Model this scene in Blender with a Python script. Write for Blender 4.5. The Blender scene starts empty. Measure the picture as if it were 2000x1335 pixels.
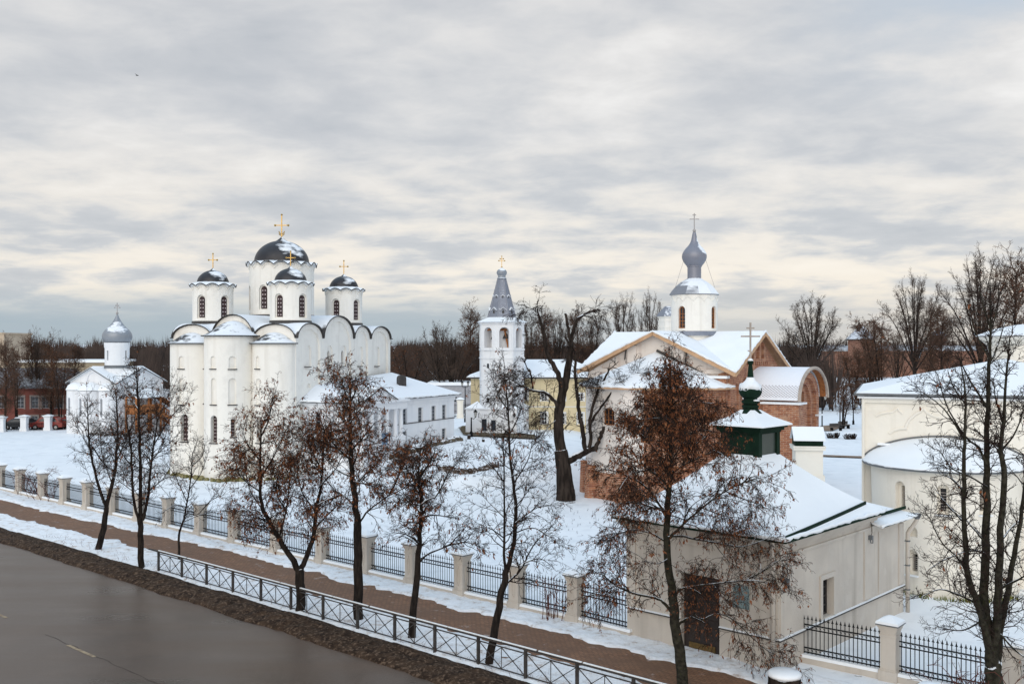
import bpy, bmesh, math, random
from mathutils import Vector, Matrix, noise
from math import sin, cos, pi, sqrt, atan2, radians
SC = bpy.context.scene
COL = SC.collection
# ---------------------------------------------------------------- camera, sky, sun, exposure
K = 1944.0; CAMZ = 11.0; HOR = 672.0          # 35 mm lens on a 2000 px wide frame, eye 11 m above the street
cam = bpy.data.cameras.new('camera'); camo = bpy.data.objects.new('camera', cam); COL.objects.link(camo)
cam.sensor_width = 36; cam.lens = 35; cam.shift_y = (HOR-667.5)/2000
cam.clip_start = 0.5; cam.clip_end = 20000
camo.location = (0, 0, CAMZ); camo.rotation_euler = (radians(90), 0, 0)
SC.camera = camo
SC.view_settings.view_transform = 'Standard'; SC.view_settings.look = 'None'
SC.view_settings.exposure = 0.0; SC.view_settings.gamma = 1.0
SUN = Vector((-0.20, -0.84, 0.42)).normalized()
sl = bpy.data.lights.new('sun', 'SUN'); sl.energy = 1.6; sl.angle = radians(60); sl.color = (1.0, 0.90, 0.77)
so = bpy.data.objects.new('sun', sl); COL.objects.link(so); so.location = (-60, -50, 80)
so.rotation_euler = SUN.to_track_quat('Z', 'Y').to_euler()

def world():
    w = bpy.data.worlds.new('World'); SC.world = w; w.use_nodes = True
    nt = w.node_tree; nt.nodes.clear()
    N = lambda t, **k: node(nt, t, **k)
    L = nt.links.new
    out = N('ShaderNodeOutputWorld')
    sky = N('ShaderNodeTexSky'); sky.sky_type = 'NISHITA'; sky.sun_disc = False
    sky.sun_elevation = math.asin(SUN.z); sky.sun_rotation = atan2(SUN.x, SUN.y)
    b1 = N('ShaderNodeBackground'); b1.inputs[1].default_value = 0.08; L(sky.outputs[0], b1.inputs[0])
    tc = N('ShaderNodeTexCoord'); sx = N('ShaderNodeSeparateXYZ'); L(tc.outputs['Generated'], sx.inputs[0])
    def m(op, a, b=None, c=None, clamp=False):
        n = N('ShaderNodeMath'); n.operation = op; n.use_clamp = clamp
        for i, v in enumerate((a, b, c)):
            if v is None: continue
            if isinstance(v, (int, float)): n.inputs[i].default_value = v
            else: L(v, n.inputs[i])
        return n.outputs[0]
    def ramp(v, stops):
        r = N('ShaderNodeValToRGB'); e = r.color_ramp.elements
        while len(e) > 1: e.remove(e[-1])
        for i, (p, c) in enumerate(stops):
            q = e[0] if i == 0 else e.new(p)
            q.position = p; q.color = (*c, 1)
        L(v, r.inputs[0]); return r.outputs[0]
    def mix(f, a, b, mode='MIX'):
        n = N('ShaderNodeMix'); n.data_type = 'RGBA'; n.blend_type = mode
        for i, v in ((0, f), (6, a), (7, b)):
            if isinstance(v, (int, float)): n.inputs[i].default_value = v
            elif isinstance(v, tuple): n.inputs[i].default_value = (*v, 1)
            else: L(v, n.inputs[i])
        return n.outputs[2]
    x, y, z = sx.outputs
    zp = m('MAXIMUM', z, 0.0)
    zc = m('ADD', zp, 0.17)
    u = m('DIVIDE', x, zc); v = m('DIVIDE', y, zc)
    cb = N('ShaderNodeCombineXYZ'); L(u, cb.inputs[0]); L(v, cb.inputs[1])
    def cloud(scale, detail, rough, sx_, sy_, off, dist=0.0):
        mp = N('ShaderNodeMapping'); mp.inputs['Scale'].default_value = (sx_, sy_, 1); mp.inputs['Location'].default_value = off
        L(cb.outputs[0], mp.inputs[0])
        n = N('ShaderNodeTexNoise'); n.inputs['Scale'].default_value = scale; n.inputs['Detail'].default_value = detail
        n.inputs['Roughness'].default_value = rough; n.inputs['Distortion'].default_value = dist
        L(mp.outputs[0], n.inputs[0]); return n.outputs[0]
    big = cloud(1.7, 5, 0.50, 0.95, 1.0, (3.1, 1.7, 0), 0.1)
    mid = cloud(5.0, 8, 0.58, 0.9, 1.0, (7.3, 4.2, 2), 0.25)
    s = m('ADD', m('MULTIPLY', big, 0.66), m('MULTIPLY', mid, 0.34))
    col = ramp(s, [(0.33, (0.51, 0.535, 0.57)), (0.43, (0.59, 0.605, 0.63)), (0.50, (0.67, 0.675, 0.685)), (0.57, (0.765, 0.755, 0.745)), (0.66, (0.89, 0.875, 0.855))])
    # warmer and brighter gaps low over the horizon
    low = m('MULTIPLY', m('SMOOTH_MIN', m('MULTIPLY', zp, 22.0), 1.0, 0.2), m('SUBTRACT', 1.0, m('MULTIPLY', m('SUBTRACT', zp, 0.05), 6.5, clamp=True), clamp=True), clamp=True)
    gap = m('MULTIPLY', m('SUBTRACT', s, 0.45), 9.0, clamp=True)
    col = mix(m('MULTIPLY', m('MULTIPLY', low, gap), 0.80), col, (0.98, 0.89, 0.765))
    ur = m('MULTIPLY', m('MULTIPLY', m('SUBTRACT', x, 0.22), 4.5, clamp=True), m('MULTIPLY', m('SUBTRACT', zp, 0.20), 7.0, clamp=True), clamp=True)
    col = mix(m('MULTIPLY', ur, m('MULTIPLY', m('SUBTRACT', 0.56, s), 7.0, clamp=True)), col, (0.53, 0.63, 0.74))
    # blue-grey clear band just over the horizon, more to the left
    band = m('SUBTRACT', 1.0, m('MULTIPLY', m('SUBTRACT', zp, 0.020), 26.0, clamp=True), clamp=True)
    left = m('ADD', m('MULTIPLY', x, -1.2), 0.80, clamp=True)
    col = mix(m('MULTIPLY', m('MULTIPLY', band, left), 0.95, clamp=True), col, (0.39, 0.475, 0.54))
    warmr = m('MULTIPLY', m('SUBTRACT', 1.0, m('MULTIPLY', zp, 14.0, clamp=True)), m('ADD', m('MULTIPLY', x, 1.6), 0.1, clamp=True), clamp=True)
    col = mix(m('MULTIPLY', warmr, 0.7), col, (0.80, 0.70, 0.59))
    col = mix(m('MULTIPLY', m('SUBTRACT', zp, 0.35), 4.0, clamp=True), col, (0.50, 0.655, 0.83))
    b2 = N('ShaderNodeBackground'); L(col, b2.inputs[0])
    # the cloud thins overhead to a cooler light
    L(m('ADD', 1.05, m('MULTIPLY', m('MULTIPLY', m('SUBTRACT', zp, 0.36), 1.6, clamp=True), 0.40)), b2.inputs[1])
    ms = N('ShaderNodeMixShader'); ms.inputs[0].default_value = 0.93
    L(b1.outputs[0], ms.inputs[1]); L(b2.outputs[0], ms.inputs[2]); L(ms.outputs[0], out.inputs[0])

def node(nt, t, **k):
    n = nt.nodes.new(t)
    for a, b in k.items(): setattr(n, a, b)
    return n
world()

# ---------------------------------------------------------------- materials
MT = {}
def mat(name, c1, c2=None, scale=3.0, rough=0.85, bump=0.0, bscale=30.0, metal=0.0, snow=None, c3=None, stretch=None, streak=None):
    """two or three colours mixed by noise; snow=(lowest normal z, amount) lays snow on faces that point up"""
    m = bpy.data.materials.new(name); m.use_nodes = True; MT[name] = m
    nt = m.node_tree; L = nt.links.new; bs = nt.nodes['Principled BSDF']
    bs.inputs['Roughness'].default_value = rough; bs.inputs['Metallic'].default_value = metal
    if rough >= 0.78: bs.inputs['Specular IOR Level'].default_value = 0.15
    bs.inputs['Base Color'].default_value = (*c1, 1)
    ge = node(nt, 'ShaderNodeNewGeometry'); pos = ge.outputs['Position']
    def noise_(sc, det=6, st=None, off=None):
        n = node(nt, 'ShaderNodeTexNoise'); n.inputs['Scale'].default_value = sc; n.inputs['Detail'].default_value = det
        v = pos
        if st or off:
            mp = node(nt, 'ShaderNodeMapping'); L(pos, mp.inputs[0])
            if st: mp.inputs['Scale'].default_value = st
            if off: mp.inputs['Location'].default_value = off
            v = mp.outputs[0]
        L(v, n.inputs['Vector']); return n.outputs[0]
    def rng(v, a, b):
        n = node(nt, 'ShaderNodeMapRange'); n.inputs[1].default_value = a; n.inputs[2].default_value = b; L(v, n.inputs[0]); return n.outputs[0]
    def mix(f, a, b):
        n = node(nt, 'ShaderNodeMix'); n.data_type = 'RGBA'
        L(f, n.inputs[0])
        for i, v in ((6, a), (7, b)):
            if isinstance(v, tuple): n.inputs[i].default_value = (*v, 1)
            else: L(v, n.inputs[i])
        return n.outputs[2]
    col = None
    if c2:
        col = mix(rng(noise_(scale, 7, stretch), 0.38, 0.62), c1, c2)
    if c3:
        col = mix(rng(noise_(scale*2.7, 5, stretch, (5, 3, 1)), 0.52, 0.68), col, c3)
    if streak:
        col = mix(rng(noise_(1.0, 6, (2.2, 2.2, 0.16), (2, 9, 4)), 0.53, 0.80), col or c1, streak)
    if snow:
        lo, amt = snow
        sp = node(nt, 'ShaderNodeSeparateXYZ'); L(ge.outputs['Normal'], sp.inputs[0])
        a = node(nt, 'ShaderNodeMath'); a.operation = 'MULTIPLY_ADD'; a.inputs[1].default_value = 0.9; L(noise_(amt, 5), a.inputs[0]); L(sp.outputs[2], a.inputs[2])
        col = mix(rng(a.outputs[0], lo+0.42, lo+0.50), col or c1, (0.82, 0.85, 0.89))
    if col: L(col, bs.inputs['Base Color'])
    if bump:
        b = node(nt, 'ShaderNodeBump'); b.inputs['Strength'].default_value = bump; b.inputs['Distance'].default_value = 0.05
        L(noise_(bscale, 6), b.inputs['Height']); L(b.outputs[0], bs.inputs['Normal'])
    return m
SNOW = mat('snow', (0.85, 0.87, 0.89), (0.81, 0.835, 0.86), 0.30, 0.75, 0.75, 2.2, c3=(0.75, 0.775, 0.80))
SNOWR = mat('roof_snow', (0.86, 0.88, 0.90), (0.82, 0.845, 0.87), 0.5, 0.7, 0.18, 1.6)
SNOWP = mat('patchy_roof_snow', (0.84, 0.86, 0.885), (0.80, 0.83, 0.87), 1.2, 0.7, 0.3, 2.5, c3=None)
WHITE = mat('whitewash', (0.86, 0.835, 0.78), (0.83, 0.805, 0.755), 0.5, 0.9, 0.45, 4.0, c3=(0.80, 0.775, 0.725), streak=(0.70, 0.67, 0.615))
WHITEB = mat('cool_whitewash', (0.79, 0.80, 0.815), (0.75, 0.765, 0.79), 0.6, 0.9, 0.25, 6.0, streak=(0.66, 0.675, 0.70))
CREAMW = mat('cream_whitewash', (0.83, 0.785, 0.70), (0.80, 0.755, 0.675), 0.5, 0.9, 0.4, 5.0, c3=(0.78, 0.735, 0.655), streak=(0.68, 0.63, 0.545))
PLAST = mat('beige_plaster', (0.575, 0.52, 0.455), (0.51, 0.46, 0.405), 0.8, 0.9, 0.3, 14.0, c3=(0.545, 0.50, 0.445), streak=(0.41, 0.365, 0.315))
PINKP = mat('pinkish_plaster', (0.76, 0.70, 0.65), (0.72, 0.655, 0.60), 0.8, 0.9, 0.25, 6.0, streak=(0.62, 0.52, 0.46))
YELL = mat('yellow_plaster', (0.66, 0.56, 0.36), (0.62, 0.52, 0.33), 0.7, 0.9, 0.15, 8.0, streak=(0.54, 0.45, 0.29))
REDP = mat('red_plaster', (0.185, 0.066, 0.053), (0.13, 0.048, 0.041), 0.6, 0.9, 0.1, 6.0, streak=(0.22, 0.08, 0.06))
LEAD = mat('dark_lead', (0.022, 0.022, 0.026), (0.035, 0.034, 0.038), 2.0, 0.45, 0.2, 6.0, 0.3)
TRIM = mat('dark_metal_trim', (0.03, 0.027, 0.026), (0.05, 0.045, 0.042), 4.0, 0.6)
GREYM = mat('grey_metal_roof', (0.20, 0.215, 0.26), (0.245, 0.26, 0.305), 1.5, 0.5, 0.1, 5.0, 0.25)
GUTT = mat('grey_gutter', (0.10, 0.11, 0.12), (0.13, 0.14, 0.15), 3.0, 0.55)
GREEN = mat('green_paint', (0.004, 0.016, 0.009), (0.006, 0.024, 0.013), 2.0, 0.78)
GREEND = mat('sky_sheen_green_paint', (0.026, 0.038, 0.029), (0.034, 0.046, 0.036), 2.0, 0.45)  # paler grey-green: sky sheen on right-hand faces mixed into the colour
GOLD = mat('gilding', (0.55, 0.36, 0.10), (0.42, 0.26, 0.08), 5.0, 0.35, metal=0.7)
GREYX = mat('grey_cross_metal', (0.36, 0.33, 0.32), (0.30, 0.28, 0.27), 5.0, 0.5)
WOOD = mat('new_timber', (0.40, 0.165, 0.062), (0.29, 0.115, 0.045), 4.0, 0.8, 0.2, 20.0, c3=(0.14, 0.06, 0.03))
WOODP = mat('pale_timber', (0.56, 0.36, 0.22), (0.47, 0.29, 0.17), 3.0, 0.8, 0.1, 20.0)
WOODG = mat('grey_timber', (0.44, 0.38, 0.33), (0.36, 0.31, 0.27), 3.0, 0.85, 0.1, 20.0)
DOORW = mat('dark_door_timber', (0.016, 0.010, 0.008), (0.026, 0.016, 0.012), 5.0, 0.55)
BRASS = mat('dull_brass', (0.22, 0.14, 0.05), (0.12, 0.08, 0.03), 14.0, 0.5, metal=0.5)
WINDK = mat('maroon_shutter', (0.030, 0.009, 0.010), (0.022, 0.007, 0.008), 3.0, 0.5)
ROUND = mat('window_roundel', (0.42, 0.36, 0.36), None, 3.0, 0.3)
GLASS = mat('dark_glass', (0.018, 0.022, 0.028), (0.03, 0.036, 0.045), 2.0, 0.12)
WFRAME = mat('grey_window_frame', (0.33, 0.35, 0.38), None, 3.0, 0.6)
WFRAMEW = mat('white_window_frame', (0.72, 0.73, 0.74), None, 3.0, 0.6)
IRON = mat('black_iron', (0.006, 0.006, 0.007), None, 3.0, 0.8)
RAIL = mat('painted_steel', (0.032, 0.028, 0.026), (0.055, 0.048, 0.045), 6.0, 0.6)
BARK = mat('bark', (0.012, 0.009, 0.008), (0.030, 0.023, 0.019), 9.0, 0.95, 0.8, 22.0, snow=(0.68, 4.0), stretch=(1, 1, 0.3))
BARKL = mat('lichen_bark', (0.014, 0.012, 0.009), (0.044, 0.039, 0.029), 7.0, 0.95, 0.8, 22.0, snow=(0.70, 4.0), c3=(0.032, 0.032, 0.016))
BARKO = mat('old_bark', (0.014, 0.010, 0.008), (0.042, 0.031, 0.025), 5.0, 0.95, 1.0, 12.0, snow=(0.62, 3.0), stretch=(1, 1, 0.18))
TWIG = mat('twig', (0.018, 0.012, 0.010), (0.034, 0.021, 0.016), 3.0, 0.9)
TWIGR = mat('red_twig', (0.12, 0.042, 0.030), (0.08, 0.03, 0.024), 3.0, 0.8)
TWIGF = mat('far_twig', (0.048, 0.034, 0.027), (0.085, 0.058, 0.044), 0.25, 0.95)
TWIGW = mat('brown_twig', (0.105, 0.058, 0.038), (0.065, 0.040, 0.030), 0.8, 0.95)
WOODSM = mat('far_wood', (0.038, 0.030, 0.028), (0.075, 0.054, 0.045), 0.06, 0.95)
LEAF = mat('dry_leaf', (0.215, 0.078, 0.034), (0.12, 0.042, 0.020), 2.5, 0.8, c3=(0.29, 0.13, 0.058))
STONE = mat('rubble_stone', (0.14, 0.115, 0.085), (0.075, 0.063, 0.05), 3.0, 0.95, 0.8, 7.0, snow=(0.72, 2.0))
EARTH = mat('bare_earth', (0.075, 0.052, 0.036), (0.12, 0.095, 0.055), 1.6, 0.95, 0.6, 9.0)
ASPH = None
TEAL = mat('teal_plaque', (0.20, 0.27, 0.27), (0.16, 0.22, 0.23), 6.0, 0.4)
SIGNG = mat('green_sign', (0.10, 0.30, 0.24), None, 4.0, 0.5)
CARR = mat('red_car_paint', (0.20, 0.02, 0.012), None, 1.0, 0.3)
CARD = mat('dark_car_paint', (0.02, 0.022, 0.025), None, 1.0, 0.3)
RUBB = mat('rubber', (0.012, 0.012, 0.012), None, 1.0, 0.8)
LAMPG = mat('lamp_glass', (0.30, 0.29, 0.26), None, 1.0, 0.25)
BEIGEB = mat('beige_panel', (0.50, 0.40, 0.30), (0.44, 0.35, 0.26), 0.3, 0.9)
FEATH = mat('dark_feather', (0.02, 0.02, 0.02), None, 1.0, 0.8)
SLATE = mat('snowy_slate', (0.055, 0.052, 0.055), (0.11, 0.105, 0.11), 2.2, 0.9, c3=(0.55, 0.57, 0.60), stretch=(0.6, 0.6, 3.0))
MOSSW = mat('moss', (0.12, 0.115, 0.03), (0.30, 0.26, 0.15), 3.0, 0.95)

def snow_patch(name, base, c2, thr, scale, d, rough=0.45, metal=0.3):
    """roof metal with wind-blown snow left on the side that faces direction d"""
    m = bpy.data.materials.new(name); m.use_nodes = True
    nt = m.node_tree; L = nt.links.new; bs = nt.nodes['Principled BSDF']
    ge = node(nt, 'ShaderNodeNewGeometry')
    dp = node(nt, 'ShaderNodeVectorMath'); dp.operation = 'DOT_PRODUCT'; dp.inputs[1].default_value = Vector(d).normalized(); L(ge.outputs['Normal'], dp.inputs[0])
    n = node(nt, 'ShaderNodeTexNoise'); n.inputs['Scale'].default_value = scale; n.inputs['Detail'].default_value = 6
    mp = node(nt, 'ShaderNodeMapping'); mp.inputs['Scale'].default_value = (1, 1, 2.2); L(ge.outputs['Position'], mp.inputs[0]); L(mp.outputs[0], n.inputs['Vector'])
    a = node(nt, 'ShaderNodeMath'); a.operation = 'MULTIPLY_ADD'; a.inputs[1].default_value = 0.55; L(n.outputs[0], a.inputs[0]); L(dp.outputs['Value'], a.inputs[2])
    r = node(nt, 'ShaderNodeMapRange'); r.inputs[1].default_value = thr-0.03; r.inputs[2].default_value = thr+0.09; L(a.outputs[0], r.inputs[0])
    n2 = node(nt, 'ShaderNodeTexNoise'); n2.inputs['Scale'].default_value = 2.0; L(ge.outputs['Position'], n2.inputs['Vector'])
    mb = node(nt, 'ShaderNodeMix'); mb.data_type = 'RGBA'; mb.inputs[6].default_value = (*base, 1); mb.inputs[7].default_value = (*c2, 1); L(n2.outputs[0], mb.inputs[0])
    mx = node(nt, 'ShaderNodeMix'); mx.data_type = 'RGBA'; L(r.outputs[0], mx.inputs[0]); L(mb.outputs[2], mx.inputs[6]); mx.inputs[7].default_value = (0.80, 0.83, 0.87, 1)
    L(mx.outputs[2], bs.inputs['Base Color'])
    inv = node(nt, 'ShaderNodeMapRange'); inv.inputs[3].default_value = metal; inv.inputs[4].default_value = 0; L(r.outputs[0], inv.inputs[0]); L(inv.outputs[0], bs.inputs['Metallic'])
    inv2 = node(nt, 'ShaderNodeMapRange'); inv2.inputs[3].default_value = rough; inv2.inputs[4].default_value = 0.8; L(r.outputs[0], inv2.inputs[0]); L(inv2.outputs[0], bs.inputs['Roughness'])
    return m
DOMEM = snow_patch('lead_dome_with_snow', (0.014, 0.014, 0.018), (0.040, 0.038, 0.042), 1.17, 1.3, (0.45, -0.45, 0.75))
ONIONL = snow_patch('silver_onion_with_snow', (0.24, 0.26, 0.29), (0.29, 0.31, 0.34), 1.02, 1.8, (0.1, -0.3, 0.95), 0.45, 0.3)
ONIONR = snow_patch('grey_onion_with_snow', (0.20, 0.205, 0.245), (0.24, 0.245, 0.285), 1.08, 1.5, (0.75, -0.2, 0.65), 0.45, 0.3)
TENTM = snow_patch('grey_tent_with_snow', (0.185, 0.20, 0.245), (0.24, 0.255, 0.30), 1.26, 2.6, (0.25, -0.75, 0.62), 0.5, 0.25)
CAPM = snow_patch('drum_cap_with_snow', (0.20, 0.205, 0.23), (0.24, 0.245, 0.27), 0.82, 0.9, (0.4, -0.2, 0.9), 0.5, 0.2)
VAULTM = snow_patch('vault_with_snow', (0.03, 0.028, 0.028), (0.05, 0.046, 0.044), 0.86, 0.8, (0.15, -0.1, 0.98), 0.6, 0.1)
APSEM = snow_patch('apse_roof_with_snow', (0.028, 0.026, 0.026), (0.05, 0.046, 0.044), 1.08, 1.6, (0.2, -0.15, 0.97), 0.6, 0.1)
LEANM = snow_patch('shed_roof_with_snow', (0.05, 0.055, 0.055), (0.09, 0.095, 0.095), 0.93, 1.2, (0.1, -0.1, 0.99), 0.7, 0.1)

def brick_mat(name, ang, dark=(0.27, 0.085, 0.040), light=(0.45, 0.185, 0.088), patch=(0.48, 0.30, 0.20)):
    m = bpy.data.materials.new(name); m.use_nodes = True
    nt = m.node_tree; L = nt.links.new; bs = nt.nodes['Principled BSDF']; bs.inputs['Roughness'].default_value = 0.92
    ge = node(nt, 'ShaderNodeNewGeometry')
    d = node(nt, 'ShaderNodeVectorMath'); d.operation = 'DOT_PRODUCT'
    d.inputs[1].default_value = (-cos(ang)+sin(ang), sin(ang)+cos(ang), 0); L(ge.outputs['Position'], d.inputs[0])
    sp = node(nt, 'ShaderNodeSeparateXYZ'); L(ge.outputs['Position'], sp.inputs[0])
    cb = node(nt, 'ShaderNodeCombineXYZ'); L(d.outputs['Value'], cb.inputs[0]); L(sp.outputs[2], cb.inputs[1])
    b = node(nt, 'ShaderNodeTexBrick'); L(cb.outputs[0], b.inputs['Vector'])
    b.inputs['Scale'].default_value = 1.0; b.inputs['Brick Width'].default_value = 0.42; b.inputs['Row Height'].default_value = 0.13
    b.inputs['Mortar Size'].default_value = 0.018; b.inputs['Bias'].default_value = -0.1
    b.inputs['Color1'].default_value = (*dark, 1); b.inputs['Color2'].default_value = (*light, 1); b.inputs['Mortar'].default_value = (0.42, 0.29, 0.21, 1)
    n = node(nt, 'ShaderNodeTexNoise'); n.inputs['Scale'].default_value = 1.1; n.inputs['Detail'].default_value = 8; n.inputs['Roughness'].default_value = 0.65; L(ge.outputs['Position'], n.inputs['Vector'])
    r = node(nt, 'ShaderNodeMapRange'); r.inputs[1].default_value = 0.50; r.inputs[2].default_value = 0.68; r.inputs[4].default_value = 0.75; L(n.outputs[0], r.inputs[0])
    mx = node(nt, 'ShaderNodeMix'); mx.data_type = 'RGBA'; L(r.outputs[0], mx.inputs[0]); L(b.outputs[0], mx.inputs[6]); mx.inputs[7].default_value = (*patch, 1)
    n2 = node(nt, 'ShaderNodeTexNoise'); n2.inputs['Scale'].default_value = 2.6; n2.inputs['Detail'].default_value = 6; L(ge.outputs['Position'], n2.inputs['Vector'])
    r2 = node(nt, 'ShaderNodeMapRange'); r2.inputs[1].default_value = 0.52; r2.inputs[2].default_value = 0.7; r2.inputs[4].default_value = 0.7; L(n2.outputs[0], r2.inputs[0])
    m2 = node(nt, 'ShaderNodeMix'); m2.data_type = 'RGBA'; L(r2.outputs[0], m2.inputs[0]); L(mx.outputs[2], m2.inputs[6]); m2.inputs[7].default_value = (0.16, 0.06, 0.04, 1)
    L(m2.outputs[2], bs.inputs['Base Color'])
    bp = node(nt, 'ShaderNodeBump'); bp.inputs['Strength'].default_value = 0.7; bp.inputs['Distance'].default_value = 0.04; L(n2.outputs[0], bp.inputs['Height']); L(bp.outputs[0], bs.inputs['Normal'])
    return m
BRICK = brick_mat('old_brick', radians(33))
BRICKK = brick_mat('fortress_brick', radians(5), (0.12, 0.034, 0.020), (0.17, 0.054, 0.031), (0.14, 0.05, 0.033))

def street_mats():
    # asphalt: damp, dusty, tracks worn along the road
    m = bpy.data.materials.new('asphalt'); m.use_nodes = True; nt = m.node_tree; L = nt.links.new; bs = nt.nodes['Principled BSDF']; bs.inputs['Specular Tint'].default_value = (1.0, 0.84, 0.72, 1)
    ge = node(nt, 'ShaderNodeNewGeometry')
    mp = node(nt, 'ShaderNodeMapping'); mp.inputs['Rotation'].default_value = (0, 0, radians(41.5)); mp.inputs['Scale'].default_value = (0.10, 0.45, 1); L(ge.outputs['Position'], mp.inputs[0])
    n1 = node(nt, 'ShaderNodeTexNoise'); n1.inputs['Scale'].default_value = 1.0; n1.inputs['Detail'].default_value = 5; L(mp.outputs[0], n1.inputs['Vector'])
    n2 = node(nt, 'ShaderNodeTexNoise'); n2.inputs['Scale'].default_value = 22.0; n2.inputs['Detail'].default_value = 4; L(ge.outputs['Position'], n2.inputs['Vector'])
    r = node(nt, 'ShaderNodeValToRGB'); e = r.color_ramp.elements; e[0].position = 0.3; e[0].color = (0.042, 0.026, 0.016, 1); e[1].position = 0.7; e[1].color = (0.094, 0.060, 0.039, 1)
    L(n1.outputs[0], r.inputs[0])
    mx = node(nt, 'ShaderNodeMix'); mx.data_type = 'RGBA'; mx.blend_type = 'OVERLAY'; mx.inputs[0].default_value = 0.35; L(r.outputs[0], mx.inputs[6]); L(n2.outputs[1] if len(n2.outputs) > 1 else n2.outputs[0], mx.inputs[7])
    n4 = node(nt, 'ShaderNodeTexNoise'); n4.inputs['Scale'].default_value = 60.0; n4.inputs['Detail'].default_value = 3; L(ge.outputs['Position'], n4.inputs['Vector'])
    g4 = node(nt, 'ShaderNodeMapRange'); g4.inputs[1].default_value = 0.35; g4.inputs[2].default_value = 0.7; g4.inputs[3].default_value = 0.72; g4.inputs[4].default_value = 1.35; L(n4.outputs[0], g4.inputs[0])
    m4 = node(nt, 'ShaderNodeMix'); m4.data_type = 'RGBA'; m4.blend_type = 'MULTIPLY'; m4.inputs[0].default_value = 1.0; L(r.outputs[0], m4.inputs[6]); L(g4.outputs[0], m4.inputs[7])
    n6 = node(nt, 'ShaderNodeTexNoise'); n6.inputs['Scale'].default_value = 0.55; n6.inputs['Detail'].default_value = 9; n6.inputs['Roughness'].default_value = 0.7; L(ge.outputs['Position'], n6.inputs['Vector'])
    r6 = node(nt, 'ShaderNodeMapRange'); r6.inputs[1].default_value = 0.50; r6.inputs[2].default_value = 0.75; r6.inputs[4].default_value = 0.5; L(n6.outputs[0], r6.inputs[0])
    m6 = node(nt, 'ShaderNodeMix'); m6.data_type = 'RGBA'; L(r6.outputs[0], m6.inputs[0]); L(m4.outputs[2], m6.inputs[6]); m6.inputs[7].default_value = (0.115, 0.076, 0.052, 1)
    L(m6.outputs[2], bs.inputs['Base Color'])
    rr = node(nt, 'ShaderNodeMapRange'); rr.inputs[1].default_value = 0.3; rr.inputs[2].default_value = 0.7; rr.inputs[3].default_value = 0.25; rr.inputs[4].default_value = 0.42; L(n1.outputs[0], rr.inputs[0]); L(rr.outputs[0], bs.inputs['Roughness'])
    bp = node(nt, 'ShaderNodeBump'); bp.inputs['Strength'].default_value = 0.35; bp.inputs['Distance'].default_value = 0.02; L(n2.outputs[0], bp.inputs['Height']); L(bp.outputs[0], bs.inputs['Normal'])
    # paving: small brown setts, trodden snow in patches
    p = bpy.data.materials.new('brown_paving'); p.use_nodes = True; nt = p.node_tree; L = nt.links.new; bs = nt.nodes['Principled BSDF']; bs.inputs['Roughness'].default_value = 0.75
    ge = node(nt, 'ShaderNodeNewGeometry')
    mp = node(nt, 'ShaderNodeMapping'); mp.inputs['Rotation'].default_value = (0, 0, radians(41.5)); L(ge.outputs['Position'], mp.inputs[0])
    b = node(nt, 'ShaderNodeTexBrick'); b.inputs['Scale'].default_value = 1.0; b.inputs['Brick Width'].default_value = 0.24; b.inputs['Row Height'].default_value = 0.12; b.inputs['Mortar Size'].default_value = 0.012
    b.inputs['Color1'].default_value = (0.185, 0.084, 0.038, 1); b.inputs['Color2'].default_value = (0.27, 0.132, 0.064, 1); b.inputs['Mortar'].default_value = (0.055, 0.032, 0.022, 1); L(mp.outputs[0], b.inputs['Vector'])
    n = node(nt, 'ShaderNodeTexNoise'); n.inputs['Scale'].default_value = 0.6; n.inputs['Detail'].default_value = 8; n.inputs['Roughness'].default_value = 0.6; L(ge.outputs['Position'], n.inputs['Vector'])
    r = node(nt, 'ShaderNodeMapRange'); r.inputs[1].default_value = 0.40; r.inputs[2].default_value = 0.66; r.inputs[4].default_value = 0.7; L(n.outputs[0], r.inputs[0])
    mx = node(nt, 'ShaderNodeMix'); mx.data_type = 'RGBA'; L(r.outputs[0], mx.inputs[0]); L(b.outputs[0], mx.inputs[6]); mx.inputs[7].default_value = (0.135, 0.070, 0.038, 1)
    n3 = node(nt, 'ShaderNodeTexNoise'); n3.inputs['Scale'].default_value = 1.4; n3.inputs['Detail'].default_value = 9; n3.inputs['Roughness'].default_value = 0.7; L(ge.outputs['Position'], n3.inputs['Vector'])
    r3 = node(nt, 'ShaderNodeMapRange'); r3.inputs[1].default_value = 0.60; r3.inputs[2].default_value = 0.72; r3.inputs[4].default_value = 0.7; L(n3.outputs[0], r3.inputs[0])
    m3 = node(nt, 'ShaderNodeMix'); m3.data_type = 'RGBA'; L(r3.outputs[0], m3.inputs[0]); L(mx.outputs[2], m3.inputs[6]); m3.inputs[7].default_value = (0.55, 0.50, 0.47, 1)
    L(m3.outputs[2], bs.inputs['Base Color'])
    # street snow: trodden and gritty in places
    s = bpy.data.materials.new('gritty_snow'); s.use_nodes = True; nt = s.node_tree; L = nt.links.new; bs = nt.nodes['Principled BSDF']; bs.inputs['Roughness'].default_value = 0.8
    ge = node(nt, 'ShaderNodeNewGeometry')
    n = node(nt, 'ShaderNodeTexNoise'); n.inputs['Scale'].default_value = 2.2; n.inputs['Detail'].default_value = 10; n.inputs['Roughness'].default_value = 0.72; L(ge.outputs['Position'], n.inputs['Vector'])
    r = node(nt, 'ShaderNodeValToRGB'); e = r.color_ramp.elements; e[0].position = 0.44; e[0].color = (0.84, 0.855, 0.875, 1); e[1].position = 0.74; e[1].color = (0.30, 0.21, 0.16, 1); q = e.new(0.56); q.color = (0.76, 0.755, 0.755, 1); q = e.new(0.63); q.color = (0.55, 0.49, 0.45, 1)
    L(n.outputs[0], r.inputs[0]); L(r.outputs[0], bs.inputs['Base Color'])
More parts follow.
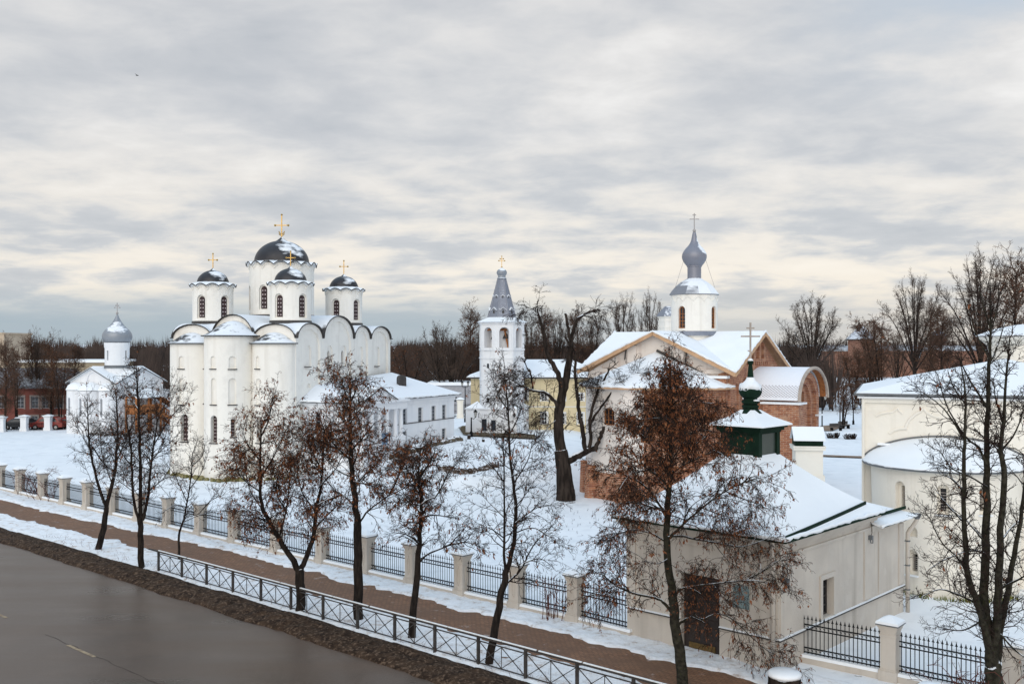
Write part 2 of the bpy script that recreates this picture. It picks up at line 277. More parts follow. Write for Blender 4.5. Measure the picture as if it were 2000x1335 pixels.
    bp = node(nt, 'ShaderNodeBump'); bp.inputs['Strength'].default_value = 0.6; bp.inputs['Distance'].default_value = 0.08; n5 = node(nt, 'ShaderNodeTexNoise'); n5.inputs['Scale'].default_value = 6.0; n5.inputs['Detail'].default_value = 8; L(ge.outputs['Position'], n5.inputs['Vector']); L(n5.outputs[0], bp.inputs['Height']); L(bp.outputs[0], bs.inputs['Normal'])
    return m, p, s
ASPH, PAVE, GRIT = street_mats()
def trodden(m):
    nt = m.node_tree; L = nt.links.new; bs = nt.nodes['Principled BSDF']; ge = node(nt, 'ShaderNodeNewGeometry')
    v = node(nt, 'ShaderNodeTexVoronoi'); v.inputs['Scale'].default_value = 1.5; L(ge.outputs['Position'], v.inputs['Vector'])
    r = node(nt, 'ShaderNodeMapRange'); r.inputs[1].default_value = 0.19; r.inputs[2].default_value = 0.12; L(v.outputs['Distance'], r.inputs[0])
    n = node(nt, 'ShaderNodeTexNoise'); n.inputs['Scale'].default_value = 0.11; n.inputs['Detail'].default_value = 4; L(ge.outputs['Position'], n.inputs['Vector'])
    k = node(nt, 'ShaderNodeMapRange'); k.inputs[1].default_value = 0.50; k.inputs[2].default_value = 0.58; L(n.outputs[0], k.inputs[0])
    f = node(nt, 'ShaderNodeMath'); f.operation = 'MULTIPLY'; L(r.outputs[0], f.inputs[0]); L(k.outputs[0], f.inputs[1])
    old = bs.inputs['Normal'].links[0].from_node
    b = node(nt, 'ShaderNodeBump'); b.invert = True; b.inputs['Strength'].default_value = 0.9; b.inputs['Distance'].default_value = 0.10; L(f.outputs[0], b.inputs['Height']); L(old.outputs[0], b.inputs['Normal']); L(b.outputs[0], bs.inputs['Normal'])
trodden(SNOW)
MUD = mat('dirty_slush', (0.024, 0.014, 0.009), (0.062, 0.038, 0.024), 3.2, 0.9, 1.0, 18.0, c3=(0.15, 0.10, 0.068))
BANK = mat('eroded_soil', (0.045, 0.030, 0.022), (0.10, 0.07, 0.05), 2.0, 0.95, 0.6, 9.0, c3=(0.6, 0.6, 0.62))

# ---------------------------------------------------------------- mesh helpers
ORG = {}
def Vx(a, b, c=0.0): return Vector((a, b, c))
class MB:
    def __init__(s): s.v = []; s.f = []; s.m = []; s.mi = 0
    def face(s, idx): s.f.append(idx); s.m.append(s.mi)
    def poly(s, pts):
        n = len(s.v); s.v += [tuple(p) for p in pts]; s.face(tuple(range(n, n+len(pts))))
    def prism(s, poly, z0, z1, top=True, bot=True):
        """closed prism over a plan polygon (counter-clockwise)"""
        if sum(poly[i][0]*poly[(i+1) % len(poly)][1]-poly[(i+1) % len(poly)][0]*poly[i][1] for i in range(len(poly))) < 0: poly = poly[::-1]
        n = len(s.v); k = len(poly)
        zf = (lambda z, i: z[i] if isinstance(z, (list, tuple)) else z)
        s.v += [(p[0], p[1], zf(z0, i)) for i, p in enumerate(poly)] + [(p[0], p[1], zf(z1, i)) for i, p in enumerate(poly)]
        for i in range(k): j = (i+1) % k; s.face((n+i, n+j, n+k+j, n+k+i))
        if bot: s.face(tuple(n+i for i in range(k-1, -1, -1)))
        if top: s.face(tuple(n+k+i for i in range(k)))
    def hull2(s, a, b, cap=True):
        """loft between two rings of equal length"""
        n = len(s.v); k = len(a); s.v += [tuple(p) for p in a]+[tuple(p) for p in b]
        for i in range(k): j = (i+1) % k; s.face((n+i, n+j, n+k+j, n+k+i))
        if cap: s.face(tuple(n+i for i in range(k-1, -1, -1))); s.face(tuple(n+k+i for i in range(k)))
    def bar(s, a, b, w, h=None, up=(0, 0, 1)):
        """square bar between two points"""
        a = Vector(a); b = Vector(b); d = (b-a).normalized(); h = h or w
        u = Vector(up)
        if abs(d.dot(u)) > 0.98: u = Vector((1, 0, 0)) if abs(d.x) < 0.9 else Vector((0, 1, 0))
        x = d.cross(u).normalized()*w/2; y = x.cross(d).normalized()*h/2
        s.hull2([a-x-y, a+x-y, a+x+y, a-x+y], [b-x-y, b+x-y, b+x+y, b-x+y])
    def tube(s, pts, rad, n=6, cap=True):
        pts = [Vector(p) for p in pts]; N = len(s.v); k = len(pts); prev = None
        for i, p in enumerate(pts):
            d = (pts[min(i+1, k-1)]-pts[max(i-1, 0)])
            d = d.normalized() if d.length > 1e-9 else Vector((0, 0, 1))
            if prev is None:
                a = Vector((0, 0, 1)) if abs(d.z) < 0.9 else Vector((1, 0, 0)); x = d.cross(a).normalized()
            else:
                x = (prev-d*prev.dot(d))
                x = x.normalized() if x.length > 1e-6 else d.orthogonal().normalized()
            prev = x; y = d.cross(x); r = rad[i] if isinstance(rad, (list, tuple)) else rad
            for j in range(n):
                t = 2*pi*j/n; s.v.append(tuple(p+x*(r*cos(t))+y*(r*sin(t))))
        for i in range(k-1):
            for j in range(n):
                q = (j+1) % n; s.face((N+i*n+j, N+i*n+q, N+(i+1)*n+q, N+(i+1)*n+j))
        if cap: s.face(tuple(N+j for j in range(n-1, -1, -1))); s.face(tuple(N+(k-1)*n+j for j in range(n)))
    def lathe(s, c, prof, n=32, a0=0.0, wob=None):
        """closed solid of revolution; prof = [(r, z)...] bottom to top"""
        N = len(s.v); cx, cy = c[0], c[1]; k = len(prof)
        for i, (r, z) in enumerate(prof):
            for j in range(n):
                t = a0+2*pi*j/n; dz = wob(i, t) if wob else 0
                s.v.append((cx+r*cos(t), cy+r*sin(t), z+dz))
        for i in range(k-1):
            for j in range(n):
                q = (j+1) % n; s.face((N+i*n+j, N+i*n+q, N+(i+1)*n+q, N+(i+1)*n+j))
        s.face(tuple(N+j for j in range(n-1, -1, -1))); s.face(tuple(N+(k-1)*n+j for j in range(n)))
    def box(s, c, ax, w, d, z0, z1):
        """upright box: centre (x,y), axis direction ax in plan, width along ax, depth across"""
        ux, uy = ax; vx, vy = -uy, ux; x, y = c[0], c[1]
        s.prism([(x+ux*a*w/2+vx*b*d/2, y+uy*a*w/2+vy*b*d/2) for a, b in ((-1, -1), (1, -1), (1, 1), (-1, 1))], z0, z1)
    def arch(s, P, n, z0, z1, w, d0, d1, arched=True, seg=10, rise=None):
        """solid with an arched outline on a wall: from d0 to d1 along the outward normal n"""
        prof = arch_prof(z0, z1, w, arched, seg, rise)
        tx, ty = -n[1], n[0]
        A = [(P[0]+tx*a+n[0]*d0, P[1]+ty*a+n[1]*d0, z) for a, z in prof]; B = [(P[0]+tx*a+n[0]*d1, P[1]+ty*a+n[1]*d1, z) for a, z in prof]
        s.hull2(A, B) if d1 > d0 else s.hull2(B, A)
    def archring(s, P, n, z0, z1, w, t, d0, d1, arched=True, seg=10, foot=True):
        """arched moulding of width t round an opening"""
        a = arch_prof(z0, z1, w, arched, seg); b = arch_prof(z0, z1+t, w+2*t, arched, seg)
        if not foot: a = a[:]
        tx, ty = -n[1], n[0]
        q = lambda p, d: (P[0]+tx*p[0]+n[0]*d, P[1]+ty*p[0]+n[1]*d, p[1])
        for i in range(len(a)-1):
            s.hull2([q(a[i], d0), q(a[i+1], d0), q(b[i+1], d0), q(b[i], d0)], [q(a[i], d1), q(a[i+1], d1), q(b[i+1], d1), q(b[i], d1)])
    def build(s, name, mats, parent=None, loc=None, smooth=False, sharp=None):
        if not isinstance(mats, (list, tuple)): mats = [mats]
        o_ = ORG[parent] if parent else Vector(loc or (0, 0, 0))
        me = bpy.data.meshes.new(name); me.from_pydata([(x-o_[0], y-o_[1], z-o_[2]) for x, y, z in s.v], [], s.f)
        for m_ in mats: me.materials.append(m_)
        if len(mats) > 1: me.polygons.foreach_set('material_index', s.m)
        if smooth: me.polygons.foreach_set('use_smooth', [True]*len(me.polygons))
        me.update()
        o = bpy.data.objects.new(name, me); COL.objects.link(o)
        if sharp is not None: me.set_sharp_from_angle(angle=radians(sharp))
        if parent: o.parent = parent
        else: o.location = o_
        ORG[o] = o_
        return o
def arch_prof(z0, z1, w, arched=True, seg=10, rise=None):
    if not arched: return [(w/2, z0), (w/2, z1), (-w/2, z1), (-w/2, z0)]
    r = w/2 if rise is None else rise; zs = z1-r
    return [(w/2, z0)]+[(w/2*cos(pi*i/seg), zs+r*sin(pi*i/seg)) for i in range(seg+1)]+[(-w/2, z0)]
def fix_normals(o):
    bm = bmesh.new(); bm.from_mesh(o.data); bmesh.ops.recalc_face_normals(bm, faces=bm.faces); bm.to_mesh(o.data); bm.free()
def cut(o, mb):
    """carve niches and openings out of a solid wall"""
    if not mb.f: return
    safe = o.data.copy()
    fix_normals(o)
    c = mb.build('cutter', o.data.materials[0], loc=tuple(ORG[o])); fix_normals(c)
    par = o.parent; o.parent = None; o.location = ORG[o]; c.location = ORG[o]
    md = o.modifiers.new('b', 'BOOLEAN'); md.object = c; md.operation = 'DIFFERENCE'; md.solver = 'EXACT'
    bpy.context.view_layer.update()
    me = bpy.data.meshes.new_from_object(o.evaluated_get(bpy.context.evaluated_depsgraph_get()))
    o.modifiers.clear(); old = o.data; o.data = me; me.name = old.name; bpy.data.meshes.remove(old)
    if len(o.data.polygons) == 0: print('CUT FAILED', o.name, par); o.data = safe
    else: bpy.data.meshes.remove(safe)
    cm = c.data; bpy.data.objects.remove(c); bpy.data.meshes.remove(cm); ORG.pop(c, None)
    if par: o.parent = par; o.location = (0, 0, 0)
def explode(o):
    """one object for each separate piece of a mesh"""
    me = o.data; par = list(range(len(me.vertices)))
    def find(i):
        while par[i] != i: par[i] = par[par[i]]; i = par[i]
        return i
    for e in me.edges:
        a, b_ = find(e.vertices[0]), find(e.vertices[1])
        if a != b_: par[a] = b_
    gr = {}
    for p in me.polygons: gr.setdefault(find(p.vertices[0]), []).append(p.index)
    if len(gr) < 2: return
    for k, fs in enumerate(gr.values()):
        q = me.copy() if k else None; keep = set(fs)
        tgt = o if k == 0 else o.copy()
        if k: COL.objects.link(tgt); ORG[tgt] = ORG[o]
        src = me.copy(); bm = bmesh.new(); bm.from_mesh(src); bm.faces.ensure_lookup_table()
        bmesh.ops.delete(bm, geom=[f for f in bm.faces if f.index not in keep], context='FACES')
        bm.to_mesh(src); bm.free(); tgt.data = src
        if q: bpy.data.meshes.remove(q)
def props(o, label=None, cat=None, group=None, kind=None):
    for k, v in (('label', label), ('category', cat), ('group', group), ('kind', kind)):
        if v: o[k] = v
    return o
def thing(name, label, cat, loc, group=None):
    o = bpy.data.objects.new(name, None); COL.objects.link(o); o.location = loc; o.empty_display_size = 0.3; ORG[o] = Vector(loc)
    return props(o, label, cat, group)
def copy_thing(r, loc, rot=0, sc=1.0, label=None):
    def dup(o, par):
        c = o.copy(); COL.objects.link(c)
        if par: c.parent = par
        for ch in list(o.children): dup(ch, c)
        return c
    c = dup(r, None); c.location = loc; c.rotation_euler = (0, 0, rot)
    c.scale = (sc, sc, sc) if isinstance(sc, (int, float)) else sc
    if label: c['label'] = label
    return c
# ---------------------------------------------------------------- survey helpers: from the photograph to places on the ground
def sm(a, b, x):
    t = min(1.0, max(0.0, (x-a)/(b-a))); return t*t*(3-2*t)
def T(X, Y):
    """terrain height: street level, rising behind the south side of the cathedral"""
    d = (X+17.8)*0.956-(Y-82)*0.292
    edge = 77.5+1.6*sin(X*0.55)+0.03*abs(X+3)**1.5
    bank = sm(-9.5, -4.5, X)*(1-sm(1.0, 5.0, X))
    up = bank*(0.85*sm(edge-0.5, edge+0.3, Y)+0.95*sm(edge+0.3, 90, Y))+(1-bank)*1.8*sm(74, 92, Y)
    m = sm(-0.6, 3.4, d)*(1-sm(5.5, 13, X))*(1-sm(140, 190, Y))
    return up*m
def Yat(py, z=0.0): return (CAMZ-z)*K/(py-HOR)
def G(px, py, z=None):
    """ground point seen at a pixel of the 2000 px photograph"""
    zz = 0.0 if z is None else z
    for _ in range(30):
        Y = Yat(py, zz); X = (px-1000)/K*Y
        if z is not None: break
        zz = zz*0.5+0.5*T(X, Y)
    return Vector((X, Y, zz))
def At(px, py, Y): return Vector(((px-1000)/K*Y, Y, CAMZ-(py-HOR)*Y/K))
def Z(py, Y): return CAMZ-(py-HOR)*Y/K
class Fr:
    """a wall line: origin, direction along it, outward normal"""
    def __init__(s, O, u, n): s.O = Vector((O[0], O[1])); s.u = Vector(u).normalized(); s.n = Vector(n).normalized()
    def P(s, a, d=0.0): p = s.O+s.u*a+s.n*d; return (p.x, p.y)
    def s(s, px, d=0.0):
        q = (px-1000)/K; o = s.O+s.n*d
        return (o.x-q*o.y)/(q*s.u.y-s.u.x)
    def z(s, py, a, d=0.0): return Z(py, s.P(a, d)[1])
def fr(O, ang, side):
    """side l: runs left and away, faces the street; side r: runs right and away"""
    l = (-cos(ang), sin(ang)); r = (sin(ang), cos(ang))
    return Fr(O, l, (-r[0], -r[1])) if side == 'l' else Fr(O, r, (-l[0], -l[1]))
def pxy(x, y, z=0): return (round(1000+K*x/y), round(HOR+(CAMZ-z)*K/y))
# ---------------------------------------------------------------- building helpers
def paint(o, mats, fn):
    """one material slot per face, chosen from where the face is and which way it looks"""
    me = o.data
    have = [m.name for m in me.materials if m]
    for m in mats:
        if m.name not in have: me.materials.append(m); have.append(m.name)
    org = ORG[o]
    for p in me.polygons:
        r = fn(p.center+org, p.normal)
        if r is not None: p.material_index = have.index(r.name)
def slab(mb, pts, th, up=(0, 0, 1)):
    a = [Vector(p) for p in pts]; n = (a[1]-a[0]).cross(a[2]-a[0])
    if n.z < 0: a = a[::-1]
    mb.hull2([p-Vector((0, 0, th)) for p in a], a)
def snow_lip(par, pts, r=0.07, seed=1, closed=False):
    """uneven rounded edge of lying snow along an eave"""
    rg = random.Random(seed); pts = [Vector(p) for p in pts]; P = []; R = []
    if closed: pts = pts+[pts[0]]
    for i in range(len(pts)-1):
        n = max(2, int((pts[i+1]-pts[i]).length/0.28))
        for k in range(n):
            P.append(pts[i].lerp(pts[i+1], k/n)+Vector((rg.uniform(-1, 1)*r*0.3, rg.uniform(-1, 1)*r*0.3, rg.uniform(-0.45, 0.3)*r))); R.append(r*rg.uniform(0.65, 1.15))
    P.append(pts[-1]); R.append(r); mb = MB(); mb.tube(P, R, 7); return mb.build('snow_lip', SNOWR, par, smooth=True)
def window(par, P, n, z0, z1, w, d, arched=False, cols=2, rows=3, glass=None, frame=None, fw=0.06, roundels=False, sill=None, mun=0.045):
    glass = glass or GLASS
    mb = MB(); mb.arch(P, n, z0, z1, w, d-0.03, d, arched)
    if roundels:
        mb.mi = 1; tx, ty = -n[1], n[0]; nr = max(3, int((z1-z0-w*0.4)/(w*0.55)))
        for i in range(nr):
            for j in (-1, 1):
                z = z0+(i+0.5)*(z1-z0-w*0.3)/nr; a = j*w*0.22; r = w*0.125
                mb.poly([(P[0]+tx*(a+r*cos(k*pi/4))+n[0]*(d+0.012), P[1]+ty*(a+r*cos(k*pi/4))+n[1]*(d+0.012), z+r*sin(k*pi/4)) for k in range(8)])
    o = mb.build('window', [glass, ROUND] if roundels else glass, par)
    if frame:
        f = MB(); tx, ty = -n[1], n[0]; e = d+0.02
        q = lambda a, z: (P[0]+tx*a+n[0]*e, P[1]+ty*a+n[1]*e, z)
        if arched: f.archring(P, n, z0+fw, z1-fw, w-2*fw, fw, d, d+0.05); f.bar(q(-w/2, z0+fw/2), q(w/2, z0+fw/2), fw, fw)
        else:
            for a in (-w/2+fw/2, w/2-fw/2): f.bar(q(a, z0), q(a, z1), fw, fw, (n[0], n[1], 0))
            for z in (z0+fw/2, z1-fw/2): f.bar(q(-w/2+fw, z), q(w/2-fw, z), fw, fw)
        top = z1-(w/2 if arched else fw)
        for i in range(1, cols): f.bar(q(-w/2+w*i/cols, z0+fw), q(-w/2+w*i/cols, top+(w*0.4 if arched else 0)), mun, mun, (n[0], n[1], 0))
        for i in range(1, rows): f.bar(q(-w/2+fw, z0+(top-z0)*i/rows), q(w/2-fw, z0+(top-z0)*i/rows), mun*0.9, mun*0.9)
        f.build('frame', frame, o)
    return o
def cross(name, par, c, z0, h, m, t=0.055, arms=((0.72, 0.30),), knobs=True, crescent=False, ball=0.0, tilt=False, ang=0.0):
    """standing cross: arms = (height share, half length share)"""
    mb = MB(); x, y = c; u = Vector((cos(ang), sin(ang), 0))
    if ball: mb.lathe(c, [(0.02, z0-ball), (ball*0.72, z0-ball*0.7), (ball, z0), (ball*0.72, z0+ball*0.7), (0.02, z0+ball)], 12)
    mb.bar((x, y, z0), (x, y, z0+h), t, t)
    for f, l in arms:
        zc = z0+h*f; p = Vector((x, y, zc))
        mb.bar(p-u*(h*l), p+u*(h*l), t*0.9, t*0.9)
        if knobs:
            for s_ in (-1, 1):
                e = p+u*(h*l*s_); r = t*1.25; mb.lathe((e.x, e.y), [(0.01, e.z-r), (r*0.8, e.z-r*0.6), (r, e.z), (r*0.8, e.z+r*0.6), (0.01, e.z+r)], 8)
    if knobs: mb.lathe(c, [(0.01, z0+h-t*0.5), (t*1.2, z0+h+t*0.4), (t*1.2, z0+h+t*0.8), (0.01, z0+h+t*1.8)], 8)
    if crescent:
        mb.tube([p for p in [Vector((x, y, z0+h*0.24))+u*(h*0.13*cos(a))+Vector((0, 0, h*0.13*sin(a))) for a in [pi*1.12+i*pi*0.76/8*1.0-0.0 for i in range(9)]]], t*0.5, 5)
        mb.tube([Vector((x, y, z0+h*0.30))+u*(h*0.12*cos(pi+i*pi/8))+Vector((0, 0, h*0.12*sin(pi+i*pi/8))) for i in range(9)], t*0.55, 5)
    return mb.build(name, m, par)
def onion(zs, rs, n=24):
    """smooth profile through control points"""
    out = []
    for i in range(len(zs)-1):
        p0, p1, p2, p3 = [max(0, min(len(zs)-1, i+k)) for k in (-1, 0, 1, 2)]
        for j in range(4):
            t = j/4
            def cr(a, b, c, d): return 0.5*(2*b+(c-a)*t+(2*a-5*b+4*c-d)*t*t+(3*b-a-3*c+d)*t**3)
            out.append((max(0.005, cr(rs[p0], rs[p1], rs[p2], rs[p3])), cr(zs[p0], zs[p1], zs[p2], zs[p3])))
    out.append((max(rs[-1], 0.005), zs[-1])); return out

# ---------------------------------------------------------------- the great five-domed cathedral
def cathedral():
    A = radians(17); C = Vector((-17.8, 82.0)); L, Wd = 19.0, 11.8
    E = fr(C, A, 'l'); S = fr(C, A, 'r')
    W = lambda s, t: (C.x+S.u.x*s+E.u.x*t, C.y+S.u.y*s+E.u.y*t)
    root = thing('cathedral', 'large white five-domed cathedral with dark snow-streaked domes and gold crosses', 'cathedral', (*W(L/2, Wd/2), 0))
    SP = 11.5
    sb = [(0, 4.6, 1.25), (4.6, 10.6, 2.0), (10.6, 14.2, 1.2), (14.2, 18.85, 1.2)]
    tb = [(0, 3.9, 1.15), (3.9, 7.9, 1.95), (7.9, 11.8, 1.15)]
    def arc(v, bays):
        for a, b, r in bays:
            if a <= v <= b: return r*sqrt(max(0, 1-((v-(a+b)/2)/((b-a)/2))**2))
        return 0.0
    h = lambda s, t: SP+max(arc(min(max(s, 0), L), sb), arc(min(max(t, 0), Wd), tb))
    def knots(bays, end, n):
        k = []
        for a, b, r in bays: k += [(a+b)/2-(b-a)/2*cos(pi*i/n) for i in range(n)]
        return k+[bays[-1][1]]+([end] if end > bays[-1][1]+1e-6 else [])
    ss, ts = knots(sb, L, 14), knots(tb, Wd, 14)
    def field(mb, ss, ts, ft, fb):
        n0 = len(mb.v); ns, nt_ = len(ss), len(ts)
        for f in (ft, fb):
            for s in ss:
                for t in ts: mb.v.append((*W(s, t), f(s, t)))
        id_ = lambda i, j, k: n0+k*ns*nt_+i*nt_+j
        for i in range(ns-1):
            for j in range(nt_-1):
                mb.face((id_(i, j, 0), id_(i+1, j, 0), id_(i+1, j+1, 0), id_(i, j+1, 0)))
                mb.face((id_(i, j, 1), id_(i, j+1, 1), id_(i+1, j+1, 1), id_(i+1, j, 1)))
        for i in range(ns-1):
            for j in (0, nt_-1): mb.face((id_(i, j, 0), id_(i, j, 1), id_(i+1, j, 1), id_(i+1, j, 0)))
        for j in range(nt_-1):
            for i in (0, ns-1): mb.face((id_(i, j, 0), id_(i, j+1, 0), id_(i, j+1, 1), id_(i, j, 1)))
    mb = MB()
    # wall block: sides as tall single faces, the top as vaults
    field(mb, ss, ts, lambda s, t: h(s, t)-0.03, lambda s, t: -0.8)
    wall = mb.build('wall', WHITE, root); fix_normals(wall)
    c1 = MB()
    for a, b, r in sb:
        c1.arch(S.P((a+b)/2), S.n, 1.0, SP+r-0.42, (b-a)-0.85, -0.16, 0.5, True, 16, rise=r+0.35)
    cut(wall, c1)
    c2 = MB(); wins = []
    def nich(px, y1, y0, w, dp, arched=True, win=None):
        s = S.s(px, -0.16); P = S.P(s); z0, z1 = S.z(y0, s, -0.16), S.z(y1, s, -0.16)
        c2.arch(P, S.n, z0, z1, w, -0.16-dp, 0.2, arched); return s, P, z0, z1
    nich(603, 674, 715, 0.85, 0.12); nich(705, 676, 714, 0.8, 0.12); nich(738, 677, 714, 0.8, 0.12)
    nich(603, 748, 757, 0.7, 0.12); nich(737, 736, 745, 0.7, 0.12)
    for px in (644, 671): nich(px, 674, 714 if px > 650 else 711, 1.1, 0.12)
    cut(wall, c2); c2 = MB()
    for px in (644, 671):
        s, P, z0, z1 = nich(px, 684.5, 709, 0.46, 0.42); wins.append((P, z0, z1))
    cut(wall, c2)
    for P, z0, z1 in wins: window(root, P, S.n, z0, z1, 0.46, -0.50, True, glass=WINDK)
    for px, y in ((603, 715), (705, 714), (738, 714), (644, 711), (671, 714)):
        s = S.s(px); sill = MB(); sill.box(S.P(s, -0.12), (S.u.x, S.u.y), 1.0, 0.26, S.z(y, s)-0.09, S.z(y, s)-0.02); sill.build('sill', TRIM, wall)
    # vaulted roof sheet with dark metal edges
    ov = 0.17
    s2 = [-ov]+ss+[L+ov]; t2 = [-ov]+ts+[Wd+ov]
    r = MB(); field(r, s2, t2, lambda s, t: h(s, t)+0.09, lambda s, t: h(s, t)+0.0)
    roof = r.build('roof', VAULTM, root, smooth=True, sharp=50); fix_normals(roof)
    e = MB()
    e.tube([(*W(s, -ov-0.03), h(s, 0)+0.04) for s in s2], 0.036, 6); e.tube([(*W(s, Wd+ov+0.03), h(s, 0)+0.04) for s in s2], 0.036, 6)
    e.tube([(*W(-ov-0.03, t), h(0, t)+0.04) for t in t2], 0.036, 6); e.tube([(*W(L+ov+0.03, t), h(0, t)+0.04) for t in t2], 0.036, 6)
    e.build('roof_edge', TRIM, roof)
    # apses
    def apse(t0, a, b, ztop, rise, wspec, bat=0.0):
        pt = lambda f, k=0.0: (t0+(a+k)*cos(f), (b+k)*sin(f))
        N = 48
        mb = MB(); ring = [E.P(t0+a, -0.4)]+[E.P(*pt(pi*i/N)) for i in range(N+1)]+[E.P(t0-a, -0.4)]
        mb.prism(ring, -0.8, ztop)
        o = mb.build('apse', WHITE, root)
        def at(px):
            best = None
            for i in range(1, 400):
                f = pi*i/400; t, d = pt(f); X, Y = E.P(t, d)
                nx = Vector((cos(f)/a, sin(f)/b)).normalized(); nw = E.u*nx.x+E.n*nx.y
                if nw.x*X+nw.y*Y > 0: continue
                q = abs(1000+K*X/Y-px)
                if best is None or q < best[0]: best = (q, (X, Y), (nw.x, nw.y))
            return best[1], best[2]
        c = MB(); w_ = []; sl_ = []
        for px, y1, y0, w, kind in wspec:
            P, n = at(px); z0, z1 = Z(y0, P[1]), Z(y1, P[1])
            c.arch(P, n, z0, z1, w, -0.15 if kind == 'n' else -0.42, 0.4, kind != 'r')
            if kind != 'n': w_.append((P, n, z0, z1, w, kind))
            sl_.append((P, n, w, z0))
        cut(o, c)
        for P, n, z0, z1, w, kind in w_:
            window(root, P, n, z0+0.02, z1-0.01, w*(0.80 if kind == 'w' else 0.9), -0.36, kind == 'w', glass=WINDK, roundels=True)
        for P, n, w, z0 in sl_: q_ = MB(); q_.box((P[0]-n[0]*0.04, P[1]-n[1]*0.04), (-n[1], n[0]), w+0.16, 0.26, z0-0.10, z0-0.02); q_.build('sill', TRIM, o)
        # half-dome roof
        m2 = MB(); R = 9; ov2 = 0.22
        prof = [(1-i/R) for i in range(R+1)]
        for k, q in enumerate(prof):
            f_ = lambda f: (t0+(a+ov2)*q*cos(f), max(0.02, (b+ov2)*q*sin(f)))
            z = ztop+0.07+rise*(0.22*(1-q)+0.78*(0.5+0.5*cos(pi*q**1.35)))
            for i in range(N+1): m2.v.append((*E.P(*f_(pi*i/N)), z))
        for k in range(R):
            for i in range(N): m2.face((k*(N+1)+i, k*(N+1)+i+1, (k+1)*(N+1)+i+1, (k+1)*(N+1)+i))
        rf = m2.build('apse_roof', APSEM, o, smooth=True); fix_normals(rf)
        em = MB(); em.tube([(*E.P(t0+(a+ov2)*cos(pi*i/N), (b+ov2)*sin(pi*i/N)), ztop+0.03) for i in range(N+1)], 0.05, 6); em.build('roof_edge', TRIM, rf)
        return o
    cen = [(393, 695, 719, 0.42, 'n'), (416, 695, 719, 0.46, 'n'), (454, 695, 719.5, 0.60, 'n'),
           (393, 737, 787, 0.42, 'n'), (417, 738, 789, 0.46, 'n'), (454, 738, 789, 0.64, 'n'),
           (393, 810, 855, 0.40, 'n'), (417.5, 811, 864, 0.60, 'w'), (456, 818, 852, 0.42, 'r')]
    apse(5.75, 2.15, 3.1, Z(656, 81.0), 1.25, cen)
    apse(1.95, 1.9, 1.6, Z(671, 82.0), 0.9, [(503, 695, 719, 0.48, 'n'), (504, 739, 790, 0.55, 'n'), (506, 812, 864, 0.60, 'w')])
    apse(9.85, 1.95, 1.6, Z(671, 84.0), 0.9, [(354, 695, 719, 0.52, 'n'), (355, 738, 789, 0.52, 'n'), (360, 808, 861, 0.66, 'w')])
    # drums
    def drum(s, t, r, z0, zc, rd, zd, zt, cz, win, nw, ns, a0, hw):
        c = W(s, t)
        d = MB(); d.lathe(c, [(r, z0-1.6), (r, zc)], 48); o = d.build('drum', WHITE, root, smooth=True, sharp=40)
        cc = MB(); q = []
        for k in range(nw):
            a = a0+2*pi*k/nw; n = (cos(a), sin(a)); P = (c[0]+n[0]*r, c[1]+n[1]*r)
            cc.arch(P, n, win[0], win[1], win[2]+0.26, -0.22, 0.3); q.append((P, n))
        cut(o, cc)
        for P, n in q: window(o, P, n, win[0]+0.08, win[1]-0.14, win[2], -0.17, True, glass=WINDK, roundels=True)
        fl = MB(); fl.lathe(c, [(r+0.12, z0-1.4), (r+0.06, z0+0.06), (r-0.1, z0+0.10)], 40); fl.build('flashing', TRIM, o)
        am = MB()
        for k in range(ns):
            am.tube([(c[0]+(r+0.03)*cos(a), c[1]+(r+0.03)*sin(a), zc-0.52+0.40*sin(pi*i/8)) for i in range(9) for a in [2*pi*(k+i/8)/ns]], 0.05, 5)
        am.build('arcade_moulding', WHITE, o)
        hgt = 0.20*(r/1.75)
        wb = lambda i, a: hgt*abs(sin(ns*a/2)) if i in (0, 1, 2) else (hgt*0.5*abs(sin(ns*a/2)) if i == 3 else 0)
        sk = MB(); sk.lathe(c, [(r-0.06, zc-0.24), (r+0.20, zc-0.20), (r+0.27, zc-0.13), (r+0.02, zc+0.02), (rd-0.06, zc+0.24)], ns*12, wob=wb)
        so_ = sk.build('scalloped_eave', SNOWR, o, smooth=True, sharp=45)
        ed = MB(); ed.tube([(c[0]+(r+0.27)*cos(a), c[1]+(r+0.27)*sin(a), zc-0.19+hgt*abs(sin(ns*a/2))) for a in [2*pi*i/(ns*10) for i in range(ns*10+1)]], 0.04, 5); ed.build('eave_edge', TRIM, so_)
        dm = MB(); H = zt-zd
        pr = [(rd, zd-0.35), (rd*1.015, zd)]+[(rd*1.015*cos(pi/2*i/14), zd+H*0.93*sin(pi/2*i/14)) for i in range(1, 13)]+[(rd*0.16, zd+H*0.955), (rd*0.06, zd+H*1.04), (0.03, zd+H*1.10)]
        dm.lathe(c, pr, 40); dm.build('dome', DOMEM, o, smooth=True, sharp=60)
        big = r > 2.5
        cross('cross', o, c, zd+H*1.04, cz-(zd+H*1.04), GOLD, 0.09 if big else 0.07, ((0.56, 0.29),) if big else ((0.60, 0.29),), True, big, 0.0)
    va = lambda s, t: atan2(-W(s, t)[1], -W(s, t)[0])     # angle from the drum towards the camera
    def wa(s, t, off): return va(s, t)+radians(off)
    drum(8.2, 6.05, 2.92, Z(617, 91.6), Z(517, 91.6), 2.45, Z(514, 91.6), Z(466.7, 91.6), Z(420.6, 91.6), (Z(604, 88.8), Z(555.5, 88.8), 0.62), 8, 16, wa(8.2, 6.05, -34), 0)
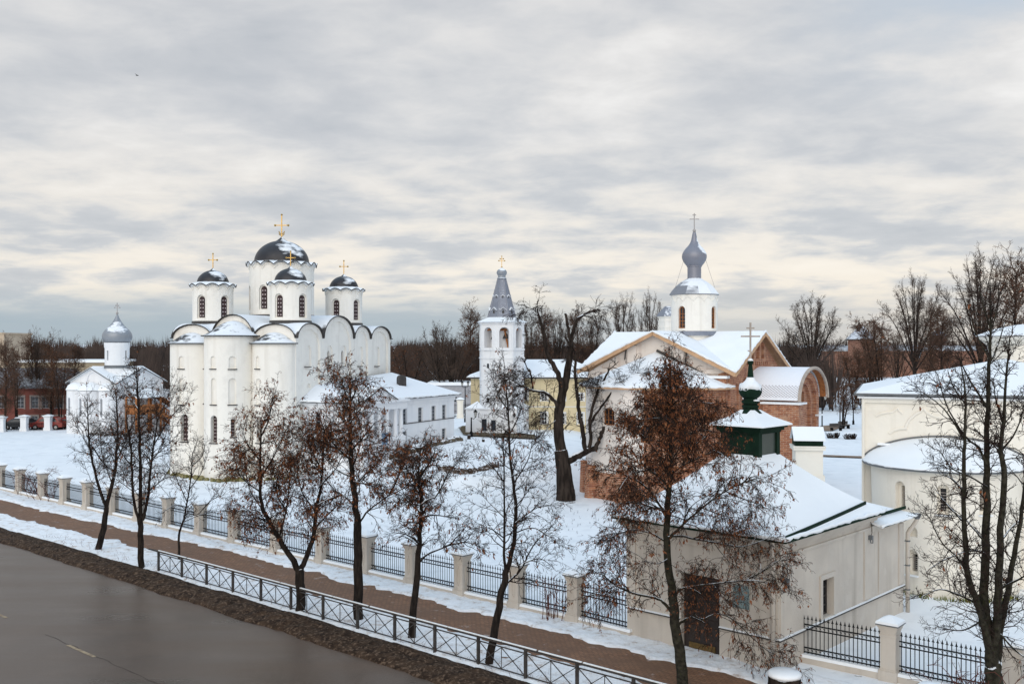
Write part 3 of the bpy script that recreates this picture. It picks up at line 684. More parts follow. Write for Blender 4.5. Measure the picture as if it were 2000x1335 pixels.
    for s, t, off in ((3.2, 2.3, -35), (3.2, 10.0, -35.5), (13.3, 2.3, -26.5), (13.3, 10.0, -30)):
        drum(s, t, 1.74, 12.95, 16.25, 1.36, 16.32, 17.62, 18.95, (13.25, 15.3, 0.56), 5, 12, wa(s, t, off), 0)
cathedral()

# ---------------------------------------------------------------- two-storey annex against its south side
def annex():
    A_, B_, D_ = Vector((-17.9, 83.5)), Vector((-13.08, 82.03)), Vector((-5.6, 96.3))
    root = thing('annex_building', 'low white two-storey wing with columned portico and snowy roof beside the cathedral', 'building', (-11, 88, 1.2))
    F = Fr(B_, D_-B_, (0.886, -0.464)); E = Fr(A_, B_-A_, (-0.293, -0.956))
    LB = (D_-B_).length; LA = (B_-A_).length
    back = [(-14.4, 100.9), (-17.6, 84.2)]
    ZE = 6.25
    mb = MB(); mb.prism([tuple(A_), tuple(B_), tuple(D_)]+back, -0.6, ZE-0.3); wall = mb.build('wall', WHITEB, root)
    c = MB(); w = []
    for px, y1, y0 in ((789.5, 798, 828), (820.5, 795, 824), (846.5, 792, 820.5), (867, 790, 817.5), (866.5, 836, 857), (789, 842, 866)):
        s = F.s(px); P = F.P(s); z0, z1 = F.z(y0, s), F.z(y1, s); ww = 0.72
        c.arch(P, F.n, z0, z1, ww, -0.2, 0.3, False); w.append((P, F.n, z0, z1, ww, WFRAME))
    s = E.s(617); P = E.P(s); z0, z1 = E.z(838, s), E.z(805, s); c.arch(P, E.n, z0, z1, 0.85, -0.2, 0.3, False); w.append((P, E.n, z0, z1, 0.85, WFRAME))
    cut(wall, c)
    for P, n, z0, z1, ww, fm in w: window(root, P, n, z0, z1, ww, -0.14, False, 2, 4, frame=fm)
    for P, n, z0, z1, ww, fm in w: tr = MB(); tr.archring(P, n, z0-0.04, z1, ww+0.04, 0.13, 0.0, 0.05, False); tr.build('window_surround', WHITEB, root)
    def band(off, z0, z1, m, name, s0=None):
        b = MB()
        a0, b0, d0 = E.P(0, off), None, F.P(LB+off*0.9, off)
        k = F.P(-0.0, off); k2 = E.P(LA, off)
        # corner where the two offset lines meet
        det = F.u.x*E.u.y-F.u.y*E.u.x; dx, dy = a0[0]-k[0], a0[1]-k[1]; tt = (dx*E.u.y-dy*E.u.x)/det; cr = (k[0]+F.u.x*tt, k[1]+F.u.y*tt)
        e0 = (back[0][0]+F.u.x*off, back[0][1]+F.u.y*off)
        b.prism([a0, cr, d0, e0, back[1]], z0, z1); return b.build(name, m, root)
    band(0.10, ZE-0.62, ZE-0.30, WHITEB, 'frieze'); band(0.22, ZE-0.30, ZE-0.16, WHITEB, 'cornice'); band(0.36, ZE-0.16, ZE, WHITEB, 'cornice'); band(0.06, 3.88, 3.95, TRIM, 'string_course')
    # roof leaning on the cathedral
    o_ = 0.46
    a0 = (*E.P(-0.0, o_), ZE+0.02); b0 = (*(Vector(F.P(-0.45, o_))), ZE+0.02); d0 = (*F.P(LB+0.5, o_), ZE+0.02); e0 = (back[0][0]+0.3, back[0][1]+0.5, ZE+0.02)
    R1 = (-17.0, 85.7, 7.55); R2 = (-12.0, 99.3, 8.2)
    m2 = MB()
    for poly in ([a0, b0, R1], [b0, d0, R2, R1], [d0, e0, R2]):
        N_ = 1
        n0 = len(m2.v); slab(m2, poly, 0.14)
    rf = m2.build('roof', LEANM, root); fix_normals(rf)
    snow_lip(rf, [a0, b0, d0, e0], 0.09, 3)
    # black dormer hoods
    for px, py, Y, r, h_ in ((610, 775, 84.0, 0.40, 0.32), (786.5, 744, 93.5, 0.36, 0.72)):
        P = At(px, py+3, Y); d = MB(); n = (0.55, -0.83)
        d.arch((P.x, P.y), n, P.z-0.45, P.z+h_, r*2, -0.55, 0.06); dm = d.build('dormer', TRIM, rf)
    # portico
    p0, p1 = 0.2, 6.3; pr = 0.95
    q = MB(); q.prism([F.P(p0, 0.02), F.P(p1, 0.02), F.P(p1, pr), F.P(p0, pr)], -0.2, 3.05); q.build('podium', WHITEB, root)
    q = MB(); q.prism([F.P(p0-0.1, 0.02), F.P(p1+0.1, 0.02), F.P(p1+0.1, pr+0.1), F.P(p0-0.1, pr+0.1)], 5.45, 6.05)
    q.prism([F.P(p0-0.3, 0.02), F.P(p1+0.3, 0.02), F.P(p1+0.3, pr+0.3), F.P(p0-0.3, pr+0.3)], 6.052, 6.22); q.build('entablature', WHITEB, root)
    for s in (0.45, 1.55, 2.65, 3.75, 5.0, 5.85):
        q = MB(); P = F.P(s, pr-0.2)
        q.lathe(P, [(0.25, 3.05), (0.25, 3.17), (0.20, 3.22), (0.205, 4.0), (0.165, 5.2), (0.20, 5.27), (0.24, 5.36), (0.24, 5.45)], 14); q.build('column', WHITEB, root, smooth=True, sharp=40)
    q = MB(); s = (0.0, 4.75); za, zb = 6.22, 7.28
    tri = lambda d, k=0.0: [(*F.P(s[0]-k, d), za), (*F.P(s[1]+k, d), za), (*F.P((s[0]+s[1])/2, d), zb+k*0.45)]
    q.hull2(tri(0.3), tri(pr)); q.build('pediment', WHITEB, root)
    q = MB(); ap, l_, r_ = tri(pr+0.14, 0.3)[2], tri(pr+0.14, 0.3)[0], tri(pr+0.14, 0.3)[1]; ap2, l2, r2 = tri(-1.9, 0.3)[2], tri(-1.9, 0.3)[0], tri(-1.9, 0.3)[1]
    slab(q, [l_, ap, ap2, l2], 0.1); slab(q, [ap, r_, r2, ap2], 0.1); q.build('pediment_roof', SNOWR, root)
    q = MB(); q.bar(Vector(ap)+Vector((0, 0, -0.05)), Vector(r_)+Vector((0, 0, -0.05)), 0.1, 0.08); q.bar(Vector(ap)+Vector((0, 0, -0.05)), Vector(l_)+Vector((0, 0, -0.05)), 0.1, 0.08); q.build('pediment_edge', TRIM, root)
    for s, wd in ((0.7, 0.16), (1.55, 0.16), (3.1, 0.16)):   # half columns of the end wall
        q = MB(); q.lathe(E.P(s, 0.1), [(0.22, 2.2), (0.17, 5.4), (0.25, 5.5), (0.25, 5.6)], 12); q.build('column', WHITEB, root, smooth=True, sharp=40)
    s = F.s(751, pr); dz = F.z(868, s, pr); q = MB(); q.arch(F.P(s), F.n, dz, F.z(845, s, pr), 0.8, pr, pr+0.05, False); q.build('door', mat('blue_door', (0.20, 0.30, 0.42)), root)
annex()
def rubble(name, label, pts, n, seed, sz=(0.25, 0.6), m=None, h=0.35):
    rg = random.Random(seed); mb = MB()
    for i in range(n):
        t = rg.random()*(len(pts)-1); k = int(t); f = t-k; p = Vector(pts[k]).lerp(Vector(pts[k+1]), f)
        p = p+Vector((rg.uniform(-0.5, 0.5), rg.uniform(-0.5, 0.5))); r = rg.uniform(*sz)
        z = T(p.x, p.y)
        pr = [(r*0.75, z-0.2), (r, z+r*0.25), (r*0.8, z+r*0.6), (r*0.35, z+r*0.8)]
        mb.lathe((p.x, p.y), pr, 7, rg.random()*6, wob=lambda i_, a_: rg.uniform(-0.08, 0.08))
    return props(mb.build(name, m or STONE, loc=(pts[0][0], pts[0][1], T(pts[0][0], pts[0][1]))), label, None, None, 'stuff')
rubble('foundation_rubble', None, [(-10.2, 85.6), (-8.0, 89.7), (-5.2, 95.6)], 110, 5, (0.25, 0.55))
rubble('cathedral_footing_moss', None, [(-29.2, 86.0), (-27.3, 82.5), (-24.0, 79.9), (-21.0, 80.6), (-18.0, 81.4)], 100, 8, (0.12, 0.3), MOSSW)

# ---------------------------------------------------------------- bell tower
def belfry():
    cx, cy = -1.08, 105.0; g = 1.7
    root = thing('bell_tower', 'slender white octagonal bell tower with grey tent spire', 'bell tower', (cx, cy, g))
    z = lambda py: Z(py, 104.2)
    a0 = atan2(-cy, -cx)+radians(29)            # one corner 29 degrees right of the view
    oc = lambda r, zz: [(cx+r*cos(a0+k*pi/4), cy+r*sin(a0+k*pi/4), zz) for k in range(8)]
    rc = 2.44; q = cos(pi/8)
    mb = MB(); mb.prism([p[:2] for p in oc(rc, 0)], g-0.6, z(629)); shaft = mb.build('shaft', WHITEB, root)
    c = MB(); c.lathe((cx, cy), [(1.75, z(680)), (1.75, z(637))], 16, a0); cut(shaft, c)
    c = MB(); slots = []
    for k in range(8):
        a = a0+pi/8+k*pi/4; n = (cos(a), sin(a)); P = (cx+n[0]*rc*q, cy+n[1]*rc*q)
        c.arch(P, n, z(679), z(639), 1.02, -1.2, 0.3)
        c.arch(P, n, z(694), z(684.5), 1.1, -0.07, 0.3, False); c.arch(P, n, z(752), z(745), 1.1, -0.07, 0.3, False)
        slots.append((P, n))
    cut(shaft, c)
    for P, n in slots:
        m2 = MB(); m2.archring(P, n, z(679), z(639), 1.06, 0.16, -0.01, 0.05); m2.build('arch_moulding', WHITEB, shaft)
    bd = MB()
    for y0, y1, r in ((683.5, 681, 2.52), (700, 697.5, 2.52), (633, 629.5, 2.56), (629.4, 627.5, 2.66), (742, 739.5, 2.50)):
        bd.prism([p[:2] for p in oc(r, 0)], z(y0), z(y1))
    explode(bd.build('string_course', WHITEB, root))
    # small windows on the lit face
    for (px, py, w, h) in ((957, 713.5, 0.32, 0.5), (957, 780, 0.32, 0.5)):
        k = min(range(8), key=lambda k: abs(1000+K*slots[k][0][0]/slots[k][0][1]-px)+(1000 if slots[k][0][1] > cy else 0)); P, n = slots[k]
        window(shaft, P, n, z(py)-h/2, z(py)+h/2, w, 0.012, True); m2 = MB(); m2.archring(P, n, z(py)-h/2, z(py)+h/2, w, 0.12, 0, 0.05); m2.build('window_surround', WHITEB, shaft)
    # bells on timber beams
    for dx, dy, zz, r in ((-0.75, -1.0, 11.5, 0.42), (0.45, -1.1, 11.6, 0.36), (1.15, -0.5, 11.45, 0.40)):
        b = MB(); b.lathe((cx+dx, cy+dy), [(r, zz), (r*0.92, zz+0.06), (r*0.66, zz+r*0.8), (r*0.5, zz+r*1.3), (r*0.12, zz+r*1.5)], 14); b.build('bell', TRIM, root, smooth=True)
    b = MB(); zz = z(643.5)
    for d in (-1.1, -0.3, 0.5): b.bar((cx-1.7, cy+d, zz), (cx+1.7, cy+d, zz), 0.2, 0.22)
    b.bar((cx-0.9, cy-1.45, z(679)), (cx-0.5, cy-1.2, zz), 0.14); b.bar((cx+0.7, cy-1.45, z(679)), (cx+0.3, cy-1.2, zz), 0.14); b.build('bell_frame', WOOD, root)
    # square foot with broached corners
    ux = (cos(radians(-14)), sin(radians(-14))); fc = (cx-0.42, cy-0.1); hw = 2.72
    b = MB(); b.box(fc, ux, hw*2, hw*2, g-0.6, z(795)); foot = b.build('base', WHITEB, root)
    v = (-ux[1], ux[0]); cr = lambda i, j, k=hw: (fc[0]+ux[0]*i*k+v[0]*j*k, fc[1]+ux[1]*i*k+v[1]*j*k)
    S_ = Fr(cr(-1, -1), ux, (-v[0], -v[1]))
    c = MB(); dd = []
    for px, y1, y0, w in ((945.5, 818, 841, 0.56), (963.5, 820, 840, 0.52)):
        s = S_.s(px); c.arch(S_.P(s), S_.n, S_.z(y0, s), S_.z(y1, s), w, -0.25, 0.3, False); dd.append((S_.P(s), S_.z(y0, s), S_.z(y1, s), w))
    s = S_.s(935); c.arch(S_.P(s), S_.n, S_.z(816, s), S_.z(806, s), 0.12, -0.3, 0.3, False)
    for k in range(4): s = 0.7+k*1.25; c.arch(S_.P(s), S_.n, z(803), z(798.5), 0.85, -0.06, 0.3, False)
    cut(foot, c)
    for P, z0, z1, w in dd:
        m2 = MB(); m2.arch(P, S_.n, z0, z1, w, -0.16, -0.12, False); m2.build('door', mat('slate_door', (0.035, 0.045, 0.06)), root)
    b = MB()
    for i, j in ((-1, -1), (1, -1), (1, 1), (-1, 1)):
        k = hw+0.05; A_ = (*cr(i, j, k), z(795)); B_ = (*cr(i*0.25, j, k), z(795)); D_ = (*cr(i, j*0.25, k), z(795)); ap = (*cr(i*0.62, j*0.62, k), z(782))
        pts = [A_, B_, D_]
        b.hull2([A_, B_, D_], [tuple(Vector(ap)*0.97+Vector(p)*0.03) for p in pts]); 
    o = b.build('corner_roof', SNOWR, root); fix_normals(o); explode(o)
    b = MB(); b.box(fc, ux, hw*2+0.14, hw*2+0.14, z(797), z(795.2)); b.build('string_course', WHITEB, root)
    # skirt roof, tent, cupola
    b = MB(); b.hull2(oc(2.82, z(629)), oc(1.52, z(619)))
    b.build('skirt_roof', SNOWR, root)
    b = MB(); b.hull2(oc(1.56, z(620)), oc(0.44, z(543))); tent = b.build('tent_roof', TENTM, root); fix_normals(tent)
    b = MB()
    for k in range(8): b.tube([oc(1.57, z(620))[k], oc(0.45, z(543))[k]], 0.045, 5)
    b.build('rib', GREYM, tent)
    for tier, (py, r, w, h) in enumerate(((611, 1.32, 0.36, 0.95), (583, 0.88, 0.26, 0.7))):
        for k in range(8):
            a = a0+pi/8+k*pi/4; n = (cos(a), sin(a)); P = (cx+n[0]*r*q, cy+n[1]*r*q); zz = z(py)
            b = MB(); b.arch(P, n, zz-h*0.3, zz+h*0.35, w*1.35, -0.35, 0.10, False); d = b.build('dormer', GREYM, tent)
            b = MB(); b.arch(P, n, zz-h*0.2, zz+h*0.3, w*0.62, 0.10, 0.115, True); b.build('opening', TRIM, d)
            tx = (-n[1], n[0]); f = lambda a_, d_, z_: (P[0]+tx[0]*a_+n[0]*d_, P[1]+tx[1]*a_+n[1]*d_, z_)
            b = MB()
            for s_ in (-1, 1): slab(b, [f(0, 0.16, zz+h*0.35+w*0.75), f(s_*w*0.95, 0.16, zz+h*0.33), f(s_*w*0.95, -0.4, zz+h*0.33), f(0, -0.4, zz+h*0.35+w*0.75)], 0.04)
            b.build('dormer_roof', SNOWR, d)
    b = MB(); zz = z(543)
    b.lathe((cx, cy), [(0.46, zz-0.05), (0.52, zz+0.03), (0.42, zz+0.1), (0.40, z(537))]+onion([z(537), z(534.5), z(530), z(526), z(523), z(521)], [0.40, 0.50, 0.545, 0.42, 0.17, 0.06]), 24); b.build('cupola', ONIONL, root, smooth=True, sharp=50)
    cross('cross', root, (cx, cy), z(521), z(499.8)-z(521), GOLD, 0.06, ((0.62, 0.27), (0.80, 0.15)), True, False, 0.10)
belfry()

# ---------------------------------------------------------------- yellow house behind the bell tower
def yellow_house():
    Y = 107.6; g = 1.7
    x0, x1 = (919.5-1000)/K*Y, 10.6
    root = thing('yellow_house', 'long pale yellow two-storey house with snowy hipped roof behind the bell tower', 'house', (3, Y+4, g))
    S_ = Fr((x0, Y), (1, 0), (0, -1)); ze = Z(736, Y)
    mb = MB(); mb.prism([(x0, Y), (x1, Y), (x1, Y+8.5), (x0, Y+8.5)], g-0.6, ze); wall = mb.build('wall', YELL, root)
    c = MB(); w = []
    for px, y1, y0 in ((1024.5, 757.5, 782), (1063, 768, 783), (1024.5, 803, 825.5), (1063, 805, 828), (1098, 768, 783), (1098, 806, 828), (1134, 768, 783), (1134, 806, 828)):
        s = S_.s(px); P = S_.P(s); z0, z1 = Z(y0, Y), Z(y1, Y); c.arch(P, S_.n, z0, z1, 0.62, -0.18, 0.2, False); w.append((P, z0, z1))
    cut(wall, c)
    for P, z0, z1 in w:
        window(root, P, S_.n, z0, z1, 0.62, -0.12, False, 2, 3, frame=WFRAMEW, fw=0.07, mun=0.06); tr = MB(); tr.archring(P, S_.n, z0-0.05, z1, 0.66, 0.12, 0, 0.04, False); tr.build('window_surround', WFRAMEW, root)
    b = MB(); b.prism([(x0-0.06, Y-0.06), (x1, Y-0.06), (x1, Y+8), (x0-0.06, Y+8)], Z(794.5, Y), Z(793, Y)); b.build('string_course', WFRAMEW, root)
    b = MB(); b.prism([(x0-0.2, Y-0.2), (x1, Y-0.2), (x1, Y+8.7), (x0-0.2, Y+8.7)], ze-0.16, ze); b.build('cornice', WFRAMEW, root)
    b = MB(); b.prism([(x0-0.12, Y-0.14), (x1, Y-0.14), (x1, Y+8), (x0-0.12, Y+8)], g-0.6, Z(845, Y)); b.build('plinth', STONE, root)
    o_ = 0.45; e = ze+0.02; zr = Z(701.5, Y+4.2)
    p = [(x0-o_, Y-o_, e), (x1+o_, Y-o_, e), (x1+o_, Y+8.5+o_, e), (x0-o_, Y+8.5+o_, e)]; r0, r1 = (x0+4.4, Y+4.25, zr), (x1-4.0, Y+4.25, zr)
    b = MB()
    for f in ([p[0], p[1], r1, r0], [p[1], p[2], r1], [p[2], p[3], r0, r1], [p[3], p[0], r0]): slab(b, f, 0.12)
    rf = b.build('roof', SNOWR, root); fix_normals(rf)
    b = MB()
    for i in range(4): b.bar(Vector(p[i])-Vector((0, 0, 0.09)), Vector(p[(i+1) % 4])-Vector((0, 0, 0.09)), 0.1, 0.13)
    b.build('roof_edge', TRIM, rf)
    P = At(1034, 729, Y+0.9); b = MB()
    b.hull2([(P.x-0.42, P.y, P.z-0.2), (P.x+0.42, P.y, P.z-0.2), (P.x, P.y, P.z+0.52)], [(P.x-0.42, P.y+1.2, P.z-0.2), (P.x+0.42, P.y+1.2, P.z-0.2), (P.x, P.y+1.2, P.z+0.52)]); dm = b.build('dormer', TRIM, rf)
    b = MB(); slab(b, [(P.x, P.y-0.08, P.z+0.60), (P.x+0.52, P.y-0.08, P.z-0.18), (P.x+0.52, P.y+1.3, P.z-0.18), (P.x, P.y+1.3, P.z+0.6)], 0.05); slab(b, [(P.x, P.y-0.08, P.z+0.60), (P.x-0.52, P.y-0.08, P.z-0.18), (P.x-0.52, P.y+1.3, P.z-0.18), (P.x, P.y+1.3, P.z+0.6)], 0.05); b.build('dormer_roof', SNOWR, dm)
    s = S_.s(1001.5); b = MB(); b.arch((S_.P(s)[0], Y), S_.n, Z(819, Y), Z(810.5, Y), 0.42, 0.0, 0.04, False)
    props(b.build('wall_sign', SIGNG, loc=(S_.P(s)[0], Y, Z(815, Y))), 'small green notice board on the yellow house wall near the bell tower', 'sign')
yellow_house()

# ---------------------------------------------------------------- brick church with the grey onion dome
def brick_church():
    A = radians(33); Kc = Vector((15.35, 70.0)); w = 11.35
    L_ = fr(Kc, A, 'l'); R_ = fr(Kc, A, 'r'); W = lambda r, l: (Kc.x+R_.u.x*r+L_.u.x*l, Kc.y+R_.u.y*r+L_.u.y*l)
    c0 = W(w/2, w/2); ze, zr = 9.25, Z(646, 75)
    root = thing('brick_church', 'old brick and whitewash church with snowy gables and tall grey onion dome', 'church', (*c0, 0))
    mb = MB(); mb.prism([W(0, 0), W(w, 0), W(w, w), W(0, w)], -1.0, ze-0.05)
    wall = mb.build('wall', BRICK, root)
    c = MB()
    # blind arches, pilaster recesses and small openings of the brick front
    for s, wd, z0, z1, dp in ((1.3, 0.9, 3.0, 8.2, 0.16), (3.0, 1.3, 2.5, 8.6, 0.2), (5.6, 2.3, 2.0, 8.9, 0.22), (8.3, 1.3, 2.5, 8.6, 0.2), (10.1, 0.9, 3.0, 8.2, 0.16)):
        c.arch(R_.P(s), R_.n, z0, z1, wd, -dp, 0.3)
    for s, wd in ((2.2, 2.6), (9.0, 2.6)): c.arch(L_.P(s), L_.n, 1.5, 8.9, wd, -0.14, 0.3, False)
    cut(wall, c)
    c = MB(); wn = []
    for s, z0, z1, wd in ((3.0, 5.7, 6.6, 0.75), (3.0, 7.2, 8.2, 0.4), (1.3, 5.2, 6.2, 0.4)): c.arch(R_.P(s), R_.n, z0, z1, wd, -0.75, 0.3, z1 > 7)
    cut(wall, c)
    # gables
    for F, nm, m in ((L_, 'gable', PINKP), (R_, 'gable', BRICK), (Fr(W(w, 0), L_.u, R_.u), 'gable', BRICK), (Fr(W(0, w), R_.u, L_.u), 'gable', PINKP)):
        b = MB(); t0 = [(*F.P(0, 0), ze-0.05), (*F.P(w, 0), ze-0.05), (*F.P(w/2, 0), zr-0.12)]; t1 = [(*F.P(0, -0.5), ze-0.05), (*F.P(w, -0.5), ze-0.05), (*F.P(w/2, -0.5), zr-0.12)]
        b.hull2(t0, t1); o = b.build(nm, m, root); fix_normals(o)
        c = MB(); zc = 10.9
        if F is R_:
            for s, wd, z1 in ((w/2-1.1, 0.75, 11.2), (w/2, 0.8, 11.7), (w/2+1.1, 0.75, 11.2)): c.arch(F.P(s), F.n, 9.9, z1, wd, -0.2, 0.3)
            for k in range(11): c.arch(F.P(w/2-2.2+k*0.44), F.n, 9.42, 9.72, 0.22, -0.14, 0.3)
            cut(o, c)
        elif F is L_:
            for s in (2.3, w-2.3): c.arch(F.P(s), F.n, 9.0, 9.95, 2.2, -0.12, 0.3, False)
            cut(o, c)
            b = MB()
            for s in (3.75, w-3.75): b.arch(F.P(s), F.n, ze-0.04, 10.9, 0.7, 0.0, 0.14, False)
            explode(b.build('pilaster', PINKP, o))
            b = MB()
            for s, zz in ((3.3, 10.6), (w-3.2, 10.75)): b.bar((*F.P(s, 0.2), zz-0.9), (*F.P(s-0.15, 0.2), zz+0.2), 0.09)
            explode(b.build('iron_tie', TRIM, o))
    paint(wall, [BRICK, PINKP], lambda c_, n_: PINKP if (Vector((c_.x, c_.y))-Kc).dot(L_.u) > 1.5 and n_.x*L_.n.x+n_.y*L_.n.y > 0.5 else None)
    # cross-gabled roof with timber fascia
    o_ = 0.62; O = (*c0, zr)
    cor = [W(-o_, -o_), W(w+o_, -o_), W(w+o_, w+o_), W(-o_, w+o_)]; mid = [W(w/2, -o_), W(w+o_, w/2), W(w/2, w+o_), W(-o_, w/2)]
    ez = ze-0.18; b = MB(); fa = MB(); sf = MB()
    for i in range(4):
        c_, d_ = (*cor[i], ez), (*cor[(i+1) % 4], ez); m_ = (*mid[i], zr)
        slab(b, [c_, m_, O], 0.10); slab(b, [m_, d_, O], 0.10)
        for e in (c_, d_):
            fa.bar(Vector(m_)-Vector((0, 0, 0.22)), Vector(e)-Vector((0, 0, 0.22)), 0.07, 0.26)
    # soffit boarding under the overhang
    inn = [W(0.02, 0.02), W(w-0.02, 0.02), W(w-0.02, w-0.02), W(0.02, w-0.02)]; imd = [W(w/2, 0.02), W(w-0.02, w/2), W(w/2, w-0.02), W(0.02, w/2)]
    for i in range(4):
        j = (i+1) % 4
        for (a, a2, p, p2) in ((cor[i], inn[i], mid[i], imd[i]), (mid[i], imd[i], cor[j], inn[j])):
            za = (zr if a == mid[i] else ez)-0.13; zp = (zr if p == mid[i] else ez)-0.13
            za2 = (zr if a == mid[i] else ez)-0.13; zp2 = (zr if p == mid[i] else ez)-0.13
            slab(sf, [(*a, za), (*p, zp), (*p2, zp2), (*a2, za2)], 0.05)
    rf = b.build('roof', SNOWR, root); fix_normals(rf); fa.build('fascia', WOODP, rf)
    for i in range(4): snow_lip(rf, [(*cor[i], ez), (*mid[i], zr), (*cor[(i+1) % 4], ez)], 0.075, 10+i); o = sf.build('soffit', WOODP, rf); fix_normals(o)
    # brick chimney block at the near corner
    b = MB(); b.box(W(0.35, 0.9), (L_.u.x, L_.u.y), 1.5, 1.6, 6.0, 8.6); b.build('buttress', BRICK, root)
    b = MB(); b.box(W(0.3, 0.9), (L_.u.x, L_.u.y), 1.75, 1.85, 8.6, 8.78); b.build('buttress_cap', SNOWR, root)
    # drum and onion dome
    dc = ((1356-1000)/K*77.6, 77.6); r = 1.78; z = lambda py: Z(py, 77.6)
    b = MB(); b.lathe(dc, [(r, z(668)), (r, z(574))], 48); dr = b.build('drum', WHITE, root, smooth=True, sharp=40)
    va = atan2(-dc[1], -dc[0]); c = MB(); q = []
    for k in range(5):
        a = va+radians(-33+90*k) if k < 4 else va+radians(-33+45)
        n = (cos(a), sin(a)); P = (dc[0]+n[0]*r, dc[1]+n[1]*r)
        if k < 4: c.arch(P, n, z(641.5), z(598.5), 0.62, -0.3, 0.3); q.append((P, n))
    n = None
    a = va+radians(57); 
    cut(dr, c)
    for P, n in q: window(dr, P, n, z(641), z(599), 0.6, -0.22, True, 2, 5, frame=WOOD, fw=0.07)
    b = MB(); ns = 14
    for k in range(ns): b.tube([(dc[0]+(r+0.02)*cos(t), dc[1]+(r+0.02)*sin(t), z(589)+0.32*sin(pi*i/8)) for i in range(9) for t in [2*pi*(k+i/8)/ns]], 0.045, 5)
    b.build('arcade_moulding', WHITE, dr)
    b = MB(); b.lathe(dc, [(r+0.25, z(655)), (r+0.08, z(647)), (r-0.1, z(646))], 40); b.build('flashing', GREYM, dr)
    b = MB(); b.lathe(dc, [(1.9, z(576.5)), (1.96, z(575.3)), (1.75, z(568)), (1.45, z(559)), (1.05, z(551)), (0.6, z(544.5)), (0.5, z(543))], 12); b.build('drum_roof', CAPM, dr, smooth=False)
    b = MB(); pr = [(0.53, z(546)), (0.53, z(522)), (0.58, z(521)), (0.58, z(519))]+onion([z(519), z(514), z(507), z(500.5), z(494), z(486), z(479), z(471), z(462), z(453.5)], [0.60, 0.76, 0.91, 0.955, 0.90, 0.70, 0.45, 0.27, 0.19, 0.12])+[(0.05, z(453))]
    b.lathe(dc, pr, 32); on = b.build('onion_dome', ONIONR, dr, smooth=True, sharp=50)
    cross('cross', dr, dc, z(450.5), z(416.5)-z(450.5), GREYX, 0.07, ((0.66, 0.27), (0.90, 0.10)), False, False, 0.14)
    gw = MB()
    for s_ in (-1, 1): gw.tube([(dc[0]+s_*0.85, dc[1]-0.2, z(508)), (dc[0]+s_*1.55, dc[1]-0.3, z(563))], 0.012, 4)
    gw.build('guy_wire', GREYX, dr)
    # altar apse with broad snowy roof
    za = 8.02
    ply = [(0.35, 0), (0.75, 1.7), (2.9, 3.7), (5.9, 4.9), (8.9, 3.9), (10.9, 1.2), (11.1, 0)]
    mb = MB(); mb.prism([L_.P(ply[0][0], -0.3)]+[L_.P(*p) for p in ply]+[L_.P(ply[-1][0], -0.3)], -1.2, za); ap = mb.build('apse', BRICK, root)
    segs = [Fr(L_.P(*ply[i]), Vector(L_.P(*ply[i+1]))-Vector(L_.P(*ply[i])), (0, -1)) for i in range(6)]
    for F in segs:
        n = Vector((F.u.y, -F.u.x)); n = n if n.dot(L_.n) > -0.2 and n.y < 0.2 else -n; F.n = n
        mid_ = F.P(0.5)
        if (Vector(mid_)+n*0.1-Vector(L_.P(5.6, -3))).length < (Vector(mid_)-n*0.1-Vector(L_.P(5.6, -3))).length: F.n = -n
    c = MB(); wn = []
    F = segs[4]; s = F.s(1187); P = F.P(s)
    F2 = segs[3]; s2 = F2.s(1189)
    FF, ss_ = (F, s) if 0 < s < 3.2 else (F2, s2)
    z0, z1 = FF.z(830, ss_), FF.z(797, ss_); c.arch(FF.P(ss_), FF.n, z0, z1, 1.15, -0.3, 0.3, True, rise=0.3); wn.append((FF.P(ss_), FF.n, z0, z1, 1.15))
    F = segs[2]; c.arch(F.P(1.6), F.n, 4.2, 5.4, 0.9, -0.3, 0.3, True); wn.append((F.P(1.6), F.n, 4.2, 5.4, 0.9))
    cut(ap, c)
    for P, n, z0, z1, ww in wn: window(ap, P, n, z0, z1-0.02, ww, -0.2, True if ww < 1 else False, 3, 3, frame=WOOD, fw=0.09)
    # plastered part of the apse wall (brick shows to the right and along the foot)
    x_of = lambda p: (Vector((p.x, p.y))-Kc).dot(L_.u)
    bm = bmesh.new(); bm.from_mesh(ap.data); org = ORG[ap]
    for zc in (1.9,): bmesh.ops.bisect_plane(bm, geom=bm.verts[:]+bm.edges[:]+bm.faces[:], plane_co=(0, 0, zc-org.z), plane_no=(0, 0, 1))
    pc = Vector((*L_.P(4.6, 0), 0))-org; bmesh.ops.bisect_plane(bm, geom=bm.verts[:]+bm.edges[:]+bm.faces[:], plane_co=pc, plane_no=(L_.u.x, L_.u.y, 0))
    bm.to_mesh(ap.data); bm.free()
    paint(ap, [BRICK, PINKP], lambda c_, n_: PINKP if c_.z > 1.9 and x_of(c_) > 4.6 else BRICK)
    b = MB(); Fp = segs[5]
    for F, s in ((segs[4], 2.9), (segs[4], 0.15), (segs[3], 0.1)): b.tube([(*F.P(s, 0.02), -0.6), (*F.P(s, 0.02), 2.3)], [0.55, 0.45], 10)
    explode(b.build('pier', BRICK, ap))
    e = 0.45; ap_ = (*L_.P(5.75, 0.02), Z(686.5, 73))
    def off(p, q): v = Vector((p[0]-5.7, p[1]+1.5)); return (p[0]+v.x/v.length*q, max(p[1], 0)+max(0, v.y/v.length*q))
    rim = [off(p, e) for p in ply]; rim[0] = (-0.35, 0.02); rim[-1] = (11.5, 0.02); rim[1] = (-0.1, 1.5)
    b = MB()
    for i in range(6): slab(b, [(*L_.P(*rim[i]), za+0.04), (*L_.P(*rim[i+1]), za+0.04), ap_], 0.12)
    arf = b.build('apse_roof', SNOWR, ap); fix_normals(arf)
    snow_lip(arf, [(*L_.P(*p), za+0.03) for p in rim], 0.09, 21)
    b = MB()
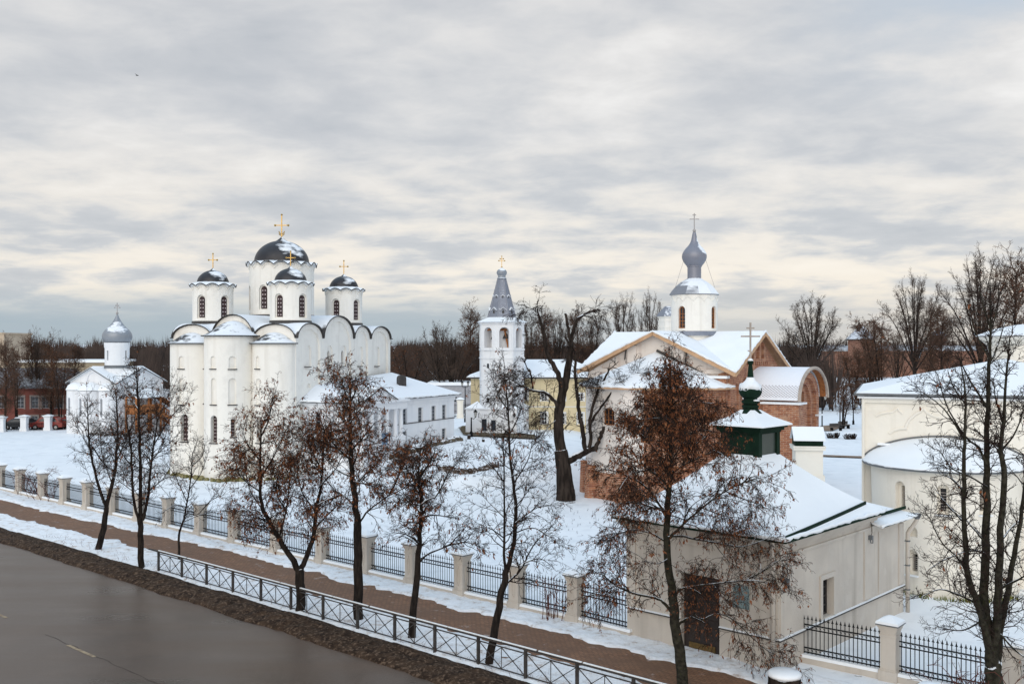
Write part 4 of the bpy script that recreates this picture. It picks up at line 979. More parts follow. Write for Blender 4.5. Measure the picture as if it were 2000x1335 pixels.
    for i in range(6): b.bar((*L_.P(*rim[i]), za-0.10), (*L_.P(*rim[i+1]), za-0.10), 0.06, 0.12)
    b.build('roof_edge', WOODP, arf)
    b = MB(); b.bar(Vector(ap_)+Vector((0.15, -0.05, 0.10)), Vector((*L_.P(0.6, 0.12), za+0.22)), 0.30, 0.16); b.build('flashing', TRIM, arf)
    # barrel-roofed porch
    q_ = 3.9; PO = W(6.5, 0); Rr = 3.45
    N_ = Vector((R_.n.x, R_.n.y)); U_ = Vector((R_.u.x, R_.u.y)); B = lambda a, d: (PO[0]+U_.x*a+N_.x*d, PO[1]+U_.y*a+N_.y*d)
    zs, rise = 7.0, 2.2; ar = lambda f, k=0.0: ((Rr+k)*cos(f), zs+(rise+k)*sin(f))
    pf = [(Rr-0.35, -1.0)]+[((Rr-0.35)*cos(pi*i/20), zs+(rise-0.22)*sin(pi*i/20)) for i in range(21)]+[(-(Rr-0.35), -1.0)]
    b = MB(); b.hull2([(*B(a, -0.2), zz) for a, zz in pf], [(*B(a, q_-0.45), zz) for a, zz in pf]); po = b.build('porch', BRICK, root); fix_normals(po)
    Fp = Fr(B(0, q_-0.45), U_, N_)
    c = MB(); c.arch(Fp.P(0), N_, 0.2, 8.55, 5.0, -0.28, 0.4, True, 18, rise=1.9); cut(po, c)
    c = MB(); c.arch(Fp.P(0), N_, 0.2, 8.1, 3.9, -0.52, 0.4, True, 18, rise=1.7); cut(po, c)
    c = MB()
    for s in (-0.75, 0.75): c.arch(Fp.P(s), N_, 6.2, 7.5, 0.7, -0.85, 0.4)
    c.arch(Fp.P(0), N_, 0.2, 5.3, 2.4, -0.85, 0.4); cut(po, c)
    for s in (-0.75, 0.75): window(po, Fp.P(s), N_, 6.25, 7.45, 0.64, -0.78, True, 1, 3, frame=WOOD, mun=0.03)
    b = MB(); b.arch(Fp.P(0), N_, -0.2, 5.25, 2.3, -0.80, -0.74); b.build('door', mat('pale_door', (0.62, 0.64, 0.68)), po)
    b = MB()
    for s in (-2.95, 2.95): b.box(Fp.P(s, 0.06), U_, 0.95, 0.3, 5.55, 5.68); b.box(Fp.P(s, 0.04), U_, 0.9, 0.25, 2.9, 3.05)
    explode(b.build('ledge', SNOWR, po))
    # barrel roof shell
    b = MB(); n_ = 28; out = [ar(pi*i/n_, 0.12) for i in range(n_+1)]; inn_ = [ar(pi*i/n_, 0.0) for i in range(n_+1)]
    pa = out+inn_[::-1]
    b.hull2([(*B(a, -0.4), zz) for a, zz in pa], [(*B(a, q_+0.05), zz) for a, zz in pa], cap=False)
    for i in range(n_):
        for d in (-0.4, q_+0.05):
            b.poly([(*B(out[i][0], d), out[i][1]), (*B(out[i+1][0], d), out[i+1][1]), (*B(inn_[i+1][0], d), inn_[i+1][1]), (*B(inn_[i][0], d), inn_[i][1])])
    br = b.build('barrel_roof', shingle_mat(N_, U_, PO), po, smooth=True, sharp=40); fix_normals(br)
    b = MB(); b.tube([(*B(a, q_+0.08), zz-0.06) for a, zz in out], 0.13, 6); b.build('roof_edge', WOODG, br)
    b = MB()
    for i in range(1, n_-1):
        a, zz = ar(pi*(i+0.5)/n_, -0.04); 
    for i in range(n_): b.poly([(*B(*x_), z_) for x_, z_ in [((ar(pi*i/n_, -0.03)[0], q_), ar(pi*i/n_, -0.03)[1]), ((ar(pi*(i+1)/n_, -0.03)[0], q_), ar(pi*(i+1)/n_, -0.03)[1]), ((ar(pi*(i+1)/n_, -0.03)[0], q_-0.46), ar(pi*(i+1)/n_, -0.03)[1]), ((ar(pi*i/n_, -0.03)[0], q_-0.46), ar(pi*i/n_, -0.03)[1])]])
    b.build('soffit', WOOD, br)
    b = MB(); zz = 6.75
    b.box(B(-Rr+0.05, q_-1.1), N_, 2.6, 1.3, -1.0, zz); b.build('pier', BRICK, po)
    b = MB(); b.box(B(-Rr+0.05, q_-1.1), N_, 2.9, 1.6, zz, zz+0.12); b.build('pier_cap', SNOWR, po)
def shingle_mat(N_, U_, O_):
    m = bpy.data.materials.new('snowy_shingles'); m.use_nodes = True; nt = m.node_tree; L = nt.links.new; bs = nt.nodes['Principled BSDF']; bs.inputs['Roughness'].default_value = 0.8
    ge = node(nt, 'ShaderNodeNewGeometry'); sp = node(nt, 'ShaderNodeSeparateXYZ'); L(ge.outputs['Position'], sp.inputs[0])
    d = node(nt, 'ShaderNodeVectorMath'); d.operation = 'DOT_PRODUCT'; d.inputs[1].default_value = (N_.x, N_.y, 0); L(ge.outputs['Position'], d.inputs[0])
    def mth(op, a, b=None):
        n = node(nt, 'ShaderNodeMath'); n.operation = op
        for i, v in enumerate((a, b)):
            if v is None: continue
            if isinstance(v, (int, float)): n.inputs[i].default_value = v
            else: L(v, n.inputs[i])
        return n.outputs[0]
    a = mth('MULTIPLY', d.outputs['Value'], 13.0); z = mth('MULTIPLY', sp.outputs[2], 19.0)
    p = mth('MULTIPLY', mth('SINE', mth('ADD', a, z)), mth('SINE', mth('SUBTRACT', a, z)))
    f = mth('MULTIPLY', mth('LESS_THAN', mth('ABSOLUTE', p), 0.16), mth('MULTIPLY', mth('LESS_THAN', sp.outputs[2], 8.05), mth('GREATER_THAN', sp.outputs[2], 7.2)))
    mx = node(nt, 'ShaderNodeMix'); mx.data_type = 'RGBA'; L(f, mx.inputs[0]); mx.inputs[6].default_value = (0.80, 0.82, 0.87, 1); mx.inputs[7].default_value = (0.25, 0.225, 0.24, 1); L(mx.outputs[2], bs.inputs['Base Color'])
    bp = node(nt, 'ShaderNodeBump'); bp.inputs['Strength'].default_value = 0.15; bp.inputs['Distance'].default_value = 0.03; L(p, bp.inputs['Height']); L(bp.outputs[0], bs.inputs['Normal'])
    return m
brick_church()

# ---------------------------------------------------------------- gatehouse chapel on the street
def gatehouse():
    A = radians(43); Q = Vector((8.94, 33.3)); wl, wr, w2 = 6.28, 7.28, 10.5
    L_ = fr(Q, A, 'l'); R_ = fr(Q, A, 'r'); W = lambda r, l: (Q.x+R_.u.x*r+L_.u.x*l, Q.y+R_.u.y*r+L_.u.y*l)
    root = thing('gatehouse_chapel', 'beige chapel with green lantern and snowy pyramid roof beside the street', 'chapel', (*W(wr/2, wl/2), 0))
    ze = 4.45
    mb = MB(); mb.prism([W(0, 0), W(wr, 0), W(wr, wl), W(0, wl)], -0.4, ze-0.02); wall = mb.build('wall', PLAST, root)
    a0, a1 = L_.s(1405), L_.s(1330); dc = (a0+a1)/2; dw = a1-a0
    c = MB(); c.arch(L_.P(dc), L_.n, 0.02, 2.78, dw, -0.32, 0.3, False)
    s0, s1 = R_.s(1604.5), R_.s(1626); sw = (s0+s1)/2; zw0, zw1 = R_.z(1203, sw), R_.z(1128, sw)
    c.arch(R_.P(sw), R_.n, zw0, zw1, s1-s0, -0.32, 0.3, False)
    cut(wall, c)
    window(root, R_.P(sw), R_.n, zw0, zw1, s1-s0, -0.27, False, 2, 4, frame=TRIM, fw=0.07)
    b = MB(); b.archring(R_.P(sw), R_.n, zw0+0.0, zw1, s1-s0, 0.17, 0, 0.06, False); b.build('window_surround', PLAST, root)
    b = MB(); b.arch(L_.P(dc), L_.n, 0.03, 2.76, dw-0.02, -0.27, -0.2, False); door = b.build('door', DOORW, root)
    b = MB()
    for s_ in (-1, 1):
        for z0, z1 in ((0.55, 1.15), (1.3, 2.0), (2.1, 2.6)): b.archring(L_.P(dc+s_*dw*0.245), L_.n, z0, z1, dw*0.26, 0.05, -0.2, -0.17, False)
    b.build('door_panel', DOORW, door)
    b = MB(); b.arch(L_.P(dc+0.02), L_.n, 0.10, 0.30, dw*0.68, -0.2, -0.16, False); 
    for k in range(16): b.arch(L_.P(dc-dw*0.31+k*dw*0.041), L_.n, 0.14, 0.26, 0.028, -0.159, -0.145, False)
    b.build('kick_plate', BRASS, door)
    b = MB(); b.bar((*L_.P(dc-0.06, -0.15), 1.15), (*L_.P(dc-0.06, -0.15), 1.45), 0.04); b.build('handle', BRASS, door)
    # corner pilasters, string course with snow, cornice
    b = MB()
    for s, w_ in ((0.2, 0.4), (wl-0.2, 0.4)): b.arch(L_.P(s), L_.n, 1.2, ze-0.55, w_, 0, 0.05, False)
    for s, w_ in ((0.2, 0.36), (wr-0.32, 0.62)): b.arch(R_.P(s), R_.n, 1.2, ze-0.55, w_, 0, 0.05, False)
    explode(b.build('pilaster', PLAST, root))
    def ringrect(o_, z0, z1, m, name, w_r=wr):
        q = MB(); q.prism([W(-o_, -o_), W(w_r+o_, -o_), W(w_r+o_, wl+o_), W(-o_, wl+o_)], z0, z1); return q.build(name, m, root)
    for o_, z0, z1 in ((0.06, ze-0.62, ze-0.52), (0.10, ze-0.34, ze-0.26), (0.2, ze-0.255, ze-0.14), (0.3, ze-0.135, ze-0.02)): ringrect(o_, z0, z1, PLAST, 'cornice')
    # string course: two bands broken by the door
    b = MB(); sn = MB(); zz = R_.z(1248, 0)
    for F, lst in ((L_, ((-0.08, a0-0.02), (a1+0.02, wl))), (R_, ((-0.08, w2),))):
        for p, q in lst:
            b.prism([F.P(p, -0.02), F.P(q, -0.02), F.P(q, 0.10), F.P(p, 0.10)], zz-0.06, zz-0.02); sn.prism([F.P(p, -0.02), F.P(q, -0.02), F.P(q, 0.085), F.P(p, 0.085)], zz-0.018, [zz+0.02, zz+0.02, zz+0.015, zz+0.015])
    b.build('string_course', TRIM, root); sn.build('ledge_snow', SNOWR, root)
    # main roof: pyramid with a lower green-edged eave strip
    o_ = 0.42; top = (*W(wr/2, wl/2), 0); tz = 6.85; k = 0.75
    ea = [W(-o_, -o_), W(wr+o_, -o_), W(wr+o_, wl+o_), W(-o_, wl+o_)]; tp = [W(wr/2-k, wl/2-k), W(wr/2+k, wl/2-k), W(wr/2+k, wl/2+k), W(wr/2-k, wl/2+k)]
    b = MB(); n = 8; n0 = len(b.v)
    for i in range(4):
        j = (i+1) % 4
        for a in range(n):
            for c_ in range(6):
                def pt(u, v):
                    e = Vector(ea[i]).lerp(Vector(ea[j]), u); t = Vector(tp[i]).lerp(Vector(tp[j]), u); p = e.lerp(t, v)
                    z = ze+0.10+(tz-ze-0.10)*(v**1.0)-0.16*sin(pi*v)*1.0
                    return (p.x, p.y, z)
                b.poly([pt(a/n, c_/6), pt((a+1)/n, c_/6), pt((a+1)/n, (c_+1)/6), pt(a/n, (c_+1)/6)])
    b.prism([p for p in ea], ze+0.02, ze+0.099, top=True)
    bm = b.build('roof', SNOWR, root); bmw = bmesh.new(); bmw.from_mesh(bm.data); bmesh.ops.remove_doubles(bmw, verts=bmw.verts, dist=0.002); bmw.to_mesh(bm.data); bmw.free(); fix_normals(bm)
    snow_lip(bm, [(*p, ze+0.13) for p in ea], 0.075, 31, True)
    b = MB(); ins = 0.16
    for i in range(4):
        p, q = Vector((*ea[i], ze+0.06)), Vector((*ea[(i+1) % 4], ze+0.06)); b.bar(p, q, 0.05, 0.13)
    b.build('eave_board', GREEN, bm)
    b = MB()      # raised snow guard along the right-hand slope
    def rp(u, v):
        p = Vector(ea[0]).lerp(Vector(ea[1]), u).lerp(Vector(tp[0]).lerp(Vector(tp[1]), u), v); return Vector((p.x, p.y, ze+0.10+(tz-ze-0.10)*v-0.16*sin(pi*v)+0.03))
    gp = [rp(0.015+0.955*k/8, 0.015+0.15*k/8) for k in range(9)]
    for k in range(8): b.bar(gp[k], gp[k+1], 0.05, 0.15)
    b.build('snow_guard', GREEN, bm)
    # lantern
    lc = W(wr/2, wl/2); u = (L_.u.x, L_.u.y); hs = 0.74; z = lambda py: Z(py, 38.1)
    b = MB(); b.box(lc, u, hs*2, hs*2, z(900), z(838)); ln = b.build('lantern', GREEN, root)
    paint(ln, [GREEN, GREEND], lambda c_, n_: GREEND if n_.x*R_.n.x+n_.y*R_.n.y > 0.7 else None)  # right-hand face gets the lighter green, its sky sheen painted in
    b = MB()
    for i, j in ((-1, -1), (1, -1), (1, 1), (-1, 1)):
        p = (lc[0]+u[0]*i*hs*0.93-u[1]*j*hs*0.93, lc[1]+u[1]*i*hs*0.93+u[0]*j*hs*0.93); b.box(p, u, 0.24, 0.24, z(899), z(843))
    explode(b.build('corner_post', GREEN, ln))
    b = MB()
    for o1, y0, y1 in ((0.10, 842.9, 839), (0.19, 838.9, 833.5), (0.28, 833.4, 829.5)): b.box(lc, u, (hs+o1)*2, (hs+o1)*2, z(y0), z(y1))
    b.box(lc, u, hs*2+0.16, hs*2+0.16, z(901), z(897)); b.build('lantern_cornice', GREEN, ln)
    b = MB(); n = 6; R0 = hs+0.42; pr = [(R0, z(828.8)), (R0*0.98, z(826)), (R0*0.74, z(819)), (R0*0.52, z(812.5)), (R0*0.36, z(805)), (0.27, z(799.5))]
    sq = lambda r, zz: [(lc[0]+u[0]*i*r-u[1]*j*r, lc[1]+u[1]*i*r+u[0]*j*r, zz) for i, j in ((-1, -1), (1, -1), (1, 1), (-1, 1))]
    for i in range(len(pr)-1): b.hull2(sq(*pr[i]), sq(*pr[i+1]), cap=(i in (0, len(pr)-2)))
    lr_ = b.build('lantern_roof', SNOWR, ln)
    b = MB(); pr = [(0.46, z(806)), (0.30, z(799)), (0.28, z(796)), (0.32, z(794.8)), (0.32, z(791.5)), (0.26, z(790)), (0.27, z(787.5)), (0.33, z(786.3)), (0.34, z(782)), (0.27, z(780.5)), (0.25, z(777.5))]
    pr += onion([z(777), z(773), z(766.5), z(759.5), z(753.5), z(748), z(743.5), z(738), z(726), z(712)], [0.26, 0.36, 0.425, 0.43, 0.36, 0.24, 0.16, 0.125, 0.10, 0.07])
    b.lathe(lc, pr, 16, 0.2); b.lathe(lc, [(0.02, z(713)), (0.10, z(711)), (0.115, z(707)), (0.10, z(703.5)), (0.02, z(701))], 12); on = b.build('onion', GREEN, ln, smooth=False)
    b = MB(); sp_ = [(0.438, z(760)), (0.40, z(752.5)), (0.29, z(747)), (0.20, z(743)), (0.15, z(738.5)), (0.14, z(736.5))]
    rg = random.Random(3); b.lathe(lc, sp_, 20, wob=lambda i, a: (0.05*sin(3*a)+0.035*sin(7*a+1) if i < 2 else 0)); b.lathe(lc, [(0.07, z(705)), (0.118, z(704)), (0.07, z(700.5)), (0.02, z(699.5))], 10); b.lathe((lc[0]+0.16, lc[1]-0.2), [(0.16, z(782)), (0.14, z(780.5)), (0.03, z(779))], 10); b.build('onion_snow', SNOWR, ln, smooth=True)
    cr = MB(); cu = Vector((cos(-0.05), sin(-0.05), 0)); zt, z0 = z(629.5), z(701)
    cr.bar((*lc, z0), (*lc, zt), 0.062, 0.062); p = Vector((*lc, z(640.5))); cr.bar(p-cu*0.15, p+cu*0.15, 0.055, 0.055); p = Vector((*lc, z(656.5))); cr.bar(p-cu*0.36, p+cu*0.36, 0.055, 0.06); p = Vector((*lc, z(686))); cr.bar(p-cu*0.10+Vector((0, 0, 0.03)), p+cu*0.10-Vector((0, 0, 0.03)), 0.05)
    cr.build('cross', WOODG, ln)
    # lower annexe with its own little roof
    zl = 3.98
    b = MB(); b.prism([W(wr+0.002, -0.0), W(w2, -0.0), W(w2, wl-0.6), W(wr+0.002, wl-0.6)], -0.4, zl); ax = b.build('side_wing', PLAST, root)
    b = MB(); b.arch(R_.P(wr+0.75), R_.n, 1.2, zl-0.35, 0.02, 0, 0.03, False); b.arch(R_.P(w2-0.28), R_.n, 1.2, zl-0.3, 0.45, 0, 0.05, False); b.arch(R_.P((wr+w2)/2), R_.n, zl-0.24, zl-0.02, w2-wr+0.1, 0.0, 0.1, False); explode(b.build('pilaster', PLAST, ax))
    e0, e1 = zl+0.02, zl+1.0
    b = MB(); P1, P2, P3, P4 = W(wr+0.0, -0.45), W(w2+0.45, -0.45), W(w2+0.45, wl-0.4), W(wr+0.0, wl-0.4); rg1, rg2 = W(wr+0.0, wl/2), W(w2-2.0, wl/2)
    for f in ([(*P1, e0), (*P2, e0), (*rg2, e1), (*rg1, e1)], [(*P2, e0), (*P3, e0), (*rg2, e1)], [(*P3, e0), (*P4, e0), (*rg1, e1), (*rg2, e1)]): slab(b, f, 0.07)
    wr_ = b.build('wing_roof', SNOWR, ax); fix_normals(wr_); snow_lip(wr_, [(*P1, e0), (*P2, e0), (*P3, e0)], 0.06, 41)
    b = MB(); b.bar((*W(wr+0.05, -0.46), e0-0.04), (*W(w2+0.46, -0.46), e0-0.04), 0.04, 0.06); b.bar((*W(w2+0.46, -0.46), e0-0.04), (*W(w2+0.46, wl-0.4), e0-0.04), 0.04, 0.06); b.bar((*W(wr+0.1, 0.12), e0+0.24), (*W(w2+0.30, 0.02), e0+0.26), 0.05, 0.12); b.build('eave_board', GREEN, wr_)
    # chimney with green louvred hood
    P = At(1577, 935, 43.0); zz = lambda py: Z(py, 43.0); cu2 = (cos(radians(-8)), sin(radians(-8)))
    b = MB(); b.box((P.x, P.y), cu2, 1.14, 1.0, 3.6, zz(877)); ch = b.build('chimney', CREAMW, root)
    b = MB(); b.box((P.x, P.y), cu2, 1.32, 1.18, zz(876.5), zz(871.5)); b.box((P.x, P.y), cu2, 1.36, 1.22, zz(871.3), zz(868.5)); b.box((P.x, P.y), cu2, 1.28, 1.12, zz(945), zz(925)); explode(b.build('chimney_band', CREAMW, ch))
    b = MB(); b.box((P.x, P.y), cu2, 1.16, 0.98, zz(868.2), zz(853)); hd = b.build('chimney_hood', GREEN, ch)
    ux, uy = cu2; f = lambda a, d, z_: (P.x+ux*a-uy*d, P.y+uy*a+ux*d, z_)
    b = MB(); b.hull2([f(0.58, -0.49, zz(853)), f(0.58, 0.49, zz(853)), f(0.58, 0, zz(834.5))], [f(-0.58, -0.49, zz(853)), f(-0.58, 0.49, zz(853)), f(-0.58, 0, zz(834.5))]); b.build('hood_gable', GREEN, hd)
    b = MB(); slab(b, [f(-0.66, -0.60, zz(856)), f(0.66, -0.60, zz(856)), f(0.66, 0, zz(832.5)), f(-0.66, 0, zz(832.5))], 0.05); slab(b, [f(-0.66, 0.60, zz(856)), f(0.66, 0.60, zz(856)), f(0.66, 0, zz(832.5)), f(-0.66, 0, zz(832.5))], 0.05); b.build('hood_roof', SNOWR, hd)
    b = MB()
    for k in range(5): b.bar(f(0.6, -0.17, zz(863-k*3.6)), f(0.6, 0.17, zz(863-k*3.6)), 0.05, 0.045)
    b.build('louvre', GREEND, hd)
    # drainpipes
    def pipe(pts, r, m=PLAST):
        b = MB(); b.tube(pts, r, 10); return b.build('drainpipe', m, root, smooth=True)
    pe = W(w2+0.12, -0.14); h_ = W(w2+0.38, -0.42)
    pipe([(*h_, zl+0.02), (*h_, zl-0.2), (*W(w2+0.24, -0.30), zl-0.45), (*pe, zl-0.75), (*pe, zl-0.95), (*pe, 0.0)], 0.085)
    b = MB(); b.lathe(h_, [(0.09, zl-0.16), (0.17, zl+0.0), (0.18, zl+0.06)], 10); 
    for zc in (0.9, 1.9, 2.9): b.lathe(pe, [(0.105, zc), (0.105, zc+0.05)], 10); b.bar((*pe, zc+0.02), (*W(w2-0.05, 0.03), zc+0.02), 0.02)
    explode(b.build('pipe_bracket', GUTT, root))
    qe = W(-0.02, 0.32); qe = (L_.P(0.16, 0.13)); pipe([(*L_.P(0.0, 0.42), ze-0.02), (*L_.P(0.05, 0.40), ze-0.3), (*L_.P(0.16, 0.14), ze-0.75), (*qe, ze-1.1), (*qe, 0.1)], 0.075)
    # security lamps on curved brackets
    for s, zz_ in ((0.28, ze-0.75), (wr-0.25, ze-0.25)):
        p = Vector(R_.P(s)); b = MB(); q = lambda d, z_: (p.x+R_.n.x*d, p.y+R_.n.y*d, z_)
        b.tube([q(0.05, zz_), q(0.16, zz_-0.1), q(0.17, zz_-0.45), q(0.12, zz_-0.62)], 0.014, 5); cb_ = b.build('camera_cable', TRIM, root)
        b = MB(); b.box((p.x+R_.n.x*0.1, p.y+R_.n.y*0.1), (R_.n.x, R_.n.y), 0.2, 0.14, zz_-0.72, zz_-0.56); b.tube([q(0.1, zz_-0.72), q(0.13, zz_-0.84), q(0.2, zz_-0.84), q(0.21, zz_-0.72)], 0.022, 6); b.build('floodlight', GUTT, root)
    s = L_.s(1448); b = MB(); b.arch(L_.P(s), L_.n, L_.z(1187, s), L_.z(1142, s), 0.62, 0.0, 0.03, False); props(b.build('wall_plaque', TEAL, loc=(*L_.P(s), 1.9)), 'weathered teal notice plaque on the beige wall beside the dark chapel door', 'plaque')
gatehouse()
# ---------------------------------------------------------------- pale church with the broad apse on the right
def apse_church():
    Y0 = 47.2; x0 = (1688-1000)/K*Y0; ang = radians(21)
    root = thing('apse_church', 'cream church with broad round apse under a snowy half-cone roof', 'church', (22, 51, 0))
    F = Fr((x0, Y0), (cos(ang), -sin(ang)), (-sin(ang), -cos(ang))); LN = 12.5; DP = 11.0
    ze = Z(773, Y0)
    B = lambda a, d: F.P(a, -d)
    mb = MB(); mb.prism([B(0, 0), B(LN, 0), B(LN, DP), B(0, DP)], -0.5, ze); wall = mb.build('wall', CREAMW, root)
    # relief of ogee arches and hood moulds
    rl = MB()
    def relief(pts, r=0.055):
        out = []
        for px, py in pts: s = F.s(px); out.append((*F.P(s, 0.01), F.z(py, s)))
        sm_ = []
        for i in range(len(out)-1):
            for k in range(4): sm_.append(Vector(out[i]).lerp(Vector(out[i+1]), k/4))
        sm_.append(Vector(out[-1])); rl.tube(sm_, r, 6)
    c8 = lambda x, y: (1680+x*0.277, 630+y*0.277)
    relief([c8(110, 660), c8(140, 642), c8(185, 634), c8(225, 630), c8(250, 612), c8(263, 600), c8(275, 622), c8(300, 640)])
    relief([c8(318, 742), c8(330, 712), c8(350, 680), c8(385, 648), c8(425, 625), c8(445, 603), c8(465, 628), c8(510, 655), c8(560, 668)], 0.07)
    relief([c8(205, 780), c8(235, 758), c8(275, 747), c8(330, 745)], 0.07)
    rl.build('ogee_moulding', CREAMW, wall)
    s = F.s(1726); b = MB(); b.box(F.P(s, 0.1), F.u, 0.55, 0.3, F.z(866, s)-0.05, F.z(866, s)+0.04); b.build('ledge', SNOWR, wall)
    # hipped roof
    o_ = 0.36; zr = ze+1.75; e = ze+0.16
    p = [B(-o_, -o_), B(LN+o_, -o_), B(LN+o_, DP+o_), B(-o_, DP+o_)]; ap = (*B(LN/2+0.2, DP/2-0.6), zr)
    b = MB()
    for i in range(4): slab(b, [(*p[i], e), (*p[(i+1) % 4], e), ap], 0.10)
    rf = b.build('roof', SNOWR, root); fix_normals(rf)
    b = MB(); q = [B(-o_-0.05, -o_-0.05), B(LN+o_, -o_-0.05), B(LN+o_, DP+o_), B(-o_-0.05, DP+o_)]
    for i in range(4): b.bar((*q[i], e-0.06), (*q[(i+1) % 4], e-0.06), 0.09, 0.10)
    b.build('gutter', GUTT, rf)
    b = MB(); b.prism([B(-0.3, -0.3), B(LN+0.3, -0.3), B(LN+0.3, DP+0.3), B(-0.3, DP+0.3)], ze-0.09, ze+0.0); b.build('eave_ledge', SNOWR, wall)
    b = MB(); b.prism([B(-0.12, -0.12), B(LN+0.1, -0.12), B(LN+0.1, DP), B(-0.12, DP)], ze-0.3, ze-0.1); b.build('cornice', CREAMW, wall)
    # apse
    s0 = F.s(1845); r = 3.22; za = Z(917, 43.6); ap_ = lambda a, k=0.0: F.P(s0+(r+k)*cos(a), 0.1+(r+k)*sin(a))
    b = MB(); b.hull2([(*ap_(pi*i/48, -0.16), -0.5) for i in range(49)], [(*ap_(pi*i/48), za) for i in range(49)]); aps = b.build('apse', CREAMW, root); fix_normals(aps)
    def at(px):
        best = None
        for i in range(1, 400):
            a = pi*i/400; n = F.u*cos(a)+F.n*sin(a); P = ap_(a)
            if n[0]*P[0]+n[1]*P[1] > 0: continue
            q_ = abs(1000+K*P[0]/P[1]-px)
            if best is None or q_ < best[0]: best = (q_, P, n)
        return best[1], best[2]
    c = MB(); ww = []
    for px, y1, y0, w in ((1757, 939, 1001, 0.50), (1779, 1027, 1048, 0.5), (1780, 1073, 1122, 0.5), (1842, 945, 1005, 0.5), (1925, 945, 1005, 0.5)):
        P, n = at(px); z0, z1 = Z(y0, P[1]), Z(y1, P[1]); c.arch(P, n, z0, z1, w, -0.30, 0.4, True)
        if y0-y1 > 30: ww.append((P, n, z0, z1, w))
    cut(aps, c); c = MB()
    for P, n, z0, z1, w in ww: c.arch(P, n, z0+0.12, z1-0.22, w*0.48, -0.7, 0.4, False)
    cut(aps, c)
    for P, n, z0, z1, w in ww:
        window(aps, P, n, z0+0.12, z1-0.22, w*0.48, -0.6, False); b = MB(); tx = (-n[1], n[0])
        for k in range(7): zz = z0+0.2+k*(z1-z0-0.5)/7; b.bar((P[0]-n[0]*0.42-tx[0]*w*0.24, P[1]-n[1]*0.42-tx[1]*w*0.24, zz), (P[0]-n[0]*0.42+tx[0]*w*0.24, P[1]-n[1]*0.42+tx[1]*w*0.24, zz), 0.03)
        b.build('window_grille', GREYX, aps)
        b = MB(); b.box((P[0], P[1]), tx, w+0.1, 0.16, z0-0.05, z0+0.0); b.build('sill', SNOWR, aps)
    # half-cone roof that ends in a curve against the wall
    b = MB(); N = 48; R = 10; o2 = 0.34; zt = Z(853, F.P(F.s(1826))[1])
    wz = lambda a: za+0.05+(zt-za-0.05)*max(0, 1-cos(a)**2)**0.62
    for k in range(R+1):
        t = k/R
        for i in range(N+1):
            a = pi*i/N; p = Vector(ap_(a, o2)); s_ = s0+(r+o2)*cos(a); q = Vector(F.P(s_, 0.03)); p = q.lerp(p, 1-t) if a not in (0, pi) else q
            b.v.append((p.x, p.y, za+0.05+(wz(a)-za-0.05)*(t+0.10*sin(pi*t))))
    for k in range(R):
        for i in range(N): b.face((k*(N+1)+i, k*(N+1)+i+1, (k+1)*(N+1)+i+1, (k+1)*(N+1)+i))
    arf = b.build('apse_roof', SNOWR, aps, smooth=True); fix_normals(arf); snow_lip(arf, [(*ap_(pi*i/24, o2-0.02), za+0.07) for i in range(25)], 0.06, 51)
    b = MB(); b.tube([(*ap_(pi*i/N, o2), za+0.01) for i in range(N+1)], 0.05, 6)
    b.tube([(*F.P(s0+(r+o2)*cos(pi*i/N), 0.04), wz(pi*i/N)+0.06) for i in range(N+1)], 0.035, 5); b.build('roof_edge', GUTT, arf)
    b = MB(); b.tube([(*B(-0.05, -0.12), ze-0.1), (*B(-0.05, -0.12), 0.0)], 0.07, 8); b.build('drainpipe', CREAMW, root)
    # drum rising behind, cut by the frame
    dc = ((2010-1000)/K*53, 53.0); z = lambda py: Z(py, 53)
    b = MB(); b.lathe(dc, [(2.0, z(790)), (2.0, z(660))], 40); dr = b.build('drum', CREAMW, root, smooth=True, sharp=40)
    b = MB(); b.lathe(dc, [(2.12, z(758)), (2.12, z(749)), (2.0, z(748))], 40); b.lathe(dc, [(2.02, z(675)), (2.45, z(660)), (2.55, z(657))], 40); b.build('drum_cornice', CREAMW, dr, smooth=True, sharp=40)
    b = MB(); b.lathe(dc, [(2.6, z(656.8)), (2.6, z(655)), (1.6, z(641)), (0.6, z(634)), (0.02, z(632))], 40); b.build('drum_roof', SNOWR, dr, smooth=True, sharp=40)
    b = MB(); b.lathe(dc, [(2.62, z(657.3)), (2.62, z(656))], 40); b.build('drum_gutter', GUTT, dr)
apse_church()
b = MB(); rg = random.Random(4)
for i in range(420):
    a = pi*(0.2+0.8*rg.random()); r = 3.2+rg.random()*0.45; x = 19.97+r*(0.934*cos(a)-0.358*sin(a)); y = 45.95+r*(-0.358*cos(a)-0.934*sin(a))
    h = rg.uniform(0.08, 0.3); t = rg.random()*6.28; b.poly([(x, y, 0), (x+0.05*cos(t), y+0.05*sin(t), 0), (x+0.06*cos(t+2), y-0.05, h)])
props(b.build('apse_grass', mat('winter_grass', (0.20, 0.19, 0.035), (0.12, 0.14, 0.03), 3.0), loc=(21, 44, 0)), kind='stuff')

